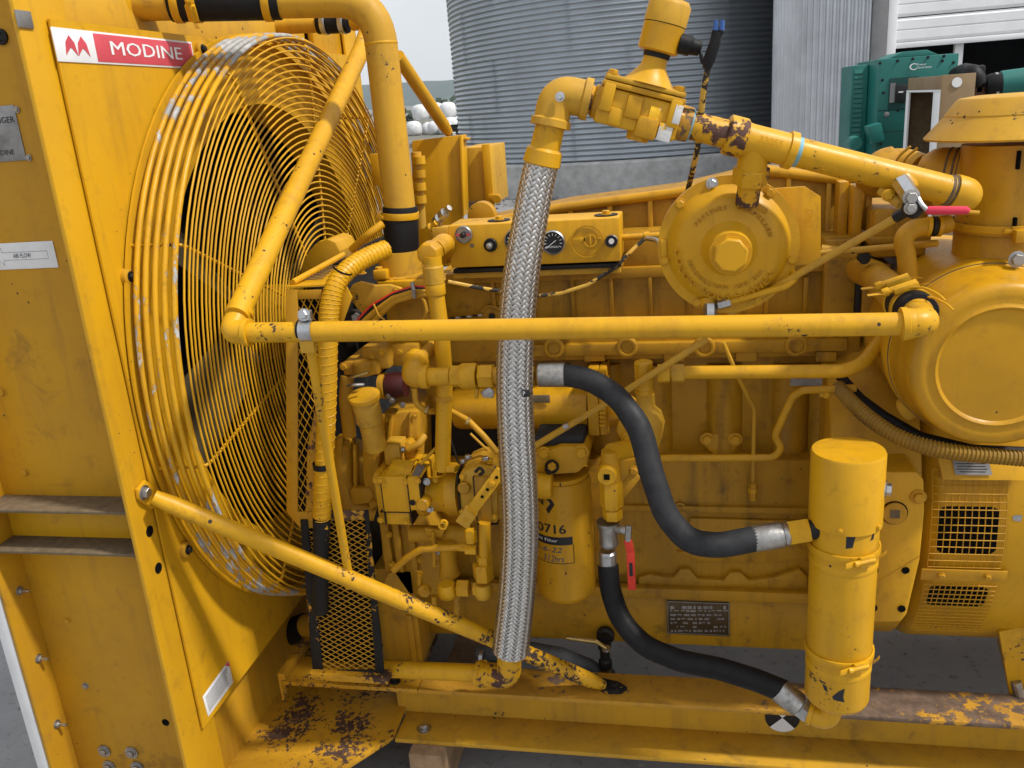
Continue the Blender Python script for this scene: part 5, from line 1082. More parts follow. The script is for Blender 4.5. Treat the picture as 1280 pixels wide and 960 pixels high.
# ends of the hose
d0 = (hpts[0]-hpts[1]).normalized(); a = hpts[0]
gp('hose_collar', MB().lathe(a - d0*.012, d0, [(0,m_of(22,a)),(.002,m_of(24,a)),(.022,m_of(22.5,a)),(.026,m_of(19,a)),(.06,m_of(18,a))], 30), 'yc', bevel=0)
b_ = V(638,806,1.43); gp('hose_collar', MB().lathe(b_, (hpts[-1]-hpts[-2]), [(-.006,m_of(19,b_)),(0,m_of(21,b_)),(.012,m_of(18,b_)),(.02,m_of(18,b_))], 28), 'yc', bevel=0)
elbow('feed_elbow', V(637,812,1.43), V(636,846,1.45), V(600,842,1.47), m_of(15.5,b_), 'scarred', fil=.035)
gp('feed_pipe', MB().tube([V(478,836,1.50), V(617,842,1.462)], m_of(11.5,b_), 20), 'yc', bevel=0, label='horizontal feed pipe lying over the skid', sharp=60)
# ================================================================== gas train over the engine
e_h = hpts[0] + d0*.046
E0 = V(703,117,1.35)
ta, tb_ = V(742,126,1.355), V(1218,246,1.42); tdir = (tb_-ta).normalized(); tup = (UPZ - tdir*tdir.z).normalized(); tfw = tdir.cross(tup).normalized()
if tfw.y > 0: tfw = -tfw
def tpt(px, off=0.0):       # point on the train axis below picture column px
    lo, hi = -.4, 1.6
    for _ in range(40):
        m = (lo+hi)/2; P_ = ta + (tb_-ta)*m; w_ = P_ - Vector((0,0,H)); x = 640 + FPX*w_.dot(RT)/w_.dot(FW)
        if x < px: lo = m
        else: hi = m
    return ta + (tb_-ta)*lo + tup*off
sz = tpt(800)
def tl(x0, x1, prof, mat, name, seg=26, parent=None, label=None, bevel=0):
    A0, A1 = tpt(x0), tpt(x1); L_ = (A1-A0).length; return gp(name, MB().lathe(A0, tdir, [(t*L_, m_of(r, sz)) for t, r in prof], seg), mat, bevel=bevel, parent=parent, label=label, sharp=45)
gel = elbow('gas_elbow', e_h, V(696,116,1.35), tpt(737), m_of(22,a), 'y', fil=.05)
gel['label'] = 'cast yellow gas elbow on top of the braided hose'
bolt(V(700,121,1.318), (-.1,-1,.2), .0055, gel, 'steel', 'test_plug')
tl(734, 750, [(0,17),(.2,18.5),(.4,17),(.6,18.5),(.8,17),(1,18)], 'scarred', 'thread')
val = gp('solenoid_valve_body', MB(), 'y') if False else None
# solenoid valve
o_ = tpt(797)
def tb3(cx, cz, cy, sx, sz_, sy, mat='y', name='valve_boss', bevel=.004, parent=None, label=None):
    return gp(name, MB().obox(o_ + tdir*cx + tup*cz + tfw*cy, tdir, tup, tfw, sx, sz_, sy), mat, bevel=bevel, parent=parent, label=label)
u = m_of(1, o_)
valve = tb3(0, -2*u, 0, 104*u, 44*u, 46*u, label='yellow gas solenoid valve', name='solenoid_valve', bevel=.005)
tb3(0, 24*u, 0, 104*u, 7*u, 54*u, name='valve_bonnet_lower', bevel=.0025, parent=valve); tb3(0, 31.5*u, 0, 100*u, 6.5*u, 54*u, name='valve_bonnet_upper', bevel=.0025, parent=valve)
for sx in (-42, 42): tb3(sx*u, 8*u, 22*u, 15*u, 34*u, 12*u, parent=valve, bevel=.003); bolt(o_ + tdir*sx*u + tup*35*u + tfw*18*u, tup, .0075, valve, 'y'); bolt(o_ + tdir*sx*u + tup*35*u - tfw*18*u, tup, .0075, valve, 'y')
tb3(-8*u, 4*u, 24*u, 20*u, 28*u, 8*u, parent=valve, bevel=.004); tb3(14*u, -16*u, 22*u, 28*u, 26*u, 14*u, parent=valve, bevel=.006); tb3(-26*u, -12*u, 23*u, 18*u, 20*u, 3*u, parent=valve, bevel=.002)
gp('valve_end', MB().lathe(o_ - tdir*58*u, tdir, [(0,20*u),(.004,22*u),(22*u,22*u)], 8, PI/8), 'y', parent=valve, bevel=.002); gp('valve_end', MB().lathe(o_ + tdir*36*u, tdir, [(0,23*u),(20*u,23*u),(22*u,20*u)], 8, PI/8), 'y', parent=valve, bevel=.002); gp('bottom_plug', MB().hexa(o_ - tup*34*u + tdir*8*u, tup, 14*u, 14*u), 'y', parent=valve, bevel=0)
tb3(19*u, 1*u, 23.6*u, 13*u, 19*u, 1.2*u, 'bare', 'bare_patch', .0004, valve); tb3(37*u, -16*u, 25*u, 17*u, 21*u, 3*u, 'bare', 'bare_patch', .0006, valve); tb3(46*u, 8*u, 28.2*u, 9*u, 22*u, .8*u, 'bare', 'bare_patch', .0003, valve)
gp('bonnet_cone', MB().lathe(o_ + tup*34*u + tdir*4*u, tup, [(0,34*u),(8*u,26*u),(22*u,16*u),(34*u,14.5*u),(38*u,14.5*u)], 30), 'y', parent=valve, bevel=0, sharp=60); gp('cone_dark_band', MB().lathe(o_ + tup*66*u + tdir*4*u, tup, [(0,16*u),(6*u,17*u)], 24), 'dark', parent=valve, bevel=0)  # dark band between the bonnet cone and the coil
cb0 = o_ + tup*72*u + tdir*4*u
coil = gp('solenoid_coil', MB().lathe(cb0, tup, [(0,21*u),(2*u,25*u),(32*u,25.5*u)], 36), 'y', parent=None, bevel=0, label='round solenoid coil can on the gas valve', sharp=40); gp('coil_seam', MB().lathe(cb0 + tup*32*u, tup, [(0,25*u),(1.6*u,25*u)], 36), 'dark', parent=coil, bevel=0); gp('coil_cap', MB().lathe(cb0 + tup*33*u, tup, [(0,26*u),(22*u,26*u),(28*u,22*u),(30*u,12*u)], 36), 'y', parent=coil, bevel=0, sharp=50); gp('cap_nut', MB().lathe(cb0 + tup*62*u, tup, [(0,12*u),(4*u,12*u),(5*u,9*u)], 8), 'y', parent=coil, bevel=0)
cn = cb0 + tup*16*u + tdir*22*u + tfw*6*u; gp('cable_gland', MB().lathe(cn, tdir, [(0,12*u),(14*u,12*u),(16*u,10*u),(26*u,9*u),(28*u,5*u)], 14), 'rub', parent=coil, bevel=0)
ws = cn + tdir*26*u
for k, (ex, ey) in enumerate(((895,28),(903,28))):
    gp('lead_wire', MB().tube([ws, V(878,78,1.34), V(885,80+2*k,1.34), V(889+2*k,60,1.34), V(ex-1,38,1.34)], [.002,.003,.004,.0042,.0042], 8, fillet=.01), 'rub', bevel=0, parent=coil); gp('wire_cap', MB().tube([V(ex-1,38,1.34), V(ex,25,1.34)], [.0042,.0032], 10), plain('blue_cap', (.03,.09,.30), .4) if k == 0 else bpy.data.materials['blue_cap'], bevel=0, parent=coil)
gp('tape_wrap', MB().tube([V(883,86,1.34), V(886,76,1.34), V(893,56,1.34), V(897,40,1.34)], [.006,.0085,.008,.006], 10), 'rub', bevel=0, parent=coil)
STR = paint('chipped_sheath', (.60,.36,.06), chip=(.02,.018,.015), amount=.42, chip_scale=60, clump=30)
gp('lead_cable', MB().tube([V(885,84,1.34), V(880,112,1.35), V(875,150,1.37), V(872,185,1.40), V(866,212,1.45), V(858,245,1.56)], .0045, 10, fillet=.04), STR, bevel=0, label='striped lead cable dropping behind the gas train')
# nipple, tee and long pipe
tl(843, 862, [(0,21),(.3,22),(1,21)], 'yr', 'rusty_collar', 24); tl(858, 864, [(0,19.5),(1,19.5)], 'bluec', 'thread_tape')
tl(862, 916, [(0,17.5),(1,17.5)], 'scarred', 'pipe_nipple', label='short gas pipe nipple with paint worn to brown')
tee = tl(928, 992, [(0,21.5),(.15,20),(.85,20),(.86,23),(1,23)], 'y', 'gas_tee', label='cast gas tee with raised number'); tl(907, 931, [(0,22),(.08,24.5),(.9,24.5),(1,22)], 'scarred', 'tee_band', parent=tee); tl(992, 998, [(0,18.5),(1,18.5)], 'bluec', 'thread_tape')
tm_ = tpt(944); tdn = (V(938,222,1.40) - tm_).normalized(); gp('tee_outlet', MB().tube([tm_, tm_ + tdn*.045], m_of(19,sz), 24), 'y', parent=tee, bevel=0)
lettering('tee_lettering', '33055', M['y'], tee, tpt(958) + tfw*m_of(20.3,sz) + tup*m_of(4,sz), tdir, tup, .0095, .036, .0012)
gp('hex_bushing', MB().hexa(tm_ + tdn*.040, tdn, .026, m_of(23,sz)), 'scarred', bevel=0); gp('inlet_nipple', MB().tube([tm_ + tdn*.06, tm_ + tdn*.10], m_of(15,sz), 20), 'scarred', bevel=0)
tl(996, 1188, [(0,18.2),(1,18.2)], 'yc', 'gas_pipe', label='sloping yellow gas pipe above the engine'); tl(1182, 1194, [(0,18),(.2,19.5),(.4,18),(.6,19.5),(.8,18),(1,19)], 'dust', 'thread')
pe = tpt(1206); elbow('gas_elbow', tpt(1190), pe, pe + Vector((.012,.12,-.02)), m_of(21.5,sz), 'y', fil=.035, band=False)
# side cock with pink lever
s0 = V(1126,226,1.375); s1 = V(1143,252,1.345); gp('pipe_boss', MB().lathe(tpt(1124), s1-s0, [(0,m_of(17,sz)),(.024,m_of(15,sz)),(.03,m_of(12,sz))], 20), 'y', bevel=0)
ck = gp('bleed_cock', MB().lathe(s0, s1-s0, [(0,m_of(11,sz)),((s1-s0).length*.7,m_of(11,sz)),((s1-s0).length,m_of(8,sz))], 6), 'steel', bevel=0, label='small steel bleed cock with faded red lever'); bolt(V(1139,247,1.34), OUT, .009, ck, 'dull'); gp('cock_body', MB().lathe(V(1138,260,1.36), OUT, [(0,.013),(.02,.013),(.024,.008)], 16), 'dark', bevel=0, parent=ck); bolt(V(1138,260,1.335), OUT, .007, ck, 'dull')
gp('lever_shank', MB().tube([V(1147,248,1.34), V(1152,256,1.335), V(1159,263,1.335)], .004, 8), 'steel', bevel=0, parent=ck); gp('pink_lever', MB().tube([V(1157,262.5,1.335), V(1161,263,1.335), V(1208,263,1.33), V(1211,264,1.33)], [.004,.0062,.006,.004], 12), 'pink', bevel=0, parent=ck, label='faded red lever grip'); gp('lever_tip', MB().tube([V(1208,265,1.335), V(1224,266,1.335)], .003, 8), 'yd', bevel=0, parent=ck)
gp('linkage_arm', MB().tube([V(1100,238,1.40), V(1112,246,1.39), V(1126,256,1.37)], .007, 10), 'y', bevel=0); bolt(V(1110,244,1.38), OUT, .007, G, 'y')
gp('throttle_rod', MB().tube([V(912,392,1.46), V(985,350,1.43), V(1124,270,1.38)], m_of(5,sz), 12), 'y', bevel=0, label='slanting throttle rod'); gp('rod_end', MB().hexa(V(1118,273,1.382), V(1130,266,1.375)-V(1118,273,1.382), .02, .008), 'dark', bevel=0)
# ================================================================== gas regulator
RC = V(909, 304, 1.47); ru = m_of(1, V(911,310,1.43))
reg = gp('regulator_body', MB().lathe(RC, OUT, [(-.10,.05),(-.06,.06),(-.02,70*ru),(0,84*ru),(.010,87*ru),(.0125,87*ru)], 64), 'y', bevel=0, label='large round gas regulator with cast lettering and hex plug', sharp=40)
gp('gasket_line', MB().lathe(RC + OUT*.0125, OUT, [(0,86*ru),(.002,86*ru)], 64), 'dark', bevel=0, parent=reg)
dome = gp('regulator_dome', MB().lathe(RC + OUT*.0145, OUT, [(0,87.3*ru),(.010,87*ru),(.0105,76*ru),(.016,72*ru),(.027,66*ru),(.033,58*ru),(.036,46*ru),(.040,34*ru),(.050,28.5*ru),(.066,26*ru),(.088,25*ru)], 72), 'y', bevel=0, parent=reg, sharp=38)
NZ = RC + OUT*.1025; gp('hex_plug', MB().lathe(NZ, OUT, [(0,22.5*ru),(.003,22.5*ru),(.003,20.5*ru),(.016,20.5*ru),(.018,18.5*ru)], 8, .25), 'y', bevel=0, parent=reg)
for k, an in enumerate((104, 137, 191, 242, 298, 345, 52)):
    r_ = 80.5*ru; A_ = math.radians(an); bolt(RC + OUT*.0248 + Vector((math.cos(A_)*r_, 0, math.sin(A_)*r_)), OUT, .0072, reg, 'steel' if an == 104 else 'y')
A_ = math.radians(180); gp('flange_tab', MB().obox(RC + OUT*.0260 + Vector((-80*ru,0,0)), UPZ, RX, OUT, .03, .011, .004), 'y', bevel=.0025, parent=reg)
def arc_text(body, rad, a_mid, a_span, size, dep, outward_up=True, ext=.0014):
    """cast letters along an arc on the dome; letters read with their tops outward or inward"""
    n = len(body); mb = MB()
    for i, ch in enumerate(body):
        if ch == ' ': continue
        t = i/(n-1) - .5; an = a_mid - a_span*t if outward_up else a_mid + a_span*t
        vs_, fs_ = text_geo(ch, 1.0, .12, 'CENTER'); ra = Vector((math.cos(an),0,math.sin(an))); upv = ra if outward_up else -ra; rtv = Vector((math.sin(an),0,-math.cos(an))) if outward_up else Vector((-math.sin(an),0,math.cos(an)))
        p_ = RC + OUT*dep + ra*rad; tilt = (OUT*.97 + ra*.24).normalized()
        mb.add([p_ + rtv*v.x*size*.92 + upv*v.y*size + tilt*(v.z*size*1.1) for v in vs_], fs_)
    return gp('cast_lettering', mb, 'y', bevel=0, parent=reg)
D2R = math.radians
arc_text('FISHER', 62*ru, D2R(-58), D2R(45), .017, .0468, False); arc_text('CONTROLS', 62*ru, D2R(-124), D2R(66), .017, .0468, False); arc_text('CO', 62*ru, D2R(-172), D2R(11), .017, .0468, False)
arc_text('MARSHALLTOWN IOWA USA', 50*ru, D2R(-100), D2R(124), .0105, .0508, False)
arc_text('PRESSURE', 50*ru, D2R(118), D2R(46), .0105, .0508); arc_text('DIAPHRAGM', 51*ru, D2R(46), D2R(58), .0105, .0508); 
gp('cast_pad', MB().obox(RC + OUT*.047 + Vector((math.cos(D2R(55))*60*ru,0,math.sin(D2R(55))*60*ru)), Vector((.82,0,-.57)), Vector((.57,0,.82)), OUT, .034, .010, .004), 'y', bevel=.002, parent=reg)
gp('mounting_plate', poly([(960,236),(1006,233),(1026,246),(1026,330),(965,334)], 1.50, .006), 'y', bevel=.001, label='mounting plate behind the regulator'); lettering('plate_lettering', 'UNIT', M['y'], G, V(1012,272,1.4985), (0,0,1), (-1,0,0), .012, .03, .001)
gp('bottom_port', MB().lathe(V(886,372,1.445), (0,-.2,-1), [(0,.014),(.014,.014),(.018,.009),(.024,.009)], 18), 'yc', bevel=0); gp('port_nut', MB().hexa(V(888,380,1.43), (0,-.4,-1), .020, .0115), 'steel', bevel=0); gp('tube_nut', MB().hexa(V(897,381,1.43), V(912,377,1.43)-V(897,381,1.43), .021, .0095), 'steel', bevel=0)
gp('sense_line', MB().tube([V(912,377,1.43), V(982,358,1.425), V(996,347,1.43), V(988,338,1.46)], m_of(4.6,sz), 12, fillet=.018), 'y', bevel=0, label='bent sensing tube under the regulator', sharp=60)
# ================================================================== tubing across the block
gp('coolant_tube', MB().tube([V(838,466,1.52), V(1054,464,1.52), V(1078,455,1.53), V(1102,424,1.56)], m_of(8.6,V(940,465,1.52)), 18, fillet=.06), 'y', bevel=0, label='horizontal tube bending up at the right', sharp=60)
a = V(830,467,1.52); gp('hex_fitting', MB().hexa(V(822,467,1.52), RX, .022, m_of(12.5,a)), 'y', bevel=0); gp('hex_fitting', MB().hexa(V(840,467,1.52), RX, .022, m_of(12,a)), 'y', bevel=0)
gp('upright_elbow', MB().lathe(V(805,482,1.53), UPZ, [(0,m_of(12,a)),(.045,m_of(12.5,a)),(.048,m_of(9,a))], 8, PI/8), 'y', bevel=.001); gp('thread', MB().lathe(V(805,492,1.53), UPZ, [(0,m_of(11,a)),(.004,m_of(12,a)),(.008,m_of(11,a)),(.012,m_of(12,a)),(.018,m_of(11,a))], 20), 'y', bevel=0); gp('outlet_bulb', MB().lathe(V(808,545,1.57), UPZ, [(-.03,.02),(0,.030),(.03,.036),(.05,.030),(.062,.018),(.085,.017)], 24), 'y', bevel=0, sharp=60)
gp('cast_bracket', poly([(776,516),(790,520),(806,548),(800,566),(780,556),(770,540)], 1.55, .05), 'y', bevel=.004); bolt(V(786,549,1.55), OUT, .011, G, 'y'); gp('strap', MB().obox(V(785,606,1.62), Vector((.6,0,.8)), Vector((-.8,0,.6)), OUT, .06, .022, .005), 'yd', bevel=.001); bolt(V(792,588,1.617), OUT, .008, G, 'yd')
gp('oil_tube', MB().tube([V(826,573,1.56), V(968,572,1.56), V(977,560,1.56), V(968,545,1.56), V(990,497,1.555), V(1002,488,1.55), V(1070,485,1.55)], m_of(4.6,V(900,572,1.56)), 12, fillet=.022), 'y', bevel=0, label='thin oil tube with a double bend', sharp=60)
gp('small_tube', MB().tube([V(904,428,1.62), V(922,470,1.62), V(943,512,1.66), V(941,605,1.67)], m_of(2.6,V(930,500,1.64)), 10, fillet=.02), 'y', bevel=0); hexv(941, 604, 625, 1.665, 5); hexv(941, 610, 616, 1.664, 6)
gp('slanting_tube', MB().tube([V(664,560,1.50), V(756,505,1.50), V(884,424,1.50)], m_of(4.3,V(760,500,1.50)), 12), 'y', bevel=0, label='slanting thin tube passing behind the black hose', sharp=60); gp('bare_patch', MB().tube([V(705,534,1.4985), V(711,531,1.4985)], m_of(4.4,V(760,500,1.50)), 12), 'dull', bevel=0)
mp_ = gp('mounting_pad', poly([(879,543),(925,543),(922,558),(912,572),(909,580),(899,580),(893,570),(882,560)], 1.715, .02), 'y', bevel=.003); [bolt(V(x,y,1.714), OUT, .011, mp_, 'y') for (x,y) in ((884,549),(919,549))]
gp('tube_clip', blk(1024, 487, 1042, 497, 1.55, .02), 'y', bevel=.003); bolt(V(1033,493,1.55), OUT, .006, G, 'y'); gp('data_tag', blk(988, 473, 1028, 482, 1.64, .003), 'plate', bevel=0)
dpl = gp('data_plate', blk(834, 752, 912, 794, 1.668, .003), 'bplate', bevel=.0004, label='bronze engine data plate with rows of figures', parent=pan)
for (x0,y0,x1,y1) in ((835,753,911,753.8),(835,792.4,911,793.2),(834.6,753,835.4,793),(910.6,753,911.4,793)): gp('plate_border', blk(x0,y0,x1,y1,1.6665,.0008), 'plate', bevel=0, parent=dpl)
mb = MB()
for r in range(7):
    x = 838
    while x < 906:
        w_ = random.uniform(1.5,7); 
        if random.random() < .78: blk(x, 757.5+r*5, x+w_, 757.5+r*5+(4 if r == 0 else random.choice((1.6,2.6))), 1.6664, .0009, mb)
        x += w_ + random.uniform(1,3)
gp('plate_print', mb, 'plate', bevel=0, parent=dpl, kind='stuff')
# ================================================================== control box
bx0, bx1, bz0, bz1 = V(561,306,1.60).x, V(775,300,1.60).x, V(668,331,1.60).z, V(668,277,1.60).z
box_ = gp('instrument_box', MB().box((bx0,1.60,bz0), (bx1,1.70,bz1)), 'y', bevel=.003, label='yellow instrument box with gauges and round emblem')
def ib(px, py): return V(px, py, 1.599)
def dial(px, py, rpx, face, rim, name, extra=None):
    p_ = ib(px,py); r_ = m_of(rpx, p_); o = gp(name, MB().lathe(p_, OUT, [(0,r_*1.0),(.005,r_),(.007,r_*.9),(.003,r_*.86)], 32), rim, bevel=0, parent=box_); gp(name + '_face', MB().lathe(p_, OUT, [(0,r_*.88),(.0035,r_*.88)], 32), face, bevel=0, parent=box_); return p_, r_
p_, r_ = dial(580,293,11,'plate','plate','indicator_dial'); gp('dial_knob', MB().lathe(p_, OUT, [(0,r_*.35),(.014,r_*.32),(.016,r_*.2)], 14), 'dark', bevel=0, parent=box_); gp('dial_bar', MB().box(p_ + Vector((-r_*.85,-.006,-.002)), p_ + Vector((r_*.85,-.0037,.002))), 'lred', bevel=0, parent=box_)
p_, r_ = dial(613.5,306,8.5,'dark','dark','knob'); gp('knob_cap', MB().lathe(p_, OUT, [(0,r_*.5),(.018,r_*.45),(.020,r_*.2)], 14), 'dull', bevel=0, parent=box_)
gp('rivet_ring', MB().lathe(ib(590,307), OUT, [(0,.004),(.001,.004),(.001,.003)], 14), 'dust', bevel=0, parent=box_)
for (x, y) in ((646,300),(691.5,303)):
    p_, r_ = dial(x,y,15.5,'lbk','steel','gauge')
    for k in range(11): an = D2R(210 - 24*k); c_ = p_ + Vector((math.cos(an)*r_*.66,-.0042,math.sin(an)*r_*.66)); ra = Vector((math.cos(an),0,math.sin(an))); gp('gauge_tick', MB().obox(c_, ra, ra.cross(OUT), OUT, r_*.2, .0012, .0006), 'white', bevel=0, parent=box_)
    gp('gauge_needle', MB().obox(p_ + Vector((-.004,-.0048,-.003)), Vector((.8,0,.6)), Vector((-.6,0,.8)), OUT, r_*1.1, .0012, .0006), 'white', bevel=0, parent=box_); lettering('gauge_print', 'AMPERES', M['white'], box_, p_ + Vector((0,-.004,-r_*.35)), RX, UPZ, .0035, r_*.9, .0003)
p_ = ib(734,302); r_ = m_of(20.5,p_); gp('emblem', MB().lathe(p_, OUT, [(0,r_),(.0022,r_),(.0022,r_*.93),(.0008,r_*.92)], 36, cap=False), 'y', bevel=0, parent=box_, label='round embossed emblem')
gp('emblem_ring', MB().lathe(p_ + Vector((.006,-.0008,.002)), OUT, [(0,r_*.42),(.0022,r_*.42),(.0022,r_*.3),(.0004,r_*.3)], 28, cap=False), 'y', bevel=0, parent=box_); gp('emblem_bar', MB().box(p_ + Vector((-r_*.85,-.003,.001)), p_ + Vector((-r_*.1,-.0007,.008))), 'y', bevel=.0004, parent=box_); gp('emblem_bar', MB().box(p_ + Vector((r_*.55,-.003,.003)), p_ + Vector((r_*.9,-.0007,.007))), 'y', bevel=.0004, parent=box_); gp('emblem_stem', MB().box(p_ + Vector((.004,-.0032,-.008)), p_ + Vector((.008,-.0007,.012))), 'y', bevel=.0003, parent=box_); lettering('emblem_lettering', 'INDUSTRIAL', M['y'], box_, p_ + Vector((0,-.0012,-r_*.55)), RX, UPZ, .0055, r_*1.2, .0012)
p_, r_ = dial(764.5,301,8.3,'lbk','steel','push_button'); gp('button_cap', MB().lathe(p_, OUT, [(0,r_*.45),(.008,r_*.4)], 16), 'white', bevel=0, parent=box_)
for px in (622, 757): p_ = V(px, 270, 1.63); gp('stud_washer', MB().lathe(Vector((p_.x,1.64,bz1)), UPZ, [(0,.022),(.002,.022)], 22), 'dark', bevel=0, parent=box_); bolt(Vector((p_.x,1.64,bz1+.002)), UPZ, .008, box_, 'y')
gp('box_shelf', blk(566, 333, 776, 338, 1.61, .09), 'dark', bevel=.001); gp('box_shelf_lip', blk(566, 338, 776, 345, 1.62, .09), 'y', bevel=.001)
gp('conduit', MB().tube([V(776,297,1.66), V(830,294,1.66)], m_of(4,V(800,295,1.66)), 12), 'y', bevel=0); gp('conduit_joint', MB().lathe(V(805,295,1.66), RX, [(0,.008),(.01,.008)], 12), 'y', bevel=0)
gp('sense_cable', MB().tube([V(805,299,1.645), V(790,313,1.63), V(768,335,1.61), V(735,356,1.60), V(700,367,1.60), V(668,370,1.60), V(600,360,1.58), V(560,352,1.56)], .0038, 8, fillet=.04), STR, bevel=0, label='striped cable looping under the instrument box'); gp('flex_tail', MB().tube([V(808,298,1.65), V(822,300,1.63), V(827,312,1.61), V(826,324,1.60)], .0045, 8, fillet=.02), 'dull', bevel=0)
# ================================================================== boxes on the far side
fb = gp('far_panel', poly([(515,176),(574,169),(580,330),(515,340)], 2.42, .02), 'y', bevel=.002, label='yellow control panel on the far side'); gp('panel_edge', poly([(574,169),(577,169),(580,270),(577,270)], 2.41, .06), 'y', parent=fb, bevel=.001)
gp('far_box', blk(577, 184, 613, 258, 2.50, .25), 'y', bevel=.003, label='yellow box with latch on the far side'); gp('far_box_lid', blk(605, 180, 615, 262, 2.485, .012), 'y', bevel=.002); gp('latch', blk(610, 243, 624, 254, 2.47, .02), 'y', bevel=.002); gp('latch_pin', MB().lathe(V(622,249,2.47), OUT, [(0,.012),(.01,.012)], 12), 'y', bevel=0); gp('dark_recess', blk(578, 252, 604, 264, 2.49, .01), 'dust', bevel=0)
hg = gp('hinge_post', MB().tube([V(520,190,2.3), V(527,285,2.3)], .014, 14), 'y', bevel=0); [gp('hinge_knuckle', MB().lathe(V(524+i*.5, y, 2.29), UPZ, [(0,.018),(.02,.018)], 12), 'y', bevel=0, parent=hg) for i, y in enumerate((205,222,238,254))]
gp('front_plate', blk(464, 192, 480, 232, 2.2, .02), 'y', bevel=.001)
for (x, y, m_) in ((545,277,'steel'),(536,288,'y'),(552,270,'dull'),(540,296,'yd')): gp('sensor_fitting', MB().lathe(V(x,y,1.68), (.5,-.3,.4), [(0,.010),(.012,.010),(.016,.006),(.03,.006)], 10), m_, bevel=0)
gp('small_bracket', blk(540, 284, 560, 300, 1.66, .03), 'y', bevel=.002); gp('round_lug', MB().lathe(V(605,268,1.85), OUT, [(0,.03),(.03,.03)], 24), 'y', bevel=.002)

# ================================================================== air cleaner
AF = V(1254, 461, 1.38); au = m_of(1, AF); AR = Vector((AF.x, 1.62, AF.z))
ac = gp('air_cleaner', MB().lathe(AF + Vector((0,.25,0)), OUT, [(-.20,.13),(-.15,118*au),(.12,118*au),(.124,121*au),(.150,121*au),(.156,117*au)], 72), 'y', bevel=0, label='large round air cleaner drum with dished cover', sharp=40)
gp('cover', MB().lathe(AF + Vector((0,.096,0)), OUT, [(0,117*au),(.012,117*au),(.030,112*au),(.058,109*au),(.072,108.5*au),(.083,105*au),(.087,99*au),(.088,90*au),(.086,83*au),(.088,80*au),(.090,77.5*au),(.088,75*au),(.085,73*au),(.086,40*au),(.087,4*au)], 72), 'y', bevel=0, parent=ac, sharp=48)
gp('cover_seam', MB().lathe(AF + Vector((0,.1,0)), OUT, [(0,119.5*au),(.004,119.5*au)], 72), 'dust', bevel=0, parent=ac)
nk = Vector((V(1268,250,1.58).x, 1.58, 0)); zk0 = V(1268,335,1.58).z - .03; zk1 = V(1268,178,1.58).z; rn = m_of(66, V(1268,250,1.58))
neck = gp('intake_neck', MB().lathe((nk.x,1.58,zk0), UPZ, [(-.10,rn*1.15),(0,rn*1.15),(.035,rn*1.08),(.045,rn*1.0),(zk1-zk0,rn*.98)], 56), 'y', bevel=0, label='upright air intake neck under the rain cap', sharp=40)
zband = V(1240,288,1.5).z; gp('neck_band', MB().lathe((nk.x,1.58,zband-.01), UPZ, [(0,rn*1.06),(0,rn*1.09),(.010,rn*1.09),(.010,rn*1.0)], 56, cap=False), 'yd', bevel=0, parent=neck); band_clamp((nk.x,1.58,zband), UPZ, rn*1.08, .012, neck, 'y', (-.2,-1,0), tail=False)
for (px, py) in ((1273,200),(1268,283)): p_ = V(px, py, 1.58-rn*1.0); gp('slot', MB().box(p_ + Vector((-.0025,-.004,-.014)), p_ + Vector((.0025,.004,.014))), 'pit', bevel=.001, parent=neck)
bolt(V(1271,324,1.46), OUT, .010, G, 'dull'); gp('latch_block', blk(1270, 288, 1290, 304, 1.46, .02), 'y', bevel=.002)
zc1 = V(1270,131,1.58).z; zc0 = V(1160,166,1.58).z; rcap = m_of(111, V(1268,170,1.58))
zr0 = zk1 + .010
gp('rain_cap', MB().lathe((nk.x,1.58,zr0), UPZ, [(.004,rn*.9),(0,rcap*.99),(.003,rcap),(.036,rcap*.80),(.038,rcap*.80),(.058,rcap*.70),(.063,rcap*.66),(.066,rcap*.5),(.067,.01)], 64), 'y', bevel=0, label='flared rain cap on the air intake', sharp=30)
for k in range(5): pass
# duct from the carburettor to the neck
dk = V(1148, 222, 1.66); de = V(1222, 224, 1.62); dl_ = (de-dk).length; rq = m_of(37, dk)
dct = gp('intake_duct', MB().lathe(dk, de-dk, [(0,rq*.55),(.004,rq*.72),(.02,rq*.94),(.035,rq),(dl_*.72,rq),(dl_*.74,rq*1.05),(dl_*.80,rq*1.05),(dl_*.82,rq),(dl_*1.2,rq)], 40), 'yd', bevel=0, label='short round intake duct with grooved bands', sharp=45)
for t in (.5, .62, .7): gp('duct_groove', MB().lathe(dk + (de-dk)*t, de-dk, [(0,rq*1.0),(.002,rq*1.02),(.004,rq*1.0)], 40, cap=False), 'dust', bevel=0, parent=dct)
gp('duct_nose', MB().tube([V(1090,236,1.68), V(1104,208,1.70), V(1128,206,1.70), V(1150,214,1.67)], [.03,.034,.03,.03], 20, fillet=.04), 'yd', bevel=0, sharp=60)
for (x, y) in ((1118,210),(1127,212)): gp('loose_strap', MB().tube([V(x,y,1.62), V(x+4,y-14,1.60), V(x+20,y-27,1.59)], .0022, 6, fillet=.05), 'y', bevel=0)
gp('finger_casting', MB().tube([V(1138,212,1.62), V(1160,214,1.62)], .008, 10), 'y', bevel=0); gp('finger_casting', MB().tube([V(1136,218,1.61), V(1158,222,1.61)], .008, 10), 'y', bevel=0)
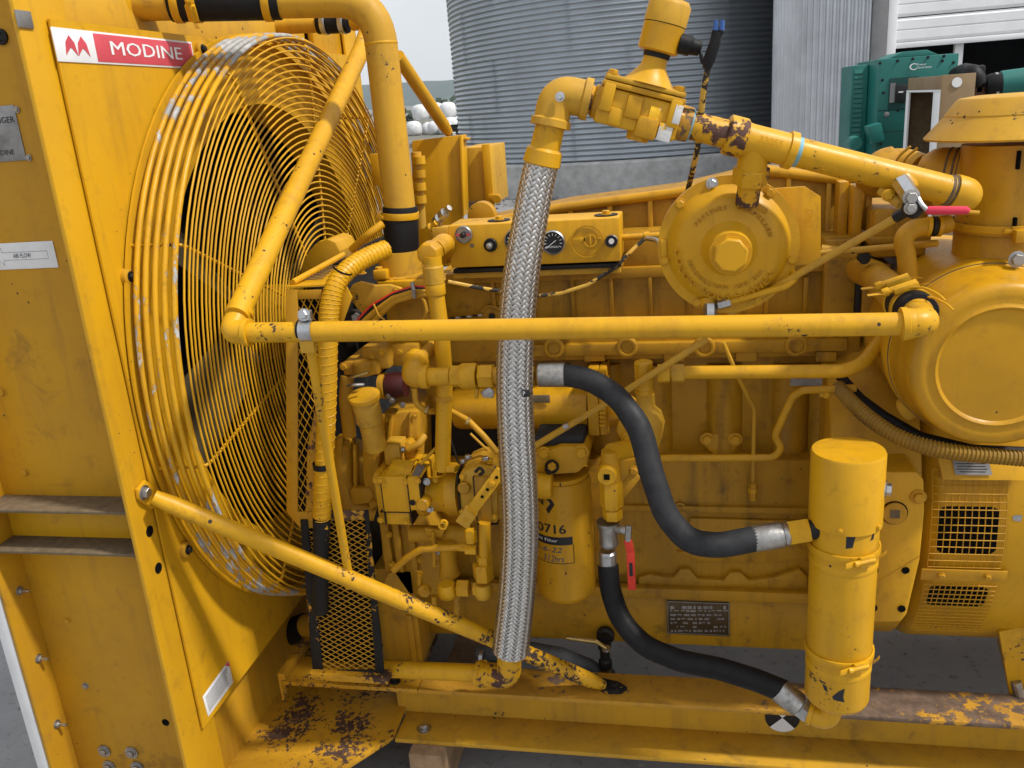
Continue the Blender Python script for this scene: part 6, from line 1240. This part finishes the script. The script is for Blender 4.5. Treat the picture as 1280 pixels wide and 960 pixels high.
# hose from the crossover elbow back to the manifold
h0, h1 = V(1146,391,1.275), V(1092,344,1.62); dh = (h1-h0); rh = m_of(21, V(1120,370,1.4))
gp('outlet_tube', MB().tube([h0 + dh*.25, h1, h1 + Vector((-.02,.1,0))], rh, 24, fillet=.03), 'yd', bevel=0, label='outlet tube from the manifold', sharp=60)
slv = gp('rubber_sleeve', MB().tube([h0 - dh*.02, h0 + dh*.30], rh*1.10, 26), 'rub', bevel=.002, label='black sleeve at the right end of the crossover pipe')
for t in (.08, .24): band_clamp(h0 + dh*t, dh, rh*1.12, .016, slv, 'y', (-.35,-.3,1))
for (x, y) in ((1138,360),(1148,372)): gp('loose_strap', MB().tube([V(x,y,1.29), V(x+18,y-1,1.26), V(x+36,y+8,1.24), V(x+44,y+16,1.23)], .0017, 6, fillet=.05), 'y', bevel=0, parent=slv)
gp('bypass_tube', MB().tube([V(1136,352,1.50), V(1133,320,1.50), V(1128,298,1.50), V(1140,286,1.51), V(1185,280,1.54)], m_of(11.5,V(1130,320,1.5)), 18, fillet=.035), 'yd', bevel=0, label='scuffed bent bypass tube', sharp=60)
for i, x in enumerate((1158,1165,1172)): gp('bypass_band', MB().lathe(V(x,283,1.52), (1,0,-.1), [(0,m_of(12.6,V(1130,320,1.5))),(.006,m_of(12.6,V(1130,320,1.5)))], 18), ('y','dark','y')[i], bevel=0)
gp('link_rod', MB().tube([V(1024,317,1.60), V(1090,311,1.58), V(1172,304,1.52)], m_of(4.5,V(1130,320,1.5)), 12), 'y', bevel=0); gp('link_rod', MB().tube([V(1026,312,1.63), V(1075,318,1.63)], m_of(7,V(1130,320,1.5)), 12), 'y', bevel=0)
gp('link_joint', MB().lathe(V(1078,321,1.60), OUT, [(0,.010),(.02,.010)], 12), 'dark', bevel=0)
gp('lower_elbow_bracket', poly([(1086,424),(1114,420),(1112,440),(1102,455),(1088,450)], 1.60, .05), 'yd', bevel=.003)
# ---- ribbed conduit under the air cleaner
def ribbed(pts, r, pitch, mat, label=None):
    P_ = catmull(pts, 14); s = 0; S = [0]
    for i in range(1, len(P_)): s += (P_[i]-P_[i-1]).length; S.append(s)
    n = int(s/pitch*4); Q = []; R = []; j = 0
    for k in range(n+1):
        t = s*k/n
        while j < len(S)-2 and S[j+1] < t: j += 1
        f_ = (t-S[j])/max(1e-9, S[j+1]-S[j]); Q.append(P_[j].lerp(P_[j+1], f_)); R.append(r*(1.0 if k % 4 < 2 else .84))
    return gp('ribbed_conduit', MB().tube(Q, R, 14), mat, bevel=0, label=label, sharp=25)
CD = paint('conduit_paint', (.27,.15,.018), stain=(.10,.06,.02), chip=(.015,.013,.012), amount=.22, chip_scale=22, clump=8, grime=.5)
ribbed([V(1048,484,1.56), V(1066,504,1.50), V(1092,526,1.46), V(1122,545,1.43), V(1160,558,1.41), V(1210,567,1.40), V(1300,575,1.40)], m_of(10,V(1122,545,1.43)), .0062, CD, 'ribbed flexible conduit curving under the air cleaner')
ribbed([V(1052,494,1.58), V(1075,520,1.52), V(1110,545,1.47), V(1150,562,1.44), V(1200,572,1.42), V(1290,578,1.42)], m_of(5,V(1122,545,1.43)), .004, CD)
gp('dark_cable', MB().tube([V(1050,470,1.6), V(1075,498,1.56), V(1105,520,1.53), V(1150,546,1.5), V(1215,562,1.48), V(1300,566,1.48)], .009, 10, fillet=.05), 'rub', bevel=0); gp('strap_loop', MB().lathe(V(1138,508,1.50), (.6,-.4,.6), [(-.012,.018),(-.012,.021),(.012,.021),(.012,.018)], 20, cap=False), 'y', bevel=0)
# ================================================================== flywheel housing and generator
fw = gp('flywheel_housing', poly([(1086,600),(1094,590),(1146,590),(1155,600),(1156,640),(1150,700),(1134,768),(1126,778),(1086,778)], 1.465, .12), 'y', bevel=.004, label='yellow flywheel housing plate with square-socket plug')
gp('housing_drum', MB().lathe((V(1030,690,1.6).x,1.90,.66), RX, [(0,.36),(.05,.383),(V(1160,690,1.55).x-.025-V(1030,690,1.6).x,.383)], 72), 'yd', bevel=.003)
gp('housing_crease', poly([(1094,728),(1150,694),(1150,696),(1094,730)], 1.4645, .002), 'yd', parent=fw, bevel=0)
p_ = V(1118,641,1.464); gp('plug_groove', MB().lathe(p_, OUT, [(0,m_of(16,p_)),(.0006,m_of(16,p_))], 32), 'pit', bevel=0, parent=fw); gp('socket_plug', MB().lathe(p_, OUT, [(0,m_of(14.5,p_)),(.004,m_of(14.5,p_)),(.005,m_of(13.5,p_))], 32), 'y', bevel=0, parent=fw); gp('square_socket', MB().lathe(p_ + OUT*.005, OUT, [(0,m_of(8,p_)),(.0008,m_of(8,p_))], 4, PI/4), 'dust', bevel=0, parent=fw)
bolt(V(1148,621,1.464), OUT, .010, fw, 'yd')
for (x, y) in ((1132,713),(1127,761),(1093,713),(1092,760)): p_ = V(x,y,1.464); gp('bolt_hole', MB().lathe(p_, OUT, [(0,m_of(4.8,p_)),(.0006,m_of(4.8,p_))], 18), 'pit', bevel=0, parent=fw)
GC = Vector((V(1160,690,1.55).x, 1.90, .655)); GR = .382
gen = gp('generator_body', MB().lathe(GC, RX, [(-.02,GR*.90),(0,GR*.985),(.012,GR),(.9,GR)], 96), 'y', bevel=0, label='generator drum with square-mesh ventilation screens', sharp=40)
def gpt(px, py, dr):            # point on the drum surface seen at a picture point
    d = ray(px, py); o = Vector((0,0,H)) - GC; A_ = d.y**2+d.z**2; B_ = o.y*d.y+o.z*d.z; C__ = o.y**2+o.z**2-(GR+dr)**2; dis = B_*B_-A_*C__
    t = (-B_-math.sqrt(max(0,dis)))/A_; P_ = Vector((0,0,H)) + d*t; return P_.x, math.atan2(P_.z-GC.z, -(P_.y-GC.y))
def gsurf(x, an, dr): return Vector((x, GC.y - math.cos(an)*(GR+dr), GC.z + math.sin(an)*(GR+dr)))
def screen(x0, x1, a0_, a1_, ox0, ox1, oa0, oa1, nx_, na_, label=None):
    n = 16; mb = MB(); q = []
    for i in range(n+1):
        an = oa0 + (oa1-oa0)*i/n; ins = .010 if i in (0, n) else (.003 if i in (1, n-1) else 0); q += [gsurf(ox0+ins, an, .0008), gsurf(ox1-ins, an, .0008)]
    mb.add(q, [(2*i, 2*i+2, 2*i+3, 2*i+1) for i in range(n)]); op = gp('vent_opening', mb, 'pit', bevel=0, parent=gen)
    sc_ = MB()
    for i in range(nx_+1): x = x0 + (x1-x0)*i/nx_; sc_.tube([gsurf(x, a0_ + (a1_-a0_)*k/18, .006) for k in range(19)], .0010, 5)
    for k in range(na_+1): an = a0_ + (a1_-a0_)*k/na_; sc_.tube([gsurf(x0, an, .0078), gsurf(x1, an, .0078)], .0010, 5)
    gp('mesh_screen', sc_, 'yd', bevel=0, kind='stuff', parent=gen, label=label)
x0, _a = gpt(1163,650,0); _a, at_ = gpt(1200,600,0); x1, _a = gpt(1256,650,0); _b2, ab_ = gpt(1200,706,0); ox0, _o = gpt(1172,662,0); ox1, _o = gpt(1248,662,0); _o, oa1 = gpt(1210,633,0); _o, oa0 = gpt(1210,692,0)
screen(x0, x1, ab_, at_+.05, ox0, ox1, oa0, oa1, 11, 13, 'upper square-mesh vent screen'); 
_b2, at2 = gpt(1200,728,0); _b2, ab2 = gpt(1200,772,0); _c, o1 = gpt(1200,733,0); _c, o0 = gpt(1200,757,0)
screen(x0, x1, ab2-.12, at2, ox0, ox1, o0, o1, 13, 13, 'lower square-mesh vent screen')
# strip with bolts between the screens
_b2, am = gpt(1200,715,0); st_ = gp('screen_strip', MB().prism([gsurf(x0-.01,am+.035,.009), gsurf(x1+.012,am+.035,.009), gsurf(x1+.012,am-.03,.009), gsurf(x0-.01,am-.03,.009)], (0,-.003,0)), 'yd', bevel=.0008, parent=gen)
for t in (.2, .83): bolt(gsurf(x0+(x1-x0)*t, am+.004, .013), (0,-math.cos(am),math.sin(am)), .006, gen, 'yd')
_b2, ap = gpt(1220,584,0); cpl = gp('terminal_cover', MB().prism([gsurf(x0+.005,ap+.09,.010), gsurf(x1+.03,ap+.09,.010), gsurf(x1+.03,ap-.05,.016), gsurf(x0+.014,ap-.05,.016)], (0,-.003,-.001)), 'y', bevel=.001, parent=gen)
q0_, q1_, q2_, q3_ = gsurf(x0+.030,ap+.055,.0155), gsurf(x0+.088,ap+.055,.0155), gsurf(x0+.094,ap-.03,.0205), gsurf(x0+.034,ap-.03,.0205); gp('spec_sticker', MB().prism([q0_, q1_, q2_, q3_], (0,-.0008,0)), 'plate', bevel=0, parent=gen, label='small grey sticker with fine print')
for i in range(6):
    A0_ = q0_.lerp(q3_, .14+.14*i); A1_ = q1_.lerp(q2_, .14+.14*i); gp('print_line', MB().obox(A0_.lerp(A1_, .48) + Vector((0,-.0010,0)), RX, OUT, UPZ, (A1_-A0_).length*random.uniform(.7,.88), .0006, .0014), 'lbk', bevel=0, parent=gen)
mb = MB(); xs_, an_ = gpt(1272,648,0); mb.add([gsurf(xs_+.010*math.cos(k)*(.35+.65*random.random()), an_+.032*math.sin(k)*(.35+.65*random.random()), .0008) for k in [i*.698 for i in range(9)]], [tuple(range(9))]); gp('bare_patch', mb, 'dull', bevel=0, parent=gen)
# foot of the generator on the skid
ft = gp('generator_foot', MB().prism([V(1249,790,1.60), V(1264,878,1.60), V(1340,886,1.60), V(1340,770,1.60)], (0,.012,0)), 'yc', bevel=.001, label='yellow foot plate carrying the generator'); gp('foot_side', MB().prism([V(1249,790,1.613), V(1264,874,1.613), V(1262,866,1.85), V(1246,800,1.85)], (.008,0,0)), 'yd', parent=ft, bevel=0); gp('weld', MB().tube([V(1270,852,1.595), V(1274,868,1.59), V(1284,880,1.59)], .010, 10), 'dull', bevel=0, parent=ft)
# ================================================================== drain valve and grey hose below the pan
dv = gp('drain_valve', MB().lathe(V(757,792,1.66), OUT, [(0,.020),(.012,.020),(.016,.014),(.03,.014)], 14), 'dark', bevel=0, label='dark drain valve with lever below the oil pan'); gp('valve_body', MB().lathe(V(757,836,1.63), UPZ, [(0,.010),(.006,.015),(.022,.015),(.028,.011),(.05,.011),(.055,.015),(.075,.015)], 10), 'dark', bevel=0, parent=dv); gp('drain_lever', MB().tube([V(758,810,1.60), V(745,802,1.60), V(708,797,1.60)], [.004,.005,.005], 8, fillet=.01), 'brass', bevel=0, parent=dv); gp('lever_pivot', MB().lathe(V(758,811,1.60), UPZ, [(-.003,.010),(.003,.010)], 12), 'steel', bevel=0, parent=dv); gp('hose_barb', MB().lathe(V(757,843,1.63), UPZ, [(-.016,.010),(0,.012),(.02,.012)], 12), 'brass', bevel=0, parent=dv)
gp('drain_hose', MB().tube([V(598,818,1.64), V(660,813,1.64), V(700,820,1.64), V(735,834,1.64), V(755,846,1.64), V(759,838,1.64)], m_of(11.5,V(700,826,1.6)), 16, fillet=.05), 'greyh', bevel=0, label='grey rubber drain hose', sharp=60); gp('hose_clip', MB().lathe(V(600,822,1.60), RX, [(0,.016),(.008,.016)], 16), 'steel', bevel=0)
# ================================================================== belt guard of expanded metal
def frame_bars(pts, Y, w_, mat, parent=None, name='guard_frame', close=True):
    n = len(pts); P_ = [V(x, y, Y) for x, y in pts]; o = None; cen = sum(P_, Vector())/n
    for i in range(n if close else n-1):
        A_, B_ = P_[i], P_[(i+1) % n]; d = (B_-A_).normalized(); s = d.cross(OUT).normalized(); 
        if s.dot(cen-A_) < 0: s = -s
        Lc = (B_-A_).length - (w_ if i % 2 else 0); mid = (A_+B_)/2 + s*w_/2
        o = gp(name, MB().obox(mid + OUT*(.0008 if i % 2 else 0), d, s, OUT, Lc, w_, .004), mat[i] if isinstance(mat, (list, tuple)) else mat, bevel=.0008, parent=parent)
def exmesh(pts, Y, pitch_x, pitch_z, mat, parent, name='expanded_metal'):
    P_ = [V(x, y, Y) for x, y in pts]; xs = [p.x for p in P_]; zs = [p.z for p in P_]; mb = MB(); n = len(P_)
    sl_ = pitch_z/pitch_x; ext = (max(zs)-min(zs))/sl_
    for sg in (1, -1):
        c0 = min(xs) - ext; k = 0
        while c0 + k*pitch_x < max(xs) + ext:
            xa = c0 + k*pitch_x; k += 1
            # line: z = min(zs) + sg*sl*(x-xa) (sg<0 starts from the top)
            zb0 = min(zs) if sg > 0 else max(zs); ts = []
            D = Vector((1,0,sg*sl_)); O_ = Vector((xa,0,zb0))
            for i in range(n):
                A_, B_ = P_[i], P_[(i+1) % n]; ex, ez = B_.x-A_.x, B_.z-A_.z; den = D.x*ez - D.z*ex
                if abs(den) < 1e-9: continue
                t = ((A_.x-O_.x)*ez - (A_.z-O_.z)*ex)/den; u_ = ((A_.x-O_.x)*D.z - (A_.z-O_.z)*D.x)/den
                if -1e-6 <= u_ <= 1+1e-6: ts.append(t)
            if len(ts) >= 2:
                t0, t1 = min(ts), max(ts)
                if t1-t0 > 1e-4: a_ = Vector((O_.x+t0, Y + (.0012 if sg > 0 else 0), O_.z+D.z*t0)); b_2 = Vector((O_.x+t1, Y + (.0012 if sg > 0 else 0), O_.z+D.z*t1)); mb.tube([a_, b_2], .0011, 4)
    return gp(name, mb, mat, bevel=0, kind='stuff', parent=parent)
bg_ = gp('belt_guard_post', poly([(357,362),(372,362),(372,640),(392,640),(395,660),(375,660),(358,640)], 1.46, .004), 'yd', bevel=.0008, label='belt guard frame of flat bar filled with expanded metal')
gp('guard_frame', poly([(372.5,363),(402,362),(402,374),(372.5,374)], 1.46, .004), 'yd', parent=bg_, bevel=.0008); gp('guard_frame', poly([(424,340),(440,372),(428,405),(418,406)], 1.455, .004), 'y', parent=bg_, bevel=.0008); gp('guard_frame', poly([(384,560),(396,500),(396,640),(382,640)], 1.459, .004), 'yh', parent=bg_, bevel=.0008)
exmesh([(371,372),(400,372),(396,520),(385,560),(383,640),(371,640)], 1.464, .0145, .026, 'y', bg_)
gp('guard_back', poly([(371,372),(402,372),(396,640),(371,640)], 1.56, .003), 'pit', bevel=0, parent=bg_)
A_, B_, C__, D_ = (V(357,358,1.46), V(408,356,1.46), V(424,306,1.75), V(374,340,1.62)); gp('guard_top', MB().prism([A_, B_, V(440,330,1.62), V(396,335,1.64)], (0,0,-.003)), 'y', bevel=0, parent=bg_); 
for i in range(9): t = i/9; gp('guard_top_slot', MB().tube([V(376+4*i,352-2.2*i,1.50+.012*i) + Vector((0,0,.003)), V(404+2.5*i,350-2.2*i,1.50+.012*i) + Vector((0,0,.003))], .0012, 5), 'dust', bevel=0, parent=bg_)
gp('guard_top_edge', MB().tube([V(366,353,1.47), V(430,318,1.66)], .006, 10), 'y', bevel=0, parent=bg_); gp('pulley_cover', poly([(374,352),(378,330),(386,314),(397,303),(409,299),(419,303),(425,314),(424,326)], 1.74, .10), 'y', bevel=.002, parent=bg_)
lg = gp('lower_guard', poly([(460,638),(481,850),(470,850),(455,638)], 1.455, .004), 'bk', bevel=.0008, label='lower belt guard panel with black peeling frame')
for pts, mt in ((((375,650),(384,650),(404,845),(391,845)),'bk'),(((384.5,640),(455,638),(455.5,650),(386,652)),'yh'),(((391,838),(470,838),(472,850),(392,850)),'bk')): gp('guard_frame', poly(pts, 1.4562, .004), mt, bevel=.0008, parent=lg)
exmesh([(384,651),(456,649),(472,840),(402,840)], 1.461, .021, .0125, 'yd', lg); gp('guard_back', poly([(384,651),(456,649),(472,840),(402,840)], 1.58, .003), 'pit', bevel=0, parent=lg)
gp('guard_base', blk(386, 845, 484, 853, 1.44, .03), 'yh', bevel=.001, parent=lg)
# ---- wrapped hose in front of the guard
wr = catmull([V(482,312,1.56), V(458,322,1.52), V(436,336,1.48), V(420,356,1.45), V(412,385,1.435), V(410,420,1.43), V(409,480,1.43), V(407,540,1.435), V(404,600,1.44), V(402,645,1.445)], 10)
gp('wrapped_hose', MB().tube(wr, m_of(12.2,wr[50]), 20), 'yc', bevel=0, label='yellow-painted wrapped hose in front of the belt guard', sharp=70)
sp = MB(); q = []
for i in range(len(wr)*6):
    t = i/6; j = min(int(t), len(wr)-2); c_ = wr[j].lerp(wr[j+1], t-j); d = (wr[j+1]-wr[j]).normalized(); n_ = (OUT - d*OUT.dot(d)).normalized(); b2 = d.cross(n_); an = i*.60; q.append(c_ + (n_*math.cos(an) + b2*math.sin(an))*m_of(12.4,wr[50]))
gp('hose_wrap', sp.tube(q, .0011, 5), 'yc', bevel=0, kind='stuff')
for (x, y) in ((428,338),(404,585)): gp('black_band', MB().lathe(V(x,y,1.46 if y < 400 else 1.437), (.6,0,1) if y < 400 else (0.02,0,1), [(0,m_of(13.2,wr[50])),(.004 if y < 400 else .012,m_of(13.2,wr[50]))], 18, cap=False), 'rub', bevel=0)
gp('black_sleeve', MB().tube([V(402,646,1.445), V(401,700,1.45), V(400,764,1.455)], [m_of(12,wr[50]), m_of(10.5,wr[50]), m_of(12,wr[50])], 18), 'bk', bevel=.001, label='black lower end of the wrapped hose')
gp('small_hose', MB().tube([V(478,280,1.60), V(462,292,1.58), V(440,312,1.60)], .008, 12, fillet=.04), 'y', bevel=0)
gp('lower_radiator_pipe', MB().tube([V(330,800,1.75), V(385,782,1.72), V(480,775,1.72)], .03, 18), 'yd', bevel=0); gp('lower_rubber_sleeve', MB().tube([V(356,792,1.735), V(382,783,1.72)], .034, 18), 'rub', bevel=0)

# ================================================================== thin haze in the air
hm = bpy.data.materials.new('haze_air'); hm.use_nodes = True; ht = hm.node_tree; ht.nodes.clear()
ho = ht.nodes.new('ShaderNodeOutputMaterial'); hv = ht.nodes.new('ShaderNodeVolumePrincipled')
hv.inputs['Color'].default_value = (.86, .92, 1.0, 1); hv.inputs['Density'].default_value = .00016; hv.inputs['Anisotropy'].default_value = .2
ht.links.new(hv.outputs['Volume'], ho.inputs['Volume'])
hz = MB().box((-2700, -700, -1.5), (2700, 2700, 130)).build('haze', hm, kind='stuff', label='thin pale haze in the air over the yard', cat='haze')
